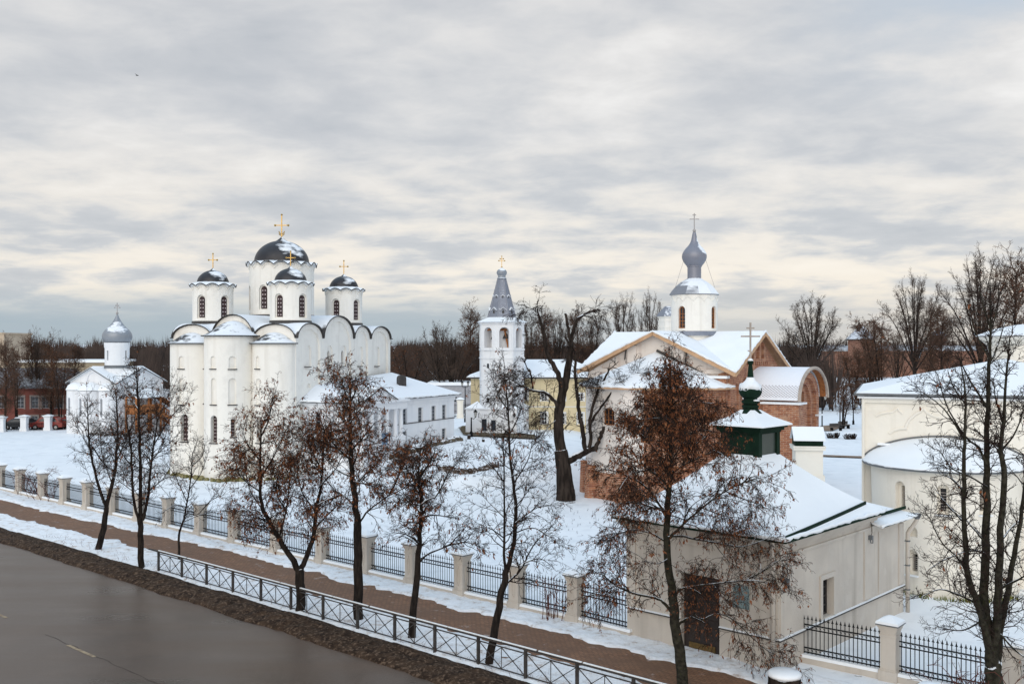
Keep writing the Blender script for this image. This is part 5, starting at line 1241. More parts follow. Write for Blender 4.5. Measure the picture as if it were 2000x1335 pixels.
# ---------------------------------------------------------------- small white church far left, with timber porch
def small_church():
    A = radians(25); Kc = Vector(((226.5-1000)/K*121.5, 121.5)); w = 7.75
    L_ = fr(Kc, A, 'l'); R_ = fr(Kc, A, 'r'); W = lambda r, l: (Kc.x+R_.u.x*r+L_.u.x*l, Kc.y+R_.u.y*r+L_.u.y*l)
    ze, zr = Z(745.5, 122.5), Z(716, 124); c0 = W(w/2, w/2)
    root = thing('small_church', 'small white church with one silver onion dome and three low apses', 'church', (*c0, 0))
    mb = MB(); mb.prism([W(0, 0), W(w, 0), W(w, w), W(0, w)], -0.4, ze); wall = mb.build('wall', WHITEB, root)
    c = MB()
    for s in (1.3, w/2, w-1.3): c.arch(L_.P(s), L_.n, 3.0, ze-0.02-(0.0 if s == w/2 else 0.3), 1.6, -0.12, 0.3)
    for s in (1.4, w/2, w-1.4): c.arch(R_.P(s), R_.n, 0.5, ze-0.35, 1.5, -0.12, 0.3)
    cut(wall, c)
    for F in (L_, R_, Fr(W(w, 0), L_.u, R_.u), Fr(W(0, w), R_.u, L_.u)):
        b = MB(); b.hull2([(*F.P(0), ze), (*F.P(w), ze), (*F.P(w/2), zr-0.1)], [(*F.P(0, -0.4), ze), (*F.P(w, -0.4), ze), (*F.P(w/2, -0.4), zr-0.1)]); o = b.build('gable', WHITEB, root); fix_normals(o)
        if F is L_: c = MB(); c.arch(F.P(w/2), F.n, ze-0.2, ze+1.15, 1.9, -0.15, 0.3); cut(o, c)
    o_ = 0.4; O = (*c0, zr); b = MB(); fa = MB(); ez = ze-0.12
    cor = [W(-o_, -o_), W(w+o_, -o_), W(w+o_, w+o_), W(-o_, w+o_)]; mid = [W(w/2, -o_), W(w+o_, w/2), W(w/2, w+o_), W(-o_, w/2)]
    for i in range(4):
        c_, d_, m_ = (*cor[i], ez), (*cor[(i+1) % 4], ez), (*mid[i], zr)
        slab(b, [c_, m_, O], 0.1); slab(b, [m_, d_, O], 0.1)
        for e in (c_, d_): fa.bar(Vector(m_)-Vector((0, 0, 0.12)), Vector(e)-Vector((0, 0, 0.12)), 0.06, 0.12)
    rf = b.build('roof', SNOWR, root); fix_normals(rf); fa.build('roof_edge', GUTT, rf)
    za = Z(763.5, 121.5)
    for t0, a, bb in ((1.15, 1.15, 1.2), (w/2, 1.45, 1.9), (w-1.15, 1.15, 1.2)):
        N = 24; b = MB(); b.prism([L_.P(t0+a, -0.3)]+[L_.P(t0+a*cos(pi*i/N), bb*sin(pi*i/N)) for i in range(N+1)]+[L_.P(t0-a, -0.3)], -0.4, za); ap = b.build('apse', WHITEB, root)
        c = MB(); n = L_.n; c.arch(L_.P(t0, bb), n, 2.2, 4.4, 0.36, -0.4, 0.3); cut(ap, c); window(ap, L_.P(t0, bb), n, 2.2, 4.38, 0.34, -0.3, True)
        b = MB()
        for k in range(6):
            q = 1-k/5
            for i in range(N+1): b.v.append((*L_.P(t0+(a+0.12)*q*cos(pi*i/N), max(0.02, (bb+0.12)*q*sin(pi*i/N))), za+0.06+1.0*sqrt(max(0, 1-q**1.6))))
        for k in range(5):
            for i in range(N): b.face((k*(N+1)+i, k*(N+1)+i+1, (k+1)*(N+1)+i+1, (k+1)*(N+1)+i))
        o = b.build('apse_roof', SNOWR, ap, smooth=True); fix_normals(o)
    dc = ((229-1000)/K*125.2, 125.2); z = lambda py: Z(py, 125.2); r = 1.46
    b = MB(); b.lathe(dc, [(r, z(735)), (r, z(680)), (r+0.06, z(678)), (r+0.1, z(669))], 36); dr = b.build('drum', WHITEB, root, smooth=True, sharp=40)
    va = atan2(-dc[1], -dc[0]); c = MB(); q = []
    for k in range(8):
        a = va+radians(-52+k*45+ (0)); 
        if k in (0, 2, 4, 6):
            a = va+radians(-50+k*48); n = (cos(a), sin(a)); P = (dc[0]+n[0]*r, dc[1]+n[1]*r); c.arch(P, n, z(703), z(684), 0.26, -0.3, 0.3, False); q.append((P, n))
    cut(dr, c)
    for P, n in q: window(dr, P, n, z(702.5), z(684.5), 0.24, -0.2, False)
    b = MB(); b.lathe(dc, [(r+0.12, z(718)), (r+0.04, z(713)), (r-0.1, z(712))], 30); b.build('flashing', GUTT, dr)
    b = MB(); pr = [(1.3, z(668.5))]+onion([z(668), z(664), z(657.5), z(651), z(645), z(638), z(631), z(624), z(617), z(613)], [1.45, 1.68, 1.79, 1.72, 1.48, 1.02, 0.66, 0.38, 0.17, 0.10])
    b.lathe(dc, pr, 32); b.build('onion_dome', ONIONL, dr, smooth=True, sharp=60)
    cross('cross', dr, dc, z(611.5), z(593)-z(611.5), GREYX, 0.07, ((0.60, 0.27), (0.82, 0.14)), True, False, 0.17)
    # west annexe wall
    b = MB(); b.prism([R_.P(w, -0.6), R_.P(w+4.2, -0.6), R_.P(w+4.2, -5), R_.P(w, -5)], -0.4, [5.1, 4.6, 4.6, 5.1]); an = b.build('lean_to', WHITEB, root)
    b = MB(); slab(b, [(*R_.P(w, -0.3), 5.28), (*R_.P(w+4.5, -0.3), 4.75), (*R_.P(w+4.5, -5.2), 4.75), (*R_.P(w, -5.2), 5.28)], 0.1); b.build('lean_to_roof', SNOWR, an)
    # timber porch: covered landing and stair
    p0, p1, d1 = R_.s(258, 1.2), R_.s(306, 1.2), 1.9
    po = MB(); fl = 2.55; top = 4.55
    for s in (p0, (p0+p1)/2, p1):
        for d in (0.25, d1): po.bar((*R_.P(s, d), -0.1), (*R_.P(s, d), top), 0.2)
    for zz in (fl-0.1, fl+0.9, top-0.1):
        po.bar((*R_.P(p0, d1), zz), (*R_.P(p1, d1), zz), 0.16); po.bar((*R_.P(p0, d1), zz), (*R_.P(p0, 0.2), zz), 0.16)
    po.prism([R_.P(p0, 0.02), R_.P(p1, 0.02), R_.P(p1, d1), R_.P(p0, d1)], fl-0.2, fl-0.05)
    porch = po.build('porch', WOOD, root)
    b = MB(); b.prism([R_.P(p0+0.05, d1-0.03), R_.P(p1-0.05, d1-0.03), R_.P(p1-0.05, d1+0.03), R_.P(p0+0.05, d1+0.03)], fl-0.05, fl+0.85); b.prism([R_.P(p0-0.03, 0.2), R_.P(p0+0.03, 0.2), R_.P(p0+0.03, d1), R_.P(p0-0.03, d1)], fl-0.05, fl+0.85); b.build('parapet', WOOD, porch)
    b = MB(); slab(b, [(*R_.P(p0-0.3, d1+0.35), top-0.05), (*R_.P(p1+0.3, d1+0.35), top-0.05), (*R_.P(p1+0.1, 0.0), top+0.95), (*R_.P(p0+0.5, 0.0), top+0.95)], 0.12); b.build('porch_roof', SNOWR, porch)
    b = MB(); p2 = p1+4.0
    for d in (0.5, d1): b.bar((*R_.P(p1, d), fl-0.1), (*R_.P(p2, d), 0.15), 0.1, 0.3); b.bar((*R_.P(p1, d), fl+0.8), (*R_.P(p2, d), 1.0), 0.12); b.bar((*R_.P(p2, d), 0), (*R_.P(p2, d), 2.3), 0.18); b.bar((*R_.P((p1+p2)/2, d), 0), (*R_.P((p1+p2)/2, d), 3.3), 0.16)
    for k in range(13): s = p1+(p2-p1)*k/13; zz = fl-0.15-(fl-0.3)*k/13; b.prism([R_.P(s, 0.5), R_.P(s+0.34, 0.5), R_.P(s+0.34, d1), R_.P(s, d1)], zz-0.06, zz)
    for k in range(14): s = p1+(p2-p1)*(k+0.5)/14; zz = fl-(fl-0.2)*(k+0.5)/14; b.bar((*R_.P(s, d1), zz), (*R_.P(s, d1), zz+0.8), 0.16, 0.05)
    b.build('stair', WOOD, porch)
    b = MB(); slab(b, [(*R_.P(p1-0.1, d1+0.3), top-0.1), (*R_.P(p2+0.4, d1+0.3), 2.25), (*R_.P(p2+0.4, 0.2), 2.45), (*R_.P(p1-0.1, 0.2), top+0.1)], 0.12); b.build('stair_roof', WOOD, porch)
small_church()
rubble('church_footing', None, [(-53.4, 124.0), (-51.0, 121.5), (-48.5, 119.8), (-46.5, 123)], 60, 12, (0.15, 0.3))

# ---------------------------------------------------------------- far left: red house, white-posted wall, parked cars
def red_house():
    Y = 134.0; x0, x1 = -78.0, (150-1000)/K*Y
    root = thing('red_house', 'old dull red two-storey house behind bare trees and parked cars', 'house', ((x0+x1)/2, Y+5, 0))
    ze = Z(757, Y); zb = Z(802, Y)
    mb = MB(); mb.prism([(x0, Y), (x1, Y), (x1, Y+11), (x0, Y+11)], -0.4, ze); wall = mb.build('wall', REDP, root)
    S_ = Fr((x0, Y), (1, 0), (0, -1)); c = MB(); w = []
    for px in (-22, 2, 40, 68, 89, 116, 138):
        s = S_.s(px); c.arch(S_.P(s), S_.n, Z(797, Y), Z(774, Y), 0.95, -0.2, 0.2, False); w.append((S_.P(s), Z(797, Y), Z(774, Y), 0.95))
        c.arch(S_.P(s), S_.n, Z(826, Y), Z(812, Y), 0.8, -0.2, 0.2, False); w.append((S_.P(s), Z(826, Y), Z(812, Y), 0.8))
    cut(wall, c); gr = mat('grey_render', (0.26, 0.22, 0.20))
    for P, z0, z1, ww in w:
        window(root, P, S_.n, z0, z1, ww, -0.14, False, 2, 3, frame=WFRAME, fw=0.07); tr = MB(); tr.archring(P, S_.n, z0-0.1, z1, ww, 0.2, 0, 0.05, False); tr.build('window_surround', gr, root)
    b = MB(); b.prism([(x0, Y-0.1), (x1+0.1, Y-0.1), (x1+0.1, Y+5), (x0, Y+5)], zb-0.1, zb+0.05); b.prism([(x0, Y-0.3), (x1+0.3, Y-0.3), (x1+0.3, Y+5), (x0, Y+5)], ze-0.2, ze); b.build('cornice', REDP, root)
    zr = Z(718, Y+5.5); b = MB(); e = ze+0.05
    for f in ([(x0, Y-0.6, e), (x1+0.6, Y-0.6, e), (x1-3.5, Y+5.5, zr), (x0, Y+5.5, zr)], [(x1+0.6, Y-0.6, e), (x1+0.6, Y+11.6, e), (x1-3.5, Y+5.5, zr)], [(x0, Y+11.6, e), (x1+0.6, Y+11.6, e), (x1-3.5, Y+5.5, zr), (x0, Y+5.5, zr)]): slab(b, f, 0.12)
    rf = b.build('roof', SLATE, root); fix_normals(rf)
red_house()
def flat_block(name, label, cat, px0, px1, ytop, ybase, Y, dp, m, snow=True, wins=0):
    x0, x1 = (px0-1000)/K*Y, (px1-1000)/K*Y; zt = Z(ytop, Y); z0 = max(-0.3, Z(ybase, Y))-0.3
    root = thing(name, label, cat, ((x0+x1)/2, Y+dp/2, 0))
    b = MB(); b.prism([(x0, Y), (x1, Y), (x1, Y+dp), (x0, Y+dp)], -0.5, zt); wall = b.build('wall', m, root)
    b = MB(); b.prism([(x0-0.4, Y-0.4), (x1+0.4, Y-0.4), (x1+0.4, Y+dp+0.4), (x0-0.4, Y+dp+0.4)], zt, zt+0.45); b.build('roof', SNOWR if snow else BEIGEB, root)
    S_ = Fr((x0, Y), (1, 0), (0, -1)); n = int((x1-x0)/(4.0 if wins else 1))
    for r_ in range(wins):
        for k in range(min(n, 24)):
            s = (k+0.5)*(x1-x0)/min(n, 24); zz = zt-1.9-r_*3.2; 
            if zz < 0.5: continue
            b = MB(); b.arch(S_.P(s), S_.n, zz-0.7, zz+0.7, 1.5, -0.05, 0.03, False); b.build('window', GLASS, root)
flat_block('apartment_block', 'tall beige apartment block edge cut by the frame above the trees', 'apartment block', -130, 8, 652, 705, 320, 18, BEIGEB, False, 4)
flat_block('long_shed', 'long low beige building with a snow-covered flat roof beyond the red house', 'building', 40, 205, 707.5, 718, 205, 16, mat('sand_render', (0.33, 0.27, 0.19), (0.29, 0.24, 0.17)), True, 1)
flat_block('pale_villa', 'grey-white house half hidden by dark trees behind the iron gate', 'house', 840, 925, 752, 802, 158, 10, mat('grey_white_render', (0.36, 0.36, 0.38), (0.31, 0.31, 0.33)), True, 2)

# white-posted courtyard wall
def post(name, par, x, y, z0, h, w, m, ang=0.0, lancet=False):
    """masonry fence pillar: base, shaft, mouldings, cap, snow"""
    rj = random.Random(int(x*37+y*91)); ang += rj.uniform(-0.03, 0.03); h *= rj.uniform(0.985, 1.015); w *= rj.uniform(0.98, 1.02); sn = rj.uniform(0.7, 1.5); u = (cos(ang), sin(ang)); b = MB()
    b.box((x, y), u, w*1.22, w*1.22, z0-0.3, z0+0.16*h); b.box((x, y), u, w*1.08, w*1.08, z0+0.16*h, z0+0.19*h); b.box((x, y), u, w, w, z0+0.19*h, z0+0.80*h)
    b.box((x, y), u, w*1.10, w*1.10, z0+0.72*h, z0+0.75*h)
    for k, q in enumerate((1.08, 1.18, 1.28)): b.box((x, y), u, w*q, w*q, z0+(0.80+0.035*k)*h, z0+(0.835+0.035*k)*h)
    p = b.build(name, m, par)
    sq = lambda r, z: [(x+u[0]*i*r-u[1]*j*r, y+u[1]*i*r+u[0]*j*r, z) for i, j in ((-1, -1), (1, -1), (1, 1), (-1, 1))]
    b = MB(); b.hull2(sq(w*0.74, z0+0.906*h), sq(w*0.74, z0+0.925*h)); b.build('cap', GUTT, p)
    b = MB(); b.hull2(sq(w*0.74, z0+0.926*h), sq(w*0.72, z0+(0.926+0.029*sn)*h), cap=False); b.hull2(sq(w*0.72, z0+(0.926+0.029*sn)*h), sq(w*0.40, z0+(0.97+0.03*sn)*h), cap=False); b.hull2(sq(w*0.40, z0+(0.97+0.03*sn)*h), sq(w*0.12, z0+(1.0+0.035*sn)*h)); b.poly(sq(w*0.74, z0+0.926*h)[::-1]); b.build('cap_snow', SNOWR, p)
    if lancet:
        for n in ((u[1], -u[0]), (-u[0], -u[1]), (-u[1], u[0]), (u[0], u[1])):
            P = (x+n[0]*w/2, y+n[1]*w/2); zc = z0+0.46*h; hh = 0.21*h; tx = (-n[1], n[0]); ww = w*0.13
            b = MB(); out = [(0, -hh), (ww*0.8, -hh*0.6), (ww, 0), (ww*0.8, hh*0.6), (0, hh), (-ww*0.8, hh*0.6), (-ww, 0), (-ww*0.8, -hh*0.6)]
            for i in range(8): a, c_ = out[i], out[(i+1) % 8]; b.bar((P[0]+tx[0]*a[0]+n[0]*0.012, P[1]+tx[1]*a[0]+n[1]*0.012, zc+a[1]), (P[0]+tx[0]*c_[0]+n[0]*0.012, P[1]+tx[1]*c_[0]+n[1]*0.012, zc+c_[1]), 0.03)
            b.build('lancet_moulding', m, p)
    return p
fw = thing('post_fence', 'low fence of white snow-capped posts in front of the parked cars', 'fence', (-60, 124.5, 0))
pts = [G(px, py) for px, py in ((-42, 843), (4, 842.5), (48, 841), (94.5, 839.5), (138.5, 836.5))]
for p in pts: post('pillar', fw, p.x, p.y, 0, 1.95, 0.72, WHITEB)
for i in range(4):
    a, c_ = pts[i], pts[i+1]; b = MB(); d = (c_-a).normalized()
    for zz in (0.25, 0.85): b.bar(a+d*0.4+Vector((0, 0, zz)), c_-d*0.4+Vector((0, 0, zz)), 0.05)
    n = 14
    for k in range(1, n): q = a.lerp(c_, k/n); b.bar(q+Vector((0, 0, 0.1)), q+Vector((0, 0, 1.0)), 0.03)
    b.build('panel', IRON, fw)
def car(name, label, x, y, m, rot, z0=0.0, suv=True, snowy=False):
    root = thing(name, label, 'car', (x, y, z0)); u = Vector((cos(rot), sin(rot), 0)); v = Vector((-sin(rot), cos(rot), 0)); o = Vector((x, y, z0))
    P = lambda a, b_, c_: o+u*a+v*b_+Vector((0, 0, c_))
    h = 1.65 if suv else 1.45
    side = [(-2.1, 0.35), (-2.15, 0.75), (-2.0, 0.95), (-1.75, 1.0), (-1.35, h-0.1), (-1.0, h), (0.5, h), (0.75, h-0.08), (1.25, 1.02), (2.0, 0.88), (2.15, 0.65), (2.1, 0.35)]
    wid = lambda z: 0.86 if z < 1.05 else 0.68
    b = MB(); b.hull2([P(a, -wid(z), z) for a, z in side], [P(a, wid(z), z) for a, z in side]); body = b.build('body', m, root); fix_normals(body)
    for s_ in (-1, 1):
        b = MB(); w_ = [(-1.42, 1.06), (-1.12, h-0.16), (0.45, h-0.16), (1.02, 1.06)]; q = lambda z: 0.80 if z < 1.1 else 0.715
        b.hull2([P(a, s_*(q(z)-0.04), z) for a, z in w_], [P(a, s_*(q(z)+0.045), z) for a, z in w_]); o2 = b.build('window', GLASS, root); fix_normals(o2)
        for a in (-1.3, 1.3):
            b = MB(); b.tube([P(a, s_*0.66, 0.34), P(a, s_*0.89, 0.34)], 0.34, 14); wl = b.build('wheel', RUBB, root); b = MB(); b.tube([P(a, s_*0.89, 0.34), P(a, s_*0.905, 0.34)], 0.2, 10); b.build('rim', GREYX, wl)
        b = MB(); c_ = P(2.08, s_*0.6, 0.72); b.box((c_.x, c_.y), (u.x, u.y), 0.16, 0.34, c_.z-0.09, c_.z+0.09); b.build('headlight', LAMPG, root)
    b = MB(); b.hull2([P(0.84, -0.62, h-0.12), P(0.84, 0.62, h-0.12), P(1.25, 0.72, 1.05), P(1.25, -0.72, 1.05)], [P(0.88, -0.62, h-0.10), P(0.88, 0.62, h-0.10), P(1.29, 0.72, 1.07), P(1.29, -0.72, 1.07)]); o2 = b.build('windscreen', GLASS, root); fix_normals(o2)
    if snowy: b = MB(); b.hull2([P(a, c_, h+0.005) for a, c_ in ((-1.05, -0.62), (0.5, -0.62), (0.5, 0.62), (-1.05, 0.62))], [P(a, c_, h+0.13) for a, c_ in ((-0.9, -0.5), (0.4, -0.5), (0.4, 0.5), (-0.9, 0.5))]); b.build('roof_snow', SNOWR, root)
    return root
car('parked_car', 'bright red car parked behind the white fence posts', -60.0, 128.8, CARR, radians(182))
car('parked_car', 'dark red hatchback bonnet showing past a white fence post', -57.6, 130.0, mat('deep_red_paint', (0.18, 0.018, 0.015), None, 1.0, 0.3), radians(-8), suv=False)
car('parked_car', 'dark car with snow on its roof parked near the red car', -63.7, 129.0, CARD, radians(178), suv=False, snowy=True)
car('parked_car', 'black car parked under the trees next to the small church', -55.9, 132.2, mat('black_paint', (0.012, 0.013, 0.015), None, 1.0, 0.25), radians(100))

# ---------------------------------------------------------------- fortress wall and towers over the river
def kremlin():
    Y = 335.0; x0, x1 = (1655-1000)/K*Y, (1925-1000)/K*Y
    root = thing('fortress_wall', 'long red brick fortress wall seen through bare trees in the distance', 'wall', ((x0+x1)/2, Y, 0))
    zt = Z(690, Y); b = MB(); b.prism([(x0-8, Y), (x1, Y-6), (x1, Y-2), (x0-8, Y+4)], -1, zt); b.build('wall', BRICKK, root)
    b = MB(); n = 46
    for k in range(n): x = x0-8+(x1-x0+8)*(k+0.5)/n; b.box((x, Y-6*(x-x0)/(x1-x0)+0.3), (1, 0), 1.2, 0.9, zt, zt+0.9)
    b.build('merlon', BRICKK, root)
    b = MB(); slab(b, [(x0-8, Y+0.6, zt+1.0), (x1, Y-5.4, zt+1.0), (x1, Y-1.5, zt+2.6), (x0-8, Y+4.5, zt+2.6)], 0.25); b.build('roof', mat('snowy_dark_roof', (0.10, 0.10, 0.115), (0.55, 0.57, 0.60), 0.35), root)
    def tower(nm, label, px, wpx, y_e, y_a, y_t, Yt, m, rm):
        x = (px-1000)/K*Yt; w = wpx/K*Yt; r = thing(nm, label, 'tower', (x, Yt, 0)); u = (cos(0.5), sin(0.5)); ze, za = Z(y_e, Yt), Z(y_a, Yt)
        b = MB(); b.box((x, Yt), u, w*0.76, w*0.76, -1, ze); wl = b.build('wall', m, r)
        c = MB(); n = (u[1], -u[0]); 
        for k in range(3): c.arch((x+n[0]*w*0.38+u[0]*(k-1)*w*0.22, Yt+n[1]*w*0.38+u[1]*(k-1)*w*0.22), n, ze-3.4, ze-1.9, 0.7, -0.5, 0.3)
        cut(wl, c)
        sq = lambda q, z: [(x+u[0]*i*q-u[1]*j*q, Yt+u[1]*i*q+u[0]*j*q, z) for i, j in ((-1, -1), (1, -1), (1, 1), (-1, 1))]
        b = MB(); b.hull2(sq(w*0.46, ze-0.3), sq(w*0.46, ze)); b.build('eave', TRIM, r)
        b = MB(); b.hull2(sq(w*0.45, ze+0.02), sq(w*0.07, za)); b.build('roof', rm, r)
        c_ = (x-w*0.12, Yt-w*0.1); z1 = Z(y_t, Yt); zz = za-(za-ze)*0.15
        b = MB(); b.box(c_, u, w*0.13, w*0.13, zz-(za-ze)*0.3, zz+(z1-za)*0.15); b.hull2([(c_[0]+u[0]*i*w*0.1-u[1]*j*w*0.1, c_[1]+u[1]*i*w*0.1+u[0]*j*w*0.1, zz+(z1-za)*0.15) for i, j in ((-1, -1), (1, -1), (1, 1), (-1, 1))], [(c_[0]+u[0]*i*0.05-u[1]*j*0.05, c_[1]+u[1]*i*0.05+u[0]*j*0.05, z1-0.6) for i, j in ((-1, -1), (1, -1), (1, 1), (-1, 1))]); b.bar((*c_, z1-0.7), (*c_, z1+0.3), 0.12); b.build('watch_turret', TRIM, r)
    tower('fortress_tower', 'square red brick fortress tower with snowy hipped roof and small turret', 1682, 46, 662, 638, 625, 332, BRICKK, mat('fortress_snow', (0.62, 0.66, 0.72), (0.50, 0.53, 0.60), 0.5))
    tower('fortress_tower', 'faint far tower roof beyond the fortress wall, behind bare branches', 1832, 26, 655, 643, 636, 430, mat('far_wall', (0.13, 0.085, 0.075)), mat('far_roof', (0.20, 0.25, 0.32), (0.26, 0.31, 0.38), 0.5))
kremlin()
def white_turret():
    Y = 132.0; x = (1303.5-1000)/K*Y; root = thing('white_turret', 'slim white tower top with grey hipped roof behind the brick church drum', 'tower', (x, Y, 0)); z = lambda py: Z(py, Y)
    u = (cos(0.35), sin(0.35)); b = MB(); b.box((x, Y), u, 1.7, 1.7, 0, z(618)); b.build('wall', WHITE, root)
    b = MB()
    for y0, y1, w in ((640, 638, 1.82), (628, 626, 1.82), (620, 617.5, 1.95)): b.box((x, Y), u, w, w, z(y0), z(y1))
    b.build('cornice', WHITE, root)
    sq = lambda q, zz: [(x+u[0]*i*q-u[1]*j*q, Y+u[1]*i*q+u[0]*j*q, zz) for i, j in ((-1, -1), (1, -1), (1, 1), (-1, 1))]
    b = MB(); b.hull2(sq(1.1, z(617.3)), sq(0.9, z(612)), False); b.hull2(sq(0.9, z(612)), sq(0.25, z(598))); b.build('roof', TENTM, root)
white_turret()

# ---------------------------------------------------------------- ground, street, path
AL = Vector((0.7480, -0.6637)); AC = Vector((0.6637, 0.7480)); SO = Vector((-4.44, 36.9))
def ST(t, c): return (SO.x+AL.x*t+AC.x*c, SO.y+AL.y*t+AC.y*c)     # street frame: t to the right and nearer, c away from the road
def ground():
    def axis(lo, hi, a, b, step, grow=1.35):
        v = []; x = a
        while x <= b: v.append(x); x += step
        s = step
        while v[-1] < hi: s *= grow; v.append(v[-1]+s)
        s = step
        while v[0] > lo: s *= grow; v.insert(0, v[0]-s)
        return v
    xs = axis(-9000, 9000, -45, 34, 0.8); ys = axis(-120, 15000, 26, 128, 0.8)
    n2 = noise.noise
    def hz(x, y):
        z = T(x, y)
        c = (Vector((x, y))-SO).dot(AC)
        if c > 7 and y < 200: z += 0.05*n2(Vector((x*0.35, y*0.35, 0)))+0.035*n2(Vector((x*1.1, y*1.1, 3)))
        return z
    vs = [(x, y, hz(x, y)) for y in ys for x in xs]; nx = len(xs)
    fs = [(j*nx+i, j*nx+i+1, (j+1)*nx+i+1, (j+1)*nx+i) for j in range(len(ys)-1) for i in range(nx-1)]
    mb = MB(); mb.v = vs; mb.f = fs; mb.m = [0]*len(fs); props(mb.build('ground', SNOW, smooth=True), kind='structure')
    def strip(name, m, t0, t1, st, cs, zf, jit=None, kind='structure', smooth=True):
        mb = MB(); n = int((t1-t0)/st); k = len(cs)
        for i in range(n+1):
            t = t0+(t1-t0)*i/n
            cc = [jit(t, j, c) if jit else c for j, c in enumerate(cs)]
            for j, c in enumerate(cc): mb.v.append((*ST(t, c), zf(t, c, j)))
        for i in range(n):
            for j in range(k-1): mb.face((i*k+j, (i+1)*k+j, (i+1)*k+j+1, i*k+j+1))
        o = mb.build(name, m, smooth=smooth); fix_normals(o)
        if o.data.polygons[len(o.data.polygons)//2].normal.z < 0: o.data.flip_normals()
        return props(o, kind=kind)
    bend = lambda t: -0.9*sm(-16, -40, t) if t < -16 else 0.0
    strip('road', ASPH, -90, 45, 3.0, [-24, -16, -8.5, -1.7], lambda t, c, j: 0.012)
    dash = G(158, 1270.5); tt = (Vector((dash.x, dash.y))-SO).dot(AL); cc = (Vector((dash.x, dash.y))-SO).dot(AC)
    b = MB()
    for k in (-2, -1, 0, 1): b.poly([(*ST(tt-1.05+k*7.5, cc-0.07), 0.017), (*ST(tt+1.05+k*7.5, cc-0.07), 0.017), (*ST(tt+1.05+k*7.5, cc+0.07), 0.017), (*ST(tt-1.05+k*7.5, cc+0.07), 0.017)])
    props(b.build('road_marking', mat('worn_road_paint', (0.36, 0.275, 0.18), (0.24, 0.18, 0.125), 5.0)), kind='structure')
    b = MB(); pts = []
    for i in range(90): t = tt-3+i*0.35; pts.append((*ST(t, cc+0.06+0.09*n2(Vector((t*1.3, 0, 5)))), 0.0))
    for i in range(89):
        p, q = Vector(pts[i]), Vector(pts[i+1]); w = Vector((*AC, 0))*(0.007+0.008*abs(n2(Vector((i*0.7, 2, 0)))))
        if n2(Vector((i*0.15, 9, 0))) > -0.25: b.poly([p-w+Vector((0, 0, 0.016)), q-w+Vector((0, 0, 0.016)), q+w+Vector((0, 0, 0.016)), p+w+Vector((0, 0, 0.016))])
    props(b.build('road_crack', mat('crack', (0.022, 0.018, 0.016))), kind='structure')
    # slush bank
    N = 15
    def bz(t, c, j):
        f = j/(N-1); e = sin(pi*min(1, f*1.04))**0.8 if f < 0.96 else 0.0
        return 0.02+e*(0.22+0.10*n2(Vector((t*0.5, 1, 0)))+0.10*n2(Vector((t*2.1, c*2.1, 4)))+0.075*n2(Vector((t*5.0, c*5.0, 8)))) if 0 < j < N-1 else -0.05
    strip('slush_bank', MUD, -62, 16, 0.16, [-2.15+i*2.1/(N-1) for i in range(N)], bz, lambda t, j, c: c+(0.22*n2(Vector((t*0.35, 3, 0)))+0.10*n2(Vector((t*1.6, 7, 0))))*(1 if j in (0, N-1) else 0.6)+bend(t)*0.25)
    # snow strip between bank and path, then path, then snow to the fence
    hum = lambda a: (lambda t, c, j: 0.035+a*(0.5+0.5*n2(Vector((t*0.8, c*0.8, 2))))+0.055*n2(Vector((t*2.6, c*2.6, 6)))+0.03*n2(Vector((t*6, c*6, 1))))
    def sz(a, n):
        h_ = hum(a)
        return lambda t, c, j: -0.02 if j in (0, n-1) else h_(t, c, j)
    n = 15; strip('verge_snow', GRIT, -62, 16, 0.2, [-0.30+i*(2.75)/(n-1) for i in range(n)], sz(0.09, n), lambda t, j, c: -0.30+(c+0.30)*(1+(bend(t)+0.45*n2(Vector((t*0.45, 11, 0)))+0.30*n2(Vector((t*1.7, 13, 0)))+0.05*n2(Vector((t*5.3, 17, 0))))/3.0)+bend(t)*0.2*0)
    strip('pavement', PAVE, -62, 16, 0.5, [1.2, 2.2, 3.5, 5.2], lambda t, c, j: 0.022, lambda t, j, c: c+bend(t)*1.3)
    strip('snow_bank', GRIT, -62, 16, 0.2, [4.75+i*(2.0)/(n-1) for i in range(n)], sz(0.11, n), lambda t, j, c: 6.75-(6.75-c)*(1-(bend(t)*0.9+0.55*n2(Vector((t*0.4, 21, 0)))+0.36*n2(Vector((t*1.5, 23, 0)))+0.06*n2(Vector((t*5.1, 2, 0))))/2.0))
    # bare tracks and worn earth
    def patch(name, m, pts, z=0.012):
        b = MB(); P = []
        for px, py in pts: g = G(px, py); P.append(g)
        cen = sum(P, Vector())/len(P); rr = []
        for i in range(len(P)):
            for k in range(5):
                q = P[i].lerp(P[(i+1) % len(P)], k/5); q = q+(q-cen).normalized()*0.35*n2(q*0.9)*max(1, cen.y/100); rr.append(q)
        n_ = 5
        for i in range(len(rr)):
            for k in range(n_):
                a0, a1 = k/n_, (k+1)/n_
                qs = [cen.lerp(rr[i], a0), cen.lerp(rr[i], a1), cen.lerp(rr[(i+1) % len(rr)], a1), cen.lerp(rr[(i+1) % len(rr)], a0)]
                if k == 0: qs = qs[1:] 
                b.poly([(q.x, q.y, T(q.x, q.y)+z+0.10) for q in (qs if k else [cen]+qs[:2])])
        o = b.build(name, m); fix_normals(o)
        if sum(p.normal.z for p in o.data.polygons) < 0: o.data.flip_normals()
        props(o, kind='structure')
    patch('bare_ground', EARTH, [(886, 850), (900, 838), (919, 830), (924, 845), (945, 845), (1045, 851), (1045, 858), (930, 853), (905, 850)])
    patch('court_path', mat('tan_path', (0.30, 0.21, 0.15), (0.24, 0.17, 0.12), 0.6), [(1602, 833), (1640, 829), (1662, 829.5), (1640, 836), (1625, 842), (1602, 841)])
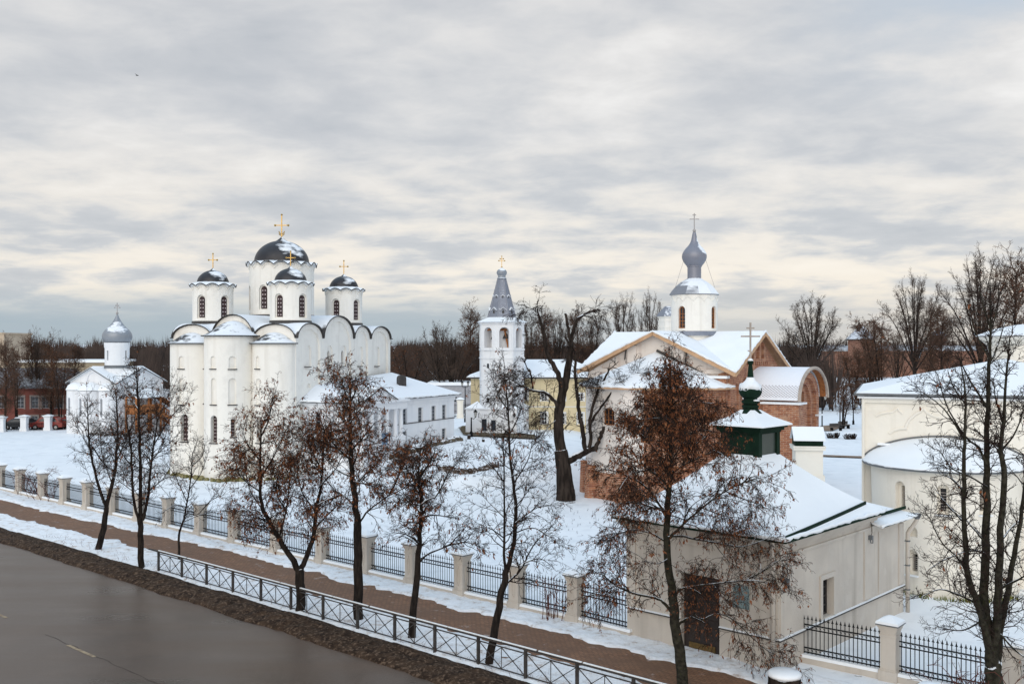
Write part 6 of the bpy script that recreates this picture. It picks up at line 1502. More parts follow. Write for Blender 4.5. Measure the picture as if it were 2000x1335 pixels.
    patch('court_path', MT['tan_path'], [(1602, 889.5), (1690, 892.5), (1690, 895.5), (1602, 892)])
ground()
# ---------------------------------------------------------------- eroded bank in the yard
def eroded_bank():
    rg = random.Random(9); b = MB()
    for px in range(866, 968, 2):
        g = G(px, 919+5*sin(px*0.05)-max(0, (px-905))*0.06)
        for k in range(3):
            x, y = g.x+rg.uniform(-0.3, 0.3), g.y+rg.uniform(-0.25, 0.5); z = T(x, y); r = rg.uniform(0.10, 0.32)*(1.0 if px < 925 else 0.7)
            b.lathe((x, y), [(r*0.8, z-0.25), (r, z+r*0.3), (r*0.7, z+r*0.85), (r*0.2, z+r)], 7, rg.random()*6, wob=lambda i, a: rg.uniform(-0.06, 0.06))
    props(b.build('eroded_soil', BANK, loc=(-4, 78, 0)), kind='stuff')
eroded_bank()
# ---------------------------------------------------------------- iron fence with masonry pillars
FO = Vector((2.59, 39.4)); FD = Vector((-0.7555, 0.6551)).normalized()
def fpos(t, off=0.0): p = FO+FD*t; return Vector((p.x, p.y, 0.0))
def iron_panel(par, a, b_, name='panel'):
    """spear-topped bars between double rails, scrolls between them"""
    d = (b_-a); L = d.length; d.normalize(); mb = MB(); q = lambda s, z: a+d*s+Vector((0, 0, z))
    n = max(4, int(round(L/0.145))); top = 1.52
    for z in (0.34, 0.50, 1.14, 1.30): mb.bar(q(0, z), q(L, z), 0.036, 0.036)
    for k in range(n):
        s = L*(k+0.5)/n; mb.bar(q(s, 0.22), q(s, top), 0.022, 0.022)
        mb.hull2([tuple(q(s-0.03, top-0.02)+Vector((0, 0, 0))), tuple(q(s, top-0.06)), tuple(q(s+0.03, top-0.02))], [tuple(q(s-0.004, top+0.10)), tuple(q(s, top+0.105)), tuple(q(s+0.004, top+0.10))])
        mb.bar(q(s-0.045, top-0.03), q(s+0.045, top-0.03), 0.02, 0.02)
        if k < n-1:
            s2 = L*(k+1)/n
            for z in (0.42, 1.22): mb.tube([q(s2+0.05*cos(t_), z+0.055*sin(t_)) for t_ in [i*pi/4 for i in range(6)]], 0.007, 3)
    return mb.build(name, IRON, par)
def plinth(par, a, b_, w=0.42, h=0.2):
    d = (b_-a).normalized(); n = Vector((-d.y, d.x, 0))*w/2; b = MB()
    b.prism([(p.x, p.y) for p in (a-n, b_-n, b_+n, a+n)], -0.2, h); p = b.build('plinth', PLAST, par)
    b = MB(); n2 = n*1.06
    b.hull2([a-n2+Vector((0, 0, h+0.003)), b_-n2+Vector((0, 0, h+0.003)), b_+n2+Vector((0, 0, h+0.003)), a+n2+Vector((0, 0, h+0.003))], [a-n*0.8+Vector((0, 0, h+0.09)), b_-n*0.8+Vector((0, 0, h+0.09)), b_+n*0.8+Vector((0, 0, h+0.09)), a+n*0.8+Vector((0, 0, h+0.09))]); b.build('plinth_snow', SNOWR, p)
fa = atan2(FD.y, FD.x)
fence = thing('iron_fence', 'long black iron fence with beige pillars running along the street path', 'fence', tuple(fpos(28)))
TS = [0.1, 3.15, 6.3, 9.45, 12.6, 16.0, 19.8, 23.7, 27.1, 30.6, 34.0, 37.3, 40.7, 44.0, 47.4, 51.1, 54.5, 58.0]
for t in TS: p = fpos(t); post('pillar', fence, p.x, p.y, 0, 2.02, 0.51, PLAST, fa, True)
W0 = Vector((4.55, 37.45, 0))
for a, b_ in [(W0, fpos(TS[0]))]+[(fpos(TS[i]), fpos(TS[i+1])) for i in range(len(TS)-1)]:
    d = (b_-a).normalized(); a2 = a if a is W0 else a+d*0.29; b2 = b_-d*0.29
    iron_panel(fence, a2, b2); plinth(fence, a2, b2)
f2 = thing('iron_fence', 'short black iron fence with beige pillars to the right of the beige chapel', 'fence', (12.4, 32.8, 0))
q0, q1, q2, q3 = Vector((9.75, 34.9, 0)), Vector((12.45, 32.75, 0)), Vector((15.25, 30.3, 0)), Vector((18.2, 27.7, 0))
for p in (q1, q2, q3): post('pillar', f2, p.x, p.y, 0, 2.02, 0.51, PLAST, fa, False)
for a, b_ in ((q0, q1), (q1, q2), (q2, q3)):
    d = (b_-a).normalized(); a2 = a if a is q0 else a+d*0.29; b2 = b_-d*0.29
    iron_panel(f2, a2, b2); plinth(f2, a2, b2)
# ---------------------------------------------------------------- kerb railing
rail = thing('pedestrian_railing', 'grey steel pedestrian railing with crossed panels and snow on top beside the road', 'railing', (*ST(0, 0), 0))
t0 = -16.9; step = 2.13; n = 15
for k in range(n):
    x, y = ST(t0+k*step, 0); b = MB(); b.box((x, y), (AL.x, AL.y), 0.09, 0.09, -0.1, 1.04); b.build('post', RAIL, rail)
    if k == n-1: break
    P = lambda s, z: Vector((*ST(t0+k*step+s, 0), z)); b = MB(); e = 0.06; m_ = step/2
    for z in (0.16, 0.90): b.bar(P(e, z), P(step-e, z), 0.035, 0.035)
    b.bar(P(m_, 0.16), P(m_, 0.90), 0.028, 0.028)
    for a in (e, m_):
        c = a+m_-e
        b.bar(P(a, 0.18), P(c, 0.88), 0.024, 0.024); b.bar(P(a, 0.88), P(c, 0.18), 0.024, 0.024)
    for s in (m_*0.5, m_*1.5): b.bar(P(s, 0.5), P(s, 0.56), 0.06, 0.03)
    b.build('panel', RAIL, rail)
b = MB(); b.bar((*ST(t0-0.9, 0), 1.0), (*ST(t0+(n-1)*step, 0), 1.06), 0.065, 0.065); b.build('handrail', RAIL, rail)
b = MB(); rg = random.Random(2); s = t0
while s < t0+(n-1)*step:
    l = rg.uniform(0.8, 2.6); f = 1.0+0.06*(s-t0)/((n-1)*step); z = f+0.036
    p = [Vector((*ST(s, 0), z)), Vector((*ST(s+l, 0), z+0.06*l/((n-1)*step))) ]; b.bar(p[0]+Vector((0, 0, 0.016)), p[1]+Vector((0, 0, 0.016)), 0.055, 0.03); s += l+rg.uniform(0.0, 0.12)
b.build('rail_snow', SNOWR, rail)
# ---------------------------------------------------------------- street furniture and small things
def lamp_post(px, py, y_top, label, m=IRON, arms=1, gname=None):
    g = G(px, py); zt = Z(y_top, g.y); r = thing('street_lamp', label, 'street lamp', tuple(g), gname); b = MB()
    b.lathe((g.x, g.y), [(0.16, g.z-0.1), (0.15, g.z+0.5), (0.085, g.z+0.6), (0.06, zt-0.75)], 10); b.build('pole', m, r)
    for s in ((1,) if arms == 1 else (-1, 1)):
        x = g.x+s*0.42; b = MB(); b.tube([(g.x, g.y, zt-0.8), (g.x+s*0.25, g.y, zt-0.9), (x, g.y, zt-0.72)], 0.035, 6); b.build('arm', m, r)
        b = MB(); b.lathe((x, g.y), [(0.10, zt-0.66), (0.19, zt-0.22)], 6); ln = b.build('lantern', LAMPG, r)
        b = MB(); b.lathe((x, g.y), [(0.06, zt-0.74), (0.11, zt-0.66)], 6); b.lathe((x, g.y), [(0.23, zt-0.21), (0.12, zt-0.08), (0.02, zt+0.06)], 6); b.build('lantern_cap', m, ln)
lamp_post(920.5, 853, 800, 'black street lamp with lantern on a bracket beside the bell tower', IRON, 1)
lamp_post(908.5, 824, 744, 'tall thin black pole standing before the dark trees near the gate', IRON, 2)
lamp_post(1605.5, 840.5, 770, 'thin dark lamp post close to the brick porch arch', IRON, 1)
lamp_post(1640.5, 831.5, 774, 'thin dark lamp post standing by the tan court path', IRON, 1)
lamp_post(1666.5, 828.5, 785, 'thin dark lamp post between two young tree trunks', IRON, 1)
def stump(px, py, r, h, label, snow=True, m=BARKO, z=None):
    g = G(px, py, z); t = thing('tree_stump', label, 'stump', tuple(g)); b = MB(); rg = random.Random(px)
    b.lathe((g.x, g.y), [(r*1.2, g.z-0.2), (r*1.05, g.z+0.1*h), (r, g.z+0.6*h), (r*0.98, g.z+h)], 18, wob=lambda i, a: 0.03*sin(3*a+px)*h); b.build('trunk', m, t, smooth=True, sharp=50)
    if snow: b = MB(); b.lathe((g.x, g.y), [(r*0.99, g.z+h+0.01), (r*1.02, g.z+h+0.06), (r*0.8, g.z+h+0.14), (r*0.3, g.z+h+0.17), (0.02, g.z+h+0.175)], 20); b.build('snow_cap', SNOWR, t, smooth=True)
stump(916, 857, 0.16, 0.42, 'short dark tree stump in the snow in front of the bell tower', False)
stump(944, 862, 0.13, 0.22, 'tiny dark stump poking from the snow right of the other stump', False)
g = At(1532, 1318, 31.0); t = thing('tree_stump', 'sawn stump with thick snow cap in front of the beige chapel corner', 'stump', (g.x, g.y, 0)); b = MB()
b.lathe((g.x, g.y), [(0.62, -0.2), (0.54, 0.2), (0.50, g.z-0.2), (0.50, g.z-0.02)], 20, wob=lambda i, a: 0.03*sin(4*a)); b.build('trunk', BARKO, t, smooth=True, sharp=50)
b = MB(); b.lathe((g.x, g.y), [(0.50, g.z-0.02), (0.53, g.z+0.05), (0.46, g.z+0.13), (0.2, g.z+0.17), (0.02, g.z+0.175)], 22); b.build('snow_cap', SNOWR, t, smooth=True)
g = At(1818, 1334, 28.0); b = MB(); b.lathe((g.x, g.y), [(0.45, -0.1), (0.42, g.z-0.12), (0.3, g.z-0.02), (0.05, g.z+0.02)], 16); props(b.build('snow_mound', SNOWR, loc=(g.x, g.y, 0), smooth=True), 'rounded snow-covered mound at the foot of the right iron fence', 'snow mound')
def hedge(px, py, label, seed):
    g = G(px, py); t = thing('clipped_hedge', label, 'hedge', tuple(g), 'clipped shrubs in the court'); rg = random.Random(seed); b = MB()
    for i in range(150):
        x, y = g.x+rg.uniform(-0.75, 0.75), g.y+rg.uniform(-0.35, 0.35); a = rg.uniform(-0.4, 0.4)
        if abs(x-g.x) < 0.2 and rg.random() < 0.6: continue
        b.bar((g.x+(x-g.x)*0.75, y, g.z), (x+a*0.3, y+rg.uniform(-0.1, 0.1), g.z+rg.uniform(0.35, 0.72)), 0.025)
    b.build('twigs', TWIG, t); b = MB(); b.box((g.x, g.y), (1, 0), 1.55, 0.7, g.z+0.70, g.z+0.74); b.build('snow', SNOWR, t)
hedge(1627, 855, 'clipped leafless shrub with snow on top beside the green chimney hood', 1)
hedge(1660, 857, 'clipped leafless shrub with snow on top close to the cream church', 2)
def bench(px, py, rot, label):
    g = G(px, py); t = thing('park_bench', label, 'bench', tuple(g)); u = Vector((cos(rot), sin(rot), 0)); v = Vector((-sin(rot), cos(rot), 0)); o = Vector(g)
    b = MB(); b.box((o.x, o.y), (u.x, u.y), 1.7, 0.5, o.z+0.42, o.z+0.48); b.build('seat', RAIL, t)
    b = MB(); c = o+v*0.25; b.box((c.x, c.y), (u.x, u.y), 1.7, 0.05, o.z+0.55, o.z+0.95); b.build('backrest', RAIL, t)
    for s in (-1, 1): b = MB(); c = o+u*s*0.7; b.box((c.x, c.y), (u.x, u.y), 0.07, 0.48, o.z-0.05, o.z+0.42); b.build('leg', IRON, t)
bench(1633, 841, 0.4, 'dark park bench on the tan path near the porch arch')
bench(1649, 836.5, 0.5, 'dark park bench on the tan path nearer the young trees')
# gate piece between annex and bell tower
g = G(899, 816); gt = thing('yard_gate', 'black iron gate with one pale pillar beyond the white annex corner', 'gate', tuple(g))
post('pillar', gt, g.x, g.y, g.z, 3.0, 0.85, CREAMW); b = MB()
for a, c in ((g.x-2.3, g.x-0.55), (g.x+0.55, g.x+2.0)):
    for z in (0.3, 1.0, 1.9): b.bar((a, g.y, g.z+z), (c, g.y, g.z+z), 0.07)
    k = a
    while k < c: b.bar((k, g.y, g.z+0.1), (k, g.y, g.z+2.2), 0.04); k += 0.16
b.build('panel', IRON, gt)
# bird in the sky
o = At(268, 148, 110.0); t = MB()
t.tube([o+Vector((-0.16, 0, 0.0)), o+Vector((-0.08, 0, 0.015)), o+Vector((0.05, 0, 0.02)), o+Vector((0.13, 0, 0.02)), o+Vector((0.17, 0, 0.0))], [0.008, 0.035, 0.05, 0.03, 0.006], 8)
for s in (-1, 1): t.hull2([o+Vector((-0.05, 0, 0.03)), o+Vector((0.07, 0, 0.03)), o+Vector((0.05, 0, 0.045)), o+Vector((-0.05, 0, 0.045))], [o+Vector((-0.10, s*0.42, 0.10)), o+Vector((-0.06, s*0.42, 0.10)), o+Vector((-0.06, s*0.42, 0.105)), o+Vector((-0.10, s*0.42, 0.105))])
props(t.build('bird', FEATH, loc=tuple(o)), 'small dark bird gliding across the grey clouds', 'bird')

# ---------------------------------------------------------------- trees
def smooth_path(pts, rad, k=4):
    P = [Vector(p) for p in pts]; out = []; ro = []; n = len(P)
    for i in range(n-1):
        a, b_, c, d = P[max(0, i-1)], P[i], P[i+1], P[min(n-1, i+2)]
        for j in range(k):
            t = j/k; out.append(0.5*((2*b_)+(c-a)*t+(2*a-5*b_+4*c-d)*t*t+(3*b_-a-3*c+d)*t**3)); ro.append(rad[i]+(rad[i+1]-rad[i])*t)
    return out+[P[-1]], ro+[rad[-1]]
class Tree:
    """hand-laid limbs, then twigs grown from them in all directions"""
    def __init__(s, seed): s.rg = random.Random(seed); s.limb = MB(); s.tw = MB(); s.lf = MB(); s.paths = []; s.thin = 1.0
    def add(s, pts, r0, r1, n=9, wob=0.03):
        r0 *= s.thin; r1 *= s.thin
        k = len(pts); rad = [r0+(r1-r0)*i/(k-1) for i in range(k)]; P, R = smooth_path(pts, rad)
        for i in range(1, len(P)-1):
            w = min(wob, R[i]*0.35); P[i] = P[i]+Vector((s.rg.uniform(-w, w), s.rg.uniform(-w, w), s.rg.uniform(-w, w)))
        d0 = (P[1]-P[0]).normalized(); d1 = (P[-1]-P[-2]).normalized()
        s.limb.tube([P[0]-d0*R[0]*1.2]+P+[P[-1]+d1*R[-1]*0.45], [R[0]*0.7]+R+[R[-1]*0.45], n); s.paths.append((P, R)); return P, R
    def sub(s, per_m, L, r, skip=1, f0=0.25, rise=0.35):
        """side limbs springing from the laid limbs in all directions"""
        rg = s.rg
        for (P, R) in s.paths[skip:len(s.paths)]:
            ln = sum((P[i+1]-P[i]).length for i in range(len(P)-1))
            for _ in range(max(1, int(ln*per_m))):
                f = f0+(0.95-f0)*rg.random(); x = f*(len(P)-1); i = min(len(P)-2, int(x)); p = P[i].lerp(P[i+1], x-i); ax = (P[i+1]-P[i]).normalized()
                q = ax.orthogonal().normalized(); q.rotate(Matrix.Rotation(rg.random()*2*pi, 3, ax)); dd = (ax*rg.uniform(0.4, 1.0)+q+Vector((0, 0, rise))).normalized(); l = L*rg.uniform(0.6, 1.2)*(1.2-0.6*f)
                m1 = p+dd*l*0.5+Vector((rg.gauss(0, 0.08), rg.gauss(0, 0.08), rg.gauss(0, 0.05)))*l; e = p+dd*l+Vector((rg.gauss(0, 0.15), rg.gauss(0, 0.15), rg.gauss(0, 0.1)-0.1))*l
                s.add([p, m1, e], min(R[i]*0.6, r)/s.thin, 0.010/s.thin, 5, 0.01)
    def twig(s, p, d, L, r, lev, o):
        rg = s.rg; n = o['seg'][min(lev, 2)]; pts = [p]; st = L/n; dd = d.normalized(); kids = []
        for i in range(n):
            up = o['up'][min(lev, 2)]; j = o.get('jit', 0.28)
            dd = (dd+Vector((rg.gauss(0, j), rg.gauss(0, j), rg.gauss(0, j)*0.8+up))).normalized(); p = p+dd*st; pts.append(p); kids.append((p, dd.copy(), (i+1)/n))
        rad = [max(o['rmin'], r*(1-0.75*i/n)) for i in range(n+1)]; s.tw.tube(pts, rad, 4 if lev == 0 else 3, cap=False)
        if lev < o['lev']:
            for _ in range(o['kids'][lev] if not isinstance(o['kids'][lev], float) else (1 if rg.random() < o['kids'][lev] else 0)):
                p_, d_, f = kids[min(n-1, int(rg.random()**0.8*n))]; a = rg.uniform(0.4, 1.0)
                ax = d_.orthogonal().normalized(); ax.rotate(Matrix.Rotation(rg.random()*2*pi, 3, d_)); nd = d_*cos(a)+ax*sin(a)
                s.twig(p_, nd, L*rg.uniform(0.42, 0.72)*(1.1-0.45*f), r*0.58, lev+1, o)
        if o['leaf'] > 0 and lev >= 1:
            k = o['leaf']*L
            for _ in range(int(k)+(1 if rg.random() < k-int(k) else 0)):
                q = pts[rg.randint(1, n)]; s.leaf(q, o.get('lsz', 1.0))
    def leaf(s, q, sz):
        rg = s.rg; c = q
        sz *= min(1.9, max(0.55, rg.lognormvariate(0, 0.35)))
        for _ in range(rg.choice((1, 1, 2, 3, 5))):
            q = c+Vector((rg.gauss(0, 0.022), rg.gauss(0, 0.022), -abs(rg.gauss(0, 0.03))))*sz
            l, w = rg.uniform(0.045, 0.13)*sz, rg.uniform(0.010, 0.034)*sz; a = rg.random()*2*pi; t = Vector((cos(a), sin(a), rg.gauss(0, 0.3))); d = Vector((rg.gauss(0, 0.4), rg.gauss(0, 0.4), -1)).normalized()
            m = q+d*l*rg.uniform(0.4, 0.65); s.lf.poly([q, m+t*w, q+d*l, m-t*w*rg.uniform(0.4, 1)])
    def clothe(s, per_m, o, f0=0.15, skip=0, f1=1.0, only=None):
        rg = s.rg
        for (P, R) in (s.paths[skip:] if only is None else [s.paths[i] for i in only]):
            L = sum((P[i+1]-P[i]).length for i in range(len(P)-1)); n = max(1, int(L*per_m))
            for k in range(n):
                f = f0+(f1-f0)*(rg.random()**0.8); x = f*(len(P)-1); i = min(len(P)-2, int(x)); p = P[i].lerp(P[i+1], x-i); ax = (P[i+1]-P[i]).normalized(); r = R[i]
                q = ax.orthogonal().normalized(); q.rotate(Matrix.Rotation(rg.random()*2*pi, 3, ax)); a = rg.uniform(*o.get('ang', (0.5, 1.15))); d = ax*cos(a)+q*sin(a)
                ln = o['len']*rg.uniform(0.55, 1.1)*(1.25-0.7*f)
                s.twig(p, d, ln, min(r*0.6, o['r']), 0, o)
            s.twig(P[-1], (P[-1]-P[-2]).normalized(), o['len']*0.7, R[-1], 0, o)
    def finish(s, name, label, cat, base, bark, group=None, twigm=None, leafm=None):
        root = thing(name, label, cat, tuple(base), group)
        if s.limb.f: s.limb.build('trunk', bark, root, smooth=True)
        if s.tw.f: s.tw.build('crown', twigm or TWIG, root)
        if s.lf.f: s.lf.build('leaves', leafm or LEAF, root)
        return root
def px_path(pts, Y, dy=0.0):
    """limb traced at the tree's own distance; dy spreads it towards (-) or away from the eye along its length"""
    n = len(pts); return [At(p[0], p[1], Y+dy*i/(n-1)+(p[2] if len(p) > 2 else 0)) for i, p in enumerate(pts)]
OB = dict(seg=(5, 4, 3), up=(0.10, 0.06, 0.03), rmin=0.0048, lev=2, kids=(6, 3), leaf=0.0, len=1.5, r=0.022, jit=0.24)      # bare
OL = dict(seg=(5, 4, 3), up=(0.03, -0.10, -0.20), rmin=0.005, lev=2, kids=(6, 4), leaf=4.5, len=1.4, r=0.02, jit=0.25)     # leafy, hanging
SG = 'street trees along the brown path'
def street_trees():
    # 1: forked bare tree
    g = G(190, 1075); t = Tree(11); t.thin = 0.74; Y = g.y
    t.add([Vector((g.x, g.y, -0.15))]+px_path([(203, 1030), (208, 990)], Y), 0.24, 0.17); t.add(px_path([(208, 990), (222, 933), (228, 882), (230, 832), (227, 772)], Y, 0.8), 0.15, 0.035); t.add(px_path([(208, 988), (193, 948), (179, 892), (173, 845), (171, 794)], Y, -0.9), 0.12, 0.03)
    t.add(px_path([(181, 872), (200, 900), (219, 918), (245, 927), (268, 930)], Y-0.4, 1.5), 0.05, 0.02); t.add(px_path([(225, 905), (246, 860), (262, 822)], Y, -1.6), 0.05, 0.02); t.add(px_path([(178, 880), (160, 850), (148, 830)], Y, 1.0), 0.045, 0.02); t.add(px_path([(218, 940), (200, 890), (196, 840)], Y, 1.8), 0.05, 0.02)
    t.clothe(5.5, dict(OB, leaf=0.25, up=(0.08, 0.05, 0.0)), skip=1, f0=0.2); t.finish('street_tree', 'leaning bare forked tree left of the railing, before the small church', 'tree', (g.x, g.y, 0), BARK, SG)
    # 2: tall tree of three stems at the end of the railing
    g = G(277, 1110); t = Tree(12); t.thin = 0.74; Y = g.y
    t.add([Vector((g.x, g.y, -0.15))]+px_path([(275, 1056), (275, 1010)], Y), 0.21, 0.17); t.add(px_path([(275, 1010), (275, 983), (273.5, 889), (272, 826), (269, 763), (267, 718)], Y, 0.4), 0.15, 0.025); t.add(px_path([(275, 1030), (263, 983), (258, 920), (256, 876), (247, 820)], Y, -1.0), 0.11, 0.03); t.add(px_path([(280, 1012), (288, 977), (294, 914), (300, 870), (307, 826), (303, 782)], Y, 1.0), 0.11, 0.025)
    for pts, d in (([(258, 910), (235, 880), (222, 845)], -1.4), ([(297, 895), (325, 870), (345, 850)], 1.2), ([(272, 840), (300, 815), (318, 800)], -1.0), ([(274, 900), (240, 870), (215, 860)], 1.6), ([(300, 870), (330, 820), (350, 795)], -0.6), ([(271, 800), (252, 775), (240, 765)], 0.8), ([(290, 960), (320, 935), (345, 930)], -1.5), ([(261, 960), (235, 940), (212, 925)], 0.9), ([(306, 825), (322, 790), (330, 765)], 0.8)): t.add(px_path(pts, Y, d), 0.045, 0.018)
    t.clothe(5.5, dict(OB, leaf=0.45, up=(0.06, 0.03, -0.02)), skip=1, f0=0.12); t.finish('street_tree', 'tall bare three-stemmed tree at the far end of the railing', 'tree', (g.x, g.y, 0), BARK, SG)
    # 3: sapling
    g = G(350, 1092); t = Tree(13); t.thin = 0.74; Y = g.y
    t.add([Vector((g.x, g.y, -0.1))]+px_path([(350.5, 1043), (357, 1020), (365, 983), (374, 927), (376, 889), (385, 862)], Y), 0.09, 0.018, 7)
    for pts, d in (([(353, 1035), (362, 1012), (380, 1005), (392, 999), (420, 965), (442, 939)], -1.0), ([(360, 1018), (380, 1009), (410, 1000), (436, 996), (455, 998)], 1.0), ([(366, 980), (352, 950), (340, 925), (325, 905)], 1.1), ([(370, 955), (392, 925), (405, 890)], 0.9), ([(363, 990), (345, 985), (330, 992), (318, 1000)], -0.8), ([(375, 910), (395, 890), (400, 868)], -0.7), ([(395, 995), (415, 975), (432, 968)], 0.5)): t.add(px_path(pts, Y, d), 0.038, 0.014, 6)
    t.clothe(5.0, dict(OB, len=0.95, r=0.018, kids=(5, 2)), f0=0.3); t.finish('street_tree', 'thin young bare tree with low spreading branches behind the railing', 'tree', (g.x, g.y, 0), BARK, SG)
    # 4: forked tree full of brown leaves
    g = G(587, 1196); t = Tree(14); t.thin = 0.74; Y = g.y
    t.add([Vector((g.x, g.y, -0.15))]+px_path([(587, 1150), (585, 1112)], Y), 0.27, 0.24, 10); t.add(px_path([(585, 1116), (573, 1095), (552, 1062), (528, 1021), (511, 984), (509, 931), (509, 881), (511, 830)], Y, -0.8), 0.19, 0.03); t.add(px_path([(586, 1114), (594, 1095), (612, 1050), (618, 997), (627, 947), (631, 898), (632, 860)], Y, 0.9), 0.17, 0.03)
    for pts, d in (([(518, 1000), (490, 960), (478, 910)], 1.0), ([(545, 1050), (560, 990), (566, 930), (568, 880)], 1.4), ([(510, 930), (535, 890), (555, 850)], -1.0), ([(618, 1000), (590, 960), (580, 910)], -1.3), ([(625, 950), (655, 915), (668, 890)], 1.0), ([(510, 900), (485, 870), (475, 845)], -0.6), ([(530, 1025), (505, 1010), (490, 1015)], -1.0), ([(615, 1030), (645, 1000), (660, 985)], -1.2), ([(511, 850), (525, 820), (530, 798)], 0.6), ([(629, 920), (610, 880), (600, 850)], 1.0), ([(560, 1000), (540, 960), (545, 920)], 0.4), ([(509, 960), (470, 930), (462, 905)], 0.3)): t.add(px_path(pts, Y, d), 0.05, 0.018, 7)
    t.sub(0.9, 1.3, 0.03); t.clothe(5.2, dict(OL, leaf=3.0, lsz=0.8), skip=1, f0=0.22); t.finish('street_tree', 'low forked tree hung with brown leaves behind the railing', 'tree', (g.x, g.y, 0), BARK, SG)
    # 5: tall leafy tree, pointed crown
    g = G(699, 1211); t = Tree(15); t.thin = 0.74; Y = g.y
    t.add([Vector((g.x, g.y, -0.15))]+px_path([(699, 1140), (699, 1071), (698, 1021)], Y), 0.27, 0.21, 10); t.add(px_path([(698, 1021), (691, 955), (685, 885), (684, 824), (684, 770), (684, 742)], Y, 0.3), 0.19, 0.02)
    for pts, d in (([(703, 1020), (716, 1000), (730, 988), (758, 968), (795, 947), (815, 905)], -0.8), ([(690, 985), (675, 970), (664, 966), (635, 935), (610, 905)], 0.9), ([(690, 950), (715, 925), (740, 900), (758, 870)], 1.2), ([(686, 900), (660, 875), (638, 850), (628, 825)], -0.9), ([(685, 880), (712, 850), (732, 825)], -1.1), ([(684, 840), (665, 815), (652, 795)], 0.8), ([(684, 825), (702, 800), (715, 780)], 0.7), ([(688, 930), (655, 915), (625, 880), (612, 860)], 1.4), ([(760, 966), (780, 925), (785, 890)], 1.0), ([(684, 790), (676, 770), (670, 755)], -0.4), ([(684, 785), (694, 765), (698, 750)], 0.4), ([(665, 966), (640, 975), (620, 985)], -0.8), ([(795, 947), (820, 950), (838, 958)], 0.5), ([(690, 940), (720, 945), (748, 945)], -1.4), ([(687, 915), (700, 880), (705, 850)], -1.4), ([(686, 895), (670, 855), (668, 835)], 1.3)): t.add(px_path(pts, Y, d), 0.055, 0.018, 7)
    t.sub(0.9, 1.2, 0.03); t.clothe(5.4, dict(OL, len=1.15, leaf=3.2, lsz=0.8), skip=1, f0=0.15); t.finish('street_tree', 'tall pointed tree full of brown leaves in front of the white annex', 'tree', (g.x, g.y, 0), BARK, SG)
    # 6: leaning tree, few leaves
    g = G(804, 1247); t = Tree(16); t.thin = 0.74; Y = g.y
    t.add([Vector((g.x, g.y, -0.15))]+px_path([(808, 1185), (816, 1097), (820, 1040), (824, 980), (817, 932), (822, 872)], Y, 0.4), 0.21, 0.025)
    for pts, d in (([(819, 1097), (840, 1079), (876, 1064), (890, 1050), (900, 1042)], -0.9), ([(822, 985), (836, 975), (852, 968), (868, 940), (877, 920), (904, 893)], 0.9), ([(822, 1000), (800, 980), (788, 965)], 0.9), ([(820, 950), (800, 925), (790, 900)], -0.8), ([(820, 930), (838, 905), (848, 885)], -0.7), ([(821, 1010), (850, 1005), (880, 1010)], 1.2), ([(818, 1060), (798, 1045), (780, 1040)], -0.8), ([(870, 1066), (905, 1058), (930, 1064)], -0.6)): t.add(px_path(pts, Y, d), 0.055, 0.018, 7)
    t.clothe(5.6, dict(OL, up=(0.0, -0.10, -0.18), leaf=0.5, len=1.1), f0=0.34, only=[0]+list(range(1, 9))); t.clothe(4.5, dict(OL, leaf=2.2, len=1.0), f0=0.45, only=[0, 3, 4, 5], f1=0.95); t.finish('street_tree', 'slightly leaning thin tree with few leaves and one long low branch', 'tree', (g.x, g.y, 0), BARK, SG)
    # 7: thin bare tree, tall
    g = G(953, 1299); t = Tree(17); t.thin = 0.74; Y = g.y
    t.add([Vector((g.x, g.y, -0.15))]+px_path([(967, 1225), (981, 1153), (989, 1113)], Y), 0.20, 0.14); t.add(px_path([(989, 1113), (1001, 1072), (1007, 1024), (1005, 960), (997, 904), (994, 840), (990, 770), (984, 722)], Y, 0.5), 0.115, 0.015, 8); t.add(px_path([(987, 1118), (985, 1080), (985, 1000), (984, 900), (981, 850)], Y, -0.8), 0.075, 0.015, 8); t.add(px_path([(986, 1140), (1000, 1130), (1021, 1105), (1041, 1065), (1073, 1031)], Y, 0.9), 0.06, 0.02, 7)
    for pts, d in (([(1005, 990), (1030, 960), (1048, 930)], 1.0), ([(985, 1010), (960, 985), (940, 965)], 0.9), ([(1003, 945), (1030, 900), (1040, 860)], -0.8), ([(996, 890), (970, 860), (955, 845)], 0.8), ([(1005, 1040), (1040, 1030), (1070, 1045), (1088, 1060)], -0.9), ([(985, 1050), (955, 1030), (935, 1035)], -1.0), ([(994, 850), (1012, 815), (1020, 790)], 0.6), ([(984, 940), (965, 915), (950, 900)], -0.8), ([(1007, 1020), (1050, 990), (1085, 985)], 0.8), ([(992, 800), (975, 775), (968, 755)], -0.5), ([(1000, 930), (1028, 915), (1055, 905)], 0.6), ([(1025, 1098), (1055, 1090), (1078, 1105)], 0.5)): t.add(px_path(pts, Y, d), 0.034, 0.012, 6)
    t.clothe(5.6, dict(OB, len=0.95, r=0.02, leaf=0.3, up=(0.03, 0.0, -0.04)), skip=1, f0=0.12); t.finish('street_tree', 'slender leaning bare tree with very fine twigs below the bell tower', 'tree', (g.x, g.y, 0), BARK, SG)
    # 8: big leafy tree before the chapel
    Y = Yat(1347); g = Vector(((1336-1000)/K*Y, Y, 0)); t = Tree(18); t.thin = 0.74
    t.add([Vector((g.x, g.y, -0.15))]+px_path([(1330, 1290), (1320, 1233), (1313, 1157)], Y), 0.26, 0.19, 12); t.add(px_path([(1313, 1157), (1304, 1081), (1303, 1004), (1308, 924), (1310, 843), (1310, 771), (1310, 730)], Y, 0.3), 0.185, 0.02, 10)
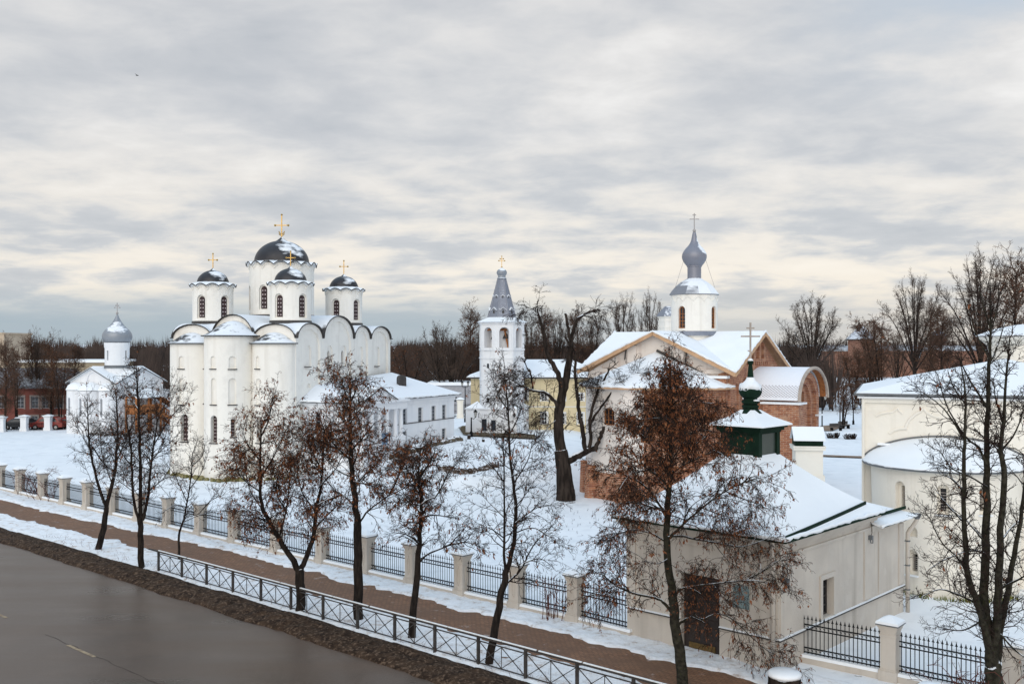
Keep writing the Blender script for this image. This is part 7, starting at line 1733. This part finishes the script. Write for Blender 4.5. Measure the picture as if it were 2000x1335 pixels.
    for pts, d, r in (([(1312, 1195), (1295, 1175), (1277, 1166), (1234, 1157), (1200, 1140), (1177, 1122), (1160, 1118)], 0.6, 0.075), ([(1322, 1222), (1340, 1208), (1356, 1200), (1360, 1175), (1363, 1150), (1385, 1100)], -0.9, 0.06), ([(1357, 1200), (1372, 1208), (1400, 1198), (1430, 1208), (1470, 1245), (1500, 1270), (1540, 1290)], 0.3, 0.032), ([(1314, 1163), (1330, 1150), (1345, 1146), (1405, 1138), (1478, 1133), (1520, 1150)], -0.6, 0.06), ([(1306, 1048), (1330, 1046), (1358, 1052), (1405, 1060), (1453, 1066), (1500, 1050)], 0.9, 0.055),
        ([(1310, 1048), (1328, 1030), (1344, 1014), (1405, 966), (1462, 938), (1500, 930)], -0.9, 0.07), ([(1304, 1018), (1294, 995), (1263, 952), (1215, 924), (1180, 915)], 0.8, 0.065), ([(1304, 1000), (1275, 990), (1235, 980), (1200, 985)], -1.0, 0.05), ([(1308, 930), (1280, 880), (1250, 845), (1225, 825)], 0.9, 0.045), ([(1309, 900), (1340, 860), (1365, 830), (1385, 815)], 0.9, 0.045), ([(1310, 850), (1290, 815), (1272, 790)], -0.8, 0.035), ([(1310, 830), (1332, 800), (1345, 780)], -0.7, 0.035), ([(1308, 925), (1350, 900), (1395, 880)], -1.1, 0.05), ([(1307, 950), (1265, 915), (1222, 890)], -1.0, 0.05), ([(1305, 1060), (1270, 1040), (1230, 1035), (1190, 1050)], 0.7, 0.045), ([(1310, 790), (1298, 765), (1292, 745)], 0.4, 0.03), ([(1310, 790), (1322, 765), (1328, 745)], 0.4, 0.03), ([(1230, 1156), (1215, 1140), (1190, 1150), (1165, 1165)], -0.7, 0.035), ([(1305, 1090), (1285, 1100), (1260, 1095)], -1.2, 0.03), ([(1450, 1135), (1490, 1115), (1520, 1095)], -0.8, 0.03), ([(1310, 870), (1300, 830), (1305, 800)], 1.2, 0.035), ([(1309, 905), (1318, 860), (1330, 835)], -1.4, 0.035), ([(1420, 960), (1455, 975), (1490, 985)], 0.8, 0.03), ([(1370, 990), (1410, 1005), (1440, 1010)], -0.8, 0.03)): t.add(px_path(pts, Y, d), r, 0.014, 8)
    K8 = len(t.paths); t.sub(1.1, 1.3, 0.026); t.clothe(5.6, dict(OL, len=1.15, up=(0.0, -0.16, -0.30), leaf=2.1, lsz=0.72), skip=1, f0=0.18); t.clothe(7.0, dict(OL, len=1.0, up=(0.06, -0.02, -0.12), leaf=5.2, lsz=0.8), f0=0.42, only=[1, 10, 11, 12, 13, 14, 15, 17, 18, 22, 23])
    t.finish('street_tree', 'large tree thick with rust-brown leaves in front of the beige chapel door', 'tree', (g.x, g.y, 0), BARKL, SG)
    # 9: many-stemmed bare tree on the right
    Y = 29.0; g = Vector(((1944-1000)/K*Y, Y, 0)); t = Tree(19); t.thin = 0.85
    t.add([Vector((g.x, g.y, -0.15))]+px_path([(1943, 1350), (1941, 1320), (1939, 1296)], Y), 0.34, 0.25, 12)
    S = [([(1937, 1330), (1931, 1268), (1920, 1213), (1909, 1177), (1891, 1122), (1883, 1032), (1883, 923), (1884, 850), (1886, 780), (1878, 720)], -0.6, 0.16), ([(1938, 1335), (1934, 1262), (1922, 1177), (1925, 1068), (1927, 959), (1927, 880), (1930, 800), (1932, 713), (1935, 640), (1934, 570)], 0.5, 0.19), ([(1942, 1335), (1943, 1262), (1948, 1177), (1952, 1068), (1960, 930), (1955, 880), (1960, 824), (1965, 741), (1972, 660)], -0.5, 0.17), ([(1945, 1330), (1950, 1256), (1963, 1177), (1981, 1086), (1996, 995), (2005, 900), (2010, 800)], 0.8, 0.15)]
    for pts, d, r in S: t.add(px_path(pts, Y, d), r, 0.02, 10)
    for pts, d, r in (([(1926, 905), (1910, 874), (1880, 846), (1846, 785), (1832, 733)], 0.8, 0.05), ([(1890, 1122), (1872, 1090), (1840, 1060), (1815, 1010)], -0.8, 0.04), ([(1883, 960), (1860, 935), (1835, 925)], 0.8, 0.035), ([(1925, 1060), (1900, 1030), (1880, 1010), (1850, 1005)], 1.0, 0.04), ([(1930, 800), (1905, 760), (1885, 725), (1870, 690)], -0.8, 0.04), ([(1909, 1177), (1870, 1160), (1835, 1150), (1800, 1165)], -1.0, 0.04), ([(1884, 860), (1860, 820), (1835, 790), (1800, 765)], -0.6, 0.035), ([(1932, 713), (1950, 670), (1962, 630)], 0.7, 0.035), ([(1932, 700), (1910, 660), (1895, 620)], 0.5, 0.035), ([(1955, 880), (1985, 840), (2000, 790)], -0.7, 0.04), ([(1920, 1210), (1880, 1230), (1840, 1225)], 0.9, 0.035), ([(1952, 1060), (1975, 1030), (2000, 1010)], 0.9, 0.04), ([(1950, 1150), (1990, 1130), (2010, 1120)], -0.8, 0.05), ([(1886, 790), (1862, 755), (1850, 720)], 0.9, 0.03), ([(1927, 950), (1895, 930), (1860, 915), (1835, 880)], -0.9, 0.035), ([(1883, 1020), (1850, 985), (1830, 960)], 1.0, 0.035), ([(1945, 1230), (1965, 1250), (1990, 1275), (2010, 1285)], -0.7, 0.05), ([(1960, 830), (1945, 780), (1940, 740)], 0.9, 0.03), ([(1934, 650), (1948, 600), (1950, 560)], -0.5, 0.03), ([(1934, 640), (1918, 590), (1912, 560)], 0.6, 0.03), ([(1925, 1080), (1895, 1075), (1850, 1090), (1815, 1110)], -0.9, 0.035)): t.add(px_path(pts, Y, d), r, 0.013, 8)
    t.clothe(5.0, dict(OB, len=0.95, r=0.020, leaf=0.05, up=(0.05, 0.02, -0.02)), skip=1, f0=0.1); t.finish('street_tree', 'big bare many-stemmed tree with lichened bark by the right iron fence', 'tree', (g.x, g.y, 0), BARKL, SG)
street_trees()
def old_tree():
    g = G(1105, 976); Y = g.y; t = Tree(21); t.thin = 0.78
    t.add([Vector((g.x, g.y, g.z-0.3)), Vector((g.x, g.y, g.z+0.5))]+px_path([(1103, 945), (1101, 915), (1095, 880)], Y), 0.94, 0.60, 16, 0.015)
    M = [([(1096, 888), (1091, 826), (1096, 779), (1104, 747), (1111, 700), (1115, 669)], 0.4, 0.50, 0.24), ([(1115, 669), (1110, 643), (1104, 612)], -0.3, 0.16, 0.11), ([(1114, 672), (1119, 647), (1127, 625), (1139, 615)], 0.3, 0.19, 0.12), ([(1095, 782), (1095, 745), (1083, 716), (1070, 694), (1063, 656), (1056, 628), (1051, 612)], -0.7, 0.28, 0.09), ([(1092, 832), (1088, 795), (1077, 776), (1061, 765), (1042, 763), (1020, 754), (995, 738)], -1.2, 0.20, 0.05), ([(1041, 763), (1039, 745), (1036, 727)], 0.0, 0.10, 0.08),
         ([(1103, 905), (1120, 893), (1141, 882), (1165, 874)], 0.6, 0.40, 0.28), ([(1148, 880), (1143, 873), (1136, 835), (1130, 795), (1125, 754), (1124, 716), (1123, 692)], 0.2, 0.24, 0.10), ([(1150, 876), (1154, 857), (1152, 820), (1162, 779), (1171, 757), (1187, 728)], 0.8, 0.18, 0.09), ([(1154, 825), (1165, 807), (1187, 776), (1203, 757), (1221, 749), (1245, 752)], -0.5, 0.13, 0.04), ([(1163, 876), (1171, 857), (1180, 835), (1193, 816), (1206, 794)], 0.7, 0.19, 0.14), ([(1139, 616), (1150, 613), (1162, 618), (1172, 628)], -0.8, 0.035, 0.015), ([(1052, 614), (1043, 604), (1030, 602), (1018, 608)], 0.6, 0.03, 0.012), ([(1221, 749), (1235, 740), (1250, 745), (1265, 765)], 0.4, 0.035, 0.015), ([(996, 739), (980, 752), (972, 775)], -0.5, 0.04, 0.014), ([(1075, 776), (1068, 800), (1050, 820)], 0.9, 0.04, 0.014), ([(1092, 815), (1070, 835), (1055, 860)], -0.9, 0.04, 0.014), ([(1125, 760), (1140, 745), (1155, 742)], 1.0, 0.04, 0.015), ([(1012, 750), (1000, 775), (1005, 800)], 0.7, 0.03, 0.012)]
    for pts, d, a, b_ in M: t.add(px_path(pts, Y, d), a, b_, 12, 0.05)
    o = dict(OB, len=1.7, r=0.026, rmin=0.010, kids=(7, 4), up=(-0.02, -0.08, -0.10), leaf=0.10, lsz=0.9)
    t.clothe(2.6, o, f0=0.2, only=[3, 4, 5, 6, 8, 9, 10, 11]); t.clothe(6.0, o, f0=0.1, only=[12, 13, 14, 15, 16, 17, 18, 19]); t.clothe(3.5, dict(o, len=2.2), f0=0.7, only=[5])
    t.finish('old_tree', 'massive old pollarded tree with cut limbs and snow in its forks', 'tree', (g.x, g.y, g.z), BARKO)
old_tree()
# thicket of arching stems
def bramble(name, label, pts, seed, m, hgt, nst, Lx=1.4, z=None):
    rg = random.Random(seed); P = [Vector(p) for p in pts]; c = sum(P, Vector())/len(P); r = thing(name, label, 'shrub', tuple(c)); b = MB()
    for i in range(nst):
        p = P[rg.randrange(len(P))]+Vector((rg.uniform(-0.4, 0.4), rg.uniform(-0.4, 0.4), 0)); a = rg.random()*2*pi; L = rg.uniform(0.5, 1.0)*Lx; h = hgt*rg.uniform(0.6, 1.1)
        d = Vector((cos(a), sin(a), 0)); pp = [p+Vector((0, 0, -0.05))]+[p+d*(L*k/6)+Vector((rg.gauss(0, 0.03), rg.gauss(0, 0.03), h*sin(min(1.0, k/6*1.1)*pi*0.62+0.05))) for k in range(1, 7)]
        b.tube(pp, [0.016, 0.014, 0.013, 0.012, 0.010, 0.008, 0.006], 4)
        for k in range(3):
            q = pp[rg.randint(2, 6)]; e = q+Vector((rg.gauss(0, 0.25), rg.gauss(0, 0.25), rg.uniform(0.05, 0.4))); b.tube([q, q.lerp(e, 0.5)+Vector((0, 0, 0.03)), e], [0.008, 0.007, 0.005], 3)
    b.build('stems', m, r); return r
bramble('bramble_bush', 'tangle of arching bare stems against the iron fence at left', [(*ST(-48+k*1.1, 6.0), 0) for k in range(6)], 31, TWIGR, 1.9, 46, 2.0)
bramble('bramble_bush', 'sparse red-brown stems springing up before the right iron fence', [(13.0, 29.2, 0), (13.6, 28.9, 0), (14.3, 28.6, 0)], 32, TWIGR, 1.5, 34, 1.8)
bramble('young_shrub', 'small upright leafless shrub growing at a beige fence pillar', [(*ST(2.6, 6.15), 0)], 33, TWIGR, 1.5, 14, 0.5)
bramble('young_shrub', 'faint low twigs on the snow in front of the white annex corner', [G(880, 900), G(893, 905)], 35, TWIG, 1.0, 12, 1.2)
rg = random.Random(78); b = MB()
for i in range(420):
    x, y = rg.choice(((rg.uniform(-26, 4), rg.uniform(50, 78)), (rg.gauss(-3, 3), 77.5+rg.gauss(0, 1.2)), (rg.uniform(0, 8), rg.uniform(48, 66)))); z = T(x, y)
    if (Vector((x, y))-SO).dot(AC) < 8: continue
    for _ in range(3): a = rg.random()*6.28; h = rg.uniform(0.06, 0.22); b.tube([(x, y, z), (x+0.06*cos(a), y+0.06*sin(a), z+h)], [0.007, 0.003], 3, cap=False)
props(b.build('dry_grass', TWIG, loc=(-8, 66, 0)), kind='stuff')
rg = random.Random(77); b = MB()
for i in range(260):
    t_ = rg.uniform(-30, 10); c_ = rg.choice((rg.uniform(-0.3, 0.9), rg.uniform(0.0, 0.4))); x, y = ST(t_, c_); h = rg.uniform(0.10, 0.38); a = rg.random()*6.28
    b.tube([(x, y, 0.03), (x+0.05*cos(a), y+0.05*sin(a), h*0.6), (x+0.14*cos(a), y+0.14*sin(a), h)], [0.006, 0.005, 0.003], 3, cap=False)
props(b.build('dry_weeds', TWIGR, loc=(*ST(-10, 0), 0)), kind='stuff')

# ---------------------------------------------------------------- background trees: four kinds, copied
def make_bg(kind, seed):
    t = Tree(seed); rg = t.rg; H = 12.0; base = Vector((0, 0, 0))
    sp, cone = dict(vase=(0.42, 0), broad=(0.62, 0), slim=(0.2, 1), young=(0.35, 0))[kind]
    if kind in ('vase', 'broad'):
        wx = 3.9 if kind == 'vase' else 5.1; t.add([base-Vector((0, 0, 0.3)), Vector((0.05, 0, 1.2)), Vector((0, 0.05, 3.0))], 0.32, 0.22, 8)
        n = 15 if kind == 'vase' else 18
        for i in range(n):
            a = 2.4*i+rg.uniform(-0.3, 0.3); el = (0.10+0.86*((i+0.5)/n))*pi/2; r = rg.uniform(0.86, 1.04); tip = Vector((cos(a)*cos(el)*wx*r, sin(a)*cos(el)*wx*r, 4.6+sin(el)*(H-4.6)*r)); z0 = rg.uniform(1.6, 2.6)+1.6*i/n; s_ = Vector((0, 0, z0))
            t.add([s_, s_.lerp(tip, 0.33)+Vector((0, 0, 0.35)), s_.lerp(tip, 0.68)+Vector((rg.gauss(0, 0.15), rg.gauss(0, 0.15), 0.30)), tip], 0.12, 0.022, 6)
        t.clothe(3.2, dict(OB, len=1.5, r=0.026, rmin=0.009, seg=(4, 3, 2), kids=(5, 3), up=(0.12, 0.10, 0.08), ang=(0.35, 0.9), jit=0.18), skip=1, f0=0.25)
    elif kind == 'slim':
        t.add([base-Vector((0, 0, 0.3)), Vector((0.1, 0, 3)), Vector((0, 0.1, 7)), Vector((0.1, 0, H))], 0.26, 0.03, 7)
        t.clothe(8.5, dict(OB, len=3.4, r=0.04, rmin=0.013, seg=(4, 3, 2), kids=(7, 4), up=(0.06, 0.03, 0.0), leaf=0.12, lsz=1.3, ang=(0.5, 1.1)), f0=0.2)
    else:
        for i in range(3):
            a = rg.random()*6.28; d = Vector((cos(a), sin(a), 0)); t.add([base+d*0.2-Vector((0, 0, 0.2)), d*0.6+Vector((0, 0, 4)), d*1.4+Vector((0, 0, 8)), d*2.0+Vector((0, 0, 11))], 0.16, 0.03, 6)
        t.clothe(3.6, dict(OB, len=2.6, r=0.04, rmin=0.014, seg=(4, 3, 2), kids=(6, 4), up=(0.08, 0.04, 0.0), leaf=0.22, lsz=1.4), f0=0.2)
    return t
KIND = {}
def bg(kind, px, py, ytop, wpx, label, rot=0.0, group='bare trees behind the churches', Y=None, zg=None):
    """kind of tree, foot pixel, top pixel, crown width in pixels"""
    if Y is None: g = G(px, py)
    else: g = Vector(((px-1000)/K*Y, Y, zg if zg is not None else T((px-1000)/K*Y, Y)))
    H = Z(ytop, g.y)-g.z; W0_ = dict(vase=6.8, broad=9.2, slim=3.9, young=5.4)[kind]
    sz = H/(13.7 if kind in ('slim', 'young') else 12.5); sx = wpx*g.y/K/W0_
    if kind not in KIND:
        t = make_bg(kind, 100+len(KIND)); KIND[kind] = t.finish('bare_tree', label, 'tree', (0, 0, 0), BARK, group, TWIGW if kind in ('slim', 'young') else TWIGF, LEAF); r = KIND[kind]; r.location = g; r.rotation_euler = (0, 0, rot); r.scale = (sx, sx, sz); return r
    return copy_thing(KIND[kind], g, rot, (sx, sx, sz), label)
LG = []
rgb = random.Random(5)
for i, (k, px, py, yt, w, lb) in enumerate([
    ('slim', 12, 842, 662, 42, 'tall bare tree with snowy trunk by a white fence post'), ('young', 34, 836, 657, 46, 'thin bare tree before the upper windows of the red house'), ('slim', 62, 828, 651, 40, 'dark leaning tree trunk before the red house with a broad bare crown'), ('vase', 73, 829, 650, 50, 'bare tree with crown top above the red house roof ridge'), ('slim', 101, 832, 655, 44, 'rust-tinted bare tree over the red parked car'), ('young', 118, 835, 664, 44, 'snow-forked bare tree next to the small church apses'), ('slim', 146, 828, 668, 36, 'slim bare tree just behind the small church apses'),
    ('vase', 858, 800, 626, 88, 'rounded bare tree between cathedral and bell tower'), ('slim', 918, 800, 598, 52, 'tall dark bare tree touching the left edge of the bell tower'), ('broad', 885, 805, 660, 110, 'dark snow-dusted tree in front of the pale villa'), ('young', 800, 790, 660, 90, 'dark bare tree right behind the annex roof'), ('vase', 940, 800, 640, 60, 'bare tree crown half hidden by the bell tower shaft'),
    ('vase', 1033, 800, 612, 62, 'bare tree at the right edge of the bell tower spire'), ('slim', 1063, 800, 604, 46, 'tall bare tree above the yellow house roof, first from the bell tower'), ('vase', 1090, 795, 602, 66, 'bare tree framed between two cut limbs of the old pollard'), ('slim', 1128, 795, 604, 46, 'bare tree rising behind the right cut limb of the old pollard'), ('vase', 1160, 795, 608, 70, 'bare tree above the left eave of the brick church'), ('vase', 1215, 790, 571, 78, 'tall windswept bare tree above the brick church left gable'), ('broad', 1268, 790, 574, 84, 'wide bare tree touching the brick church drum'),
    ('vase', 1700, 790, 630, 70, 'bare tree in front of the fortress tower right edge'), ('young', 1668, 800, 676, 60, 'small bare tree below the fortress tower'), ('slim', 1840, 780, 610, 60, 'bare tree rising over the cream church roof slope'),
    ('broad', 1586, 775, 580, 150, 'big rounded bare tree to the right of the brick church gable'), ('young', 1645, 836, 735, 62, 'small twiggy young tree at the end of the tan path'), ('young', 1722, 800, 600, 96, 'thin leaning bare tree in front of the fortress wall'), ('broad', 1786, 768, 539, 130, 'tall bare tree with wide fan crown before the fortress wall'), ('slim', 1817, 765, 590, 60, 'dark straight tree close beside the wide fan-crowned tree'), ('vase', 1752, 790, 640, 60, 'slim bare tree left of the wide fan-crowned tree'), ('broad', 1915, 790, 494, 165, 'very tall bare tree behind the cream church roof'), ('slim', 1985, 800, 497, 100, 'tall leafy-brown tree top behind the cream church drum'), ('vase', 1545, 770, 640, 60, 'low bare tree beside the barrel-roofed brick porch'), ('young', 1690, 800, 700, 60, 'small bare bush-like tree by the cream church eave')]):
    if py >= 820 or px > 1600 and py > 830: bg(k, px, py, yt, w, lb, rgb.random()*6.28)
    else: bg(k, px, py, yt, w, lb, rgb.random()*6.28, Y={True: 128.0}.get(False, 11.0*K/(py-HOR)) )
# far woods: one dark belt that reads as a mass
def far_woods():
    rg = random.Random(55); b = MB()
    def clump(x, y, h, w, n, tw):
        for _ in range(n):
            a = rg.random()*2*pi; r = w*sqrt(rg.random())*0.5; hx = h*(1-0.42*(2*r/w)**2.2)*rg.uniform(0.72, 1.0); x1, y1 = x+r*cos(a), y+r*sin(a); z0 = rg.uniform(0, 0.35)*h
            xm = x+r*cos(a)*0.4
            b.poly([(xm-tw*0.4, y1, z0), (xm+tw*0.4, y1, z0), (x1+tw*0.05, y1, hx)])
        b.poly([(x-tw*0.5, y, -0.5), (x+tw*0.5, y, -0.5), (x+tw*0.2, y, h*0.7), (x-tw*0.2, y, h*0.7)])
    for Y, n, h, w, tw, k in ((470, 190, 12.0, 12, 0.5, 60), (540, 210, 14.0, 14, 0.6, 55), (640, 260, 17.0, 17, 0.8, 60)):
        for i in range(n):
            x = -Y*0.60+Y*1.2*(i+rg.random())/n
            clump(x, Y+rg.uniform(-20, 20), h*rg.uniform(0.75, 1.12), w, k, tw)
    for x0, x1, Y, n, h, w in ((-125, -68, 260, 34, 13.2, 9), (-38, 0, 200, 26, 12.0, 7), (-34, 6, 240, 30, 13.5, 8), (0, 60, 175, 46, 12.5, 6.5), (58, 150, 380, 50, 13.5, 10), (-75, -45, 205, 26, 11.5, 7)):
        for i in range(n): clump(x0+(x1-x0)*(i+rg.random())/n, Y+rg.uniform(-14, 14), h*rg.uniform(0.6, 1.12), w, 90, 0.24)
    props(b.build('far_woods', WOODSM), kind='stuff')
far_woods()
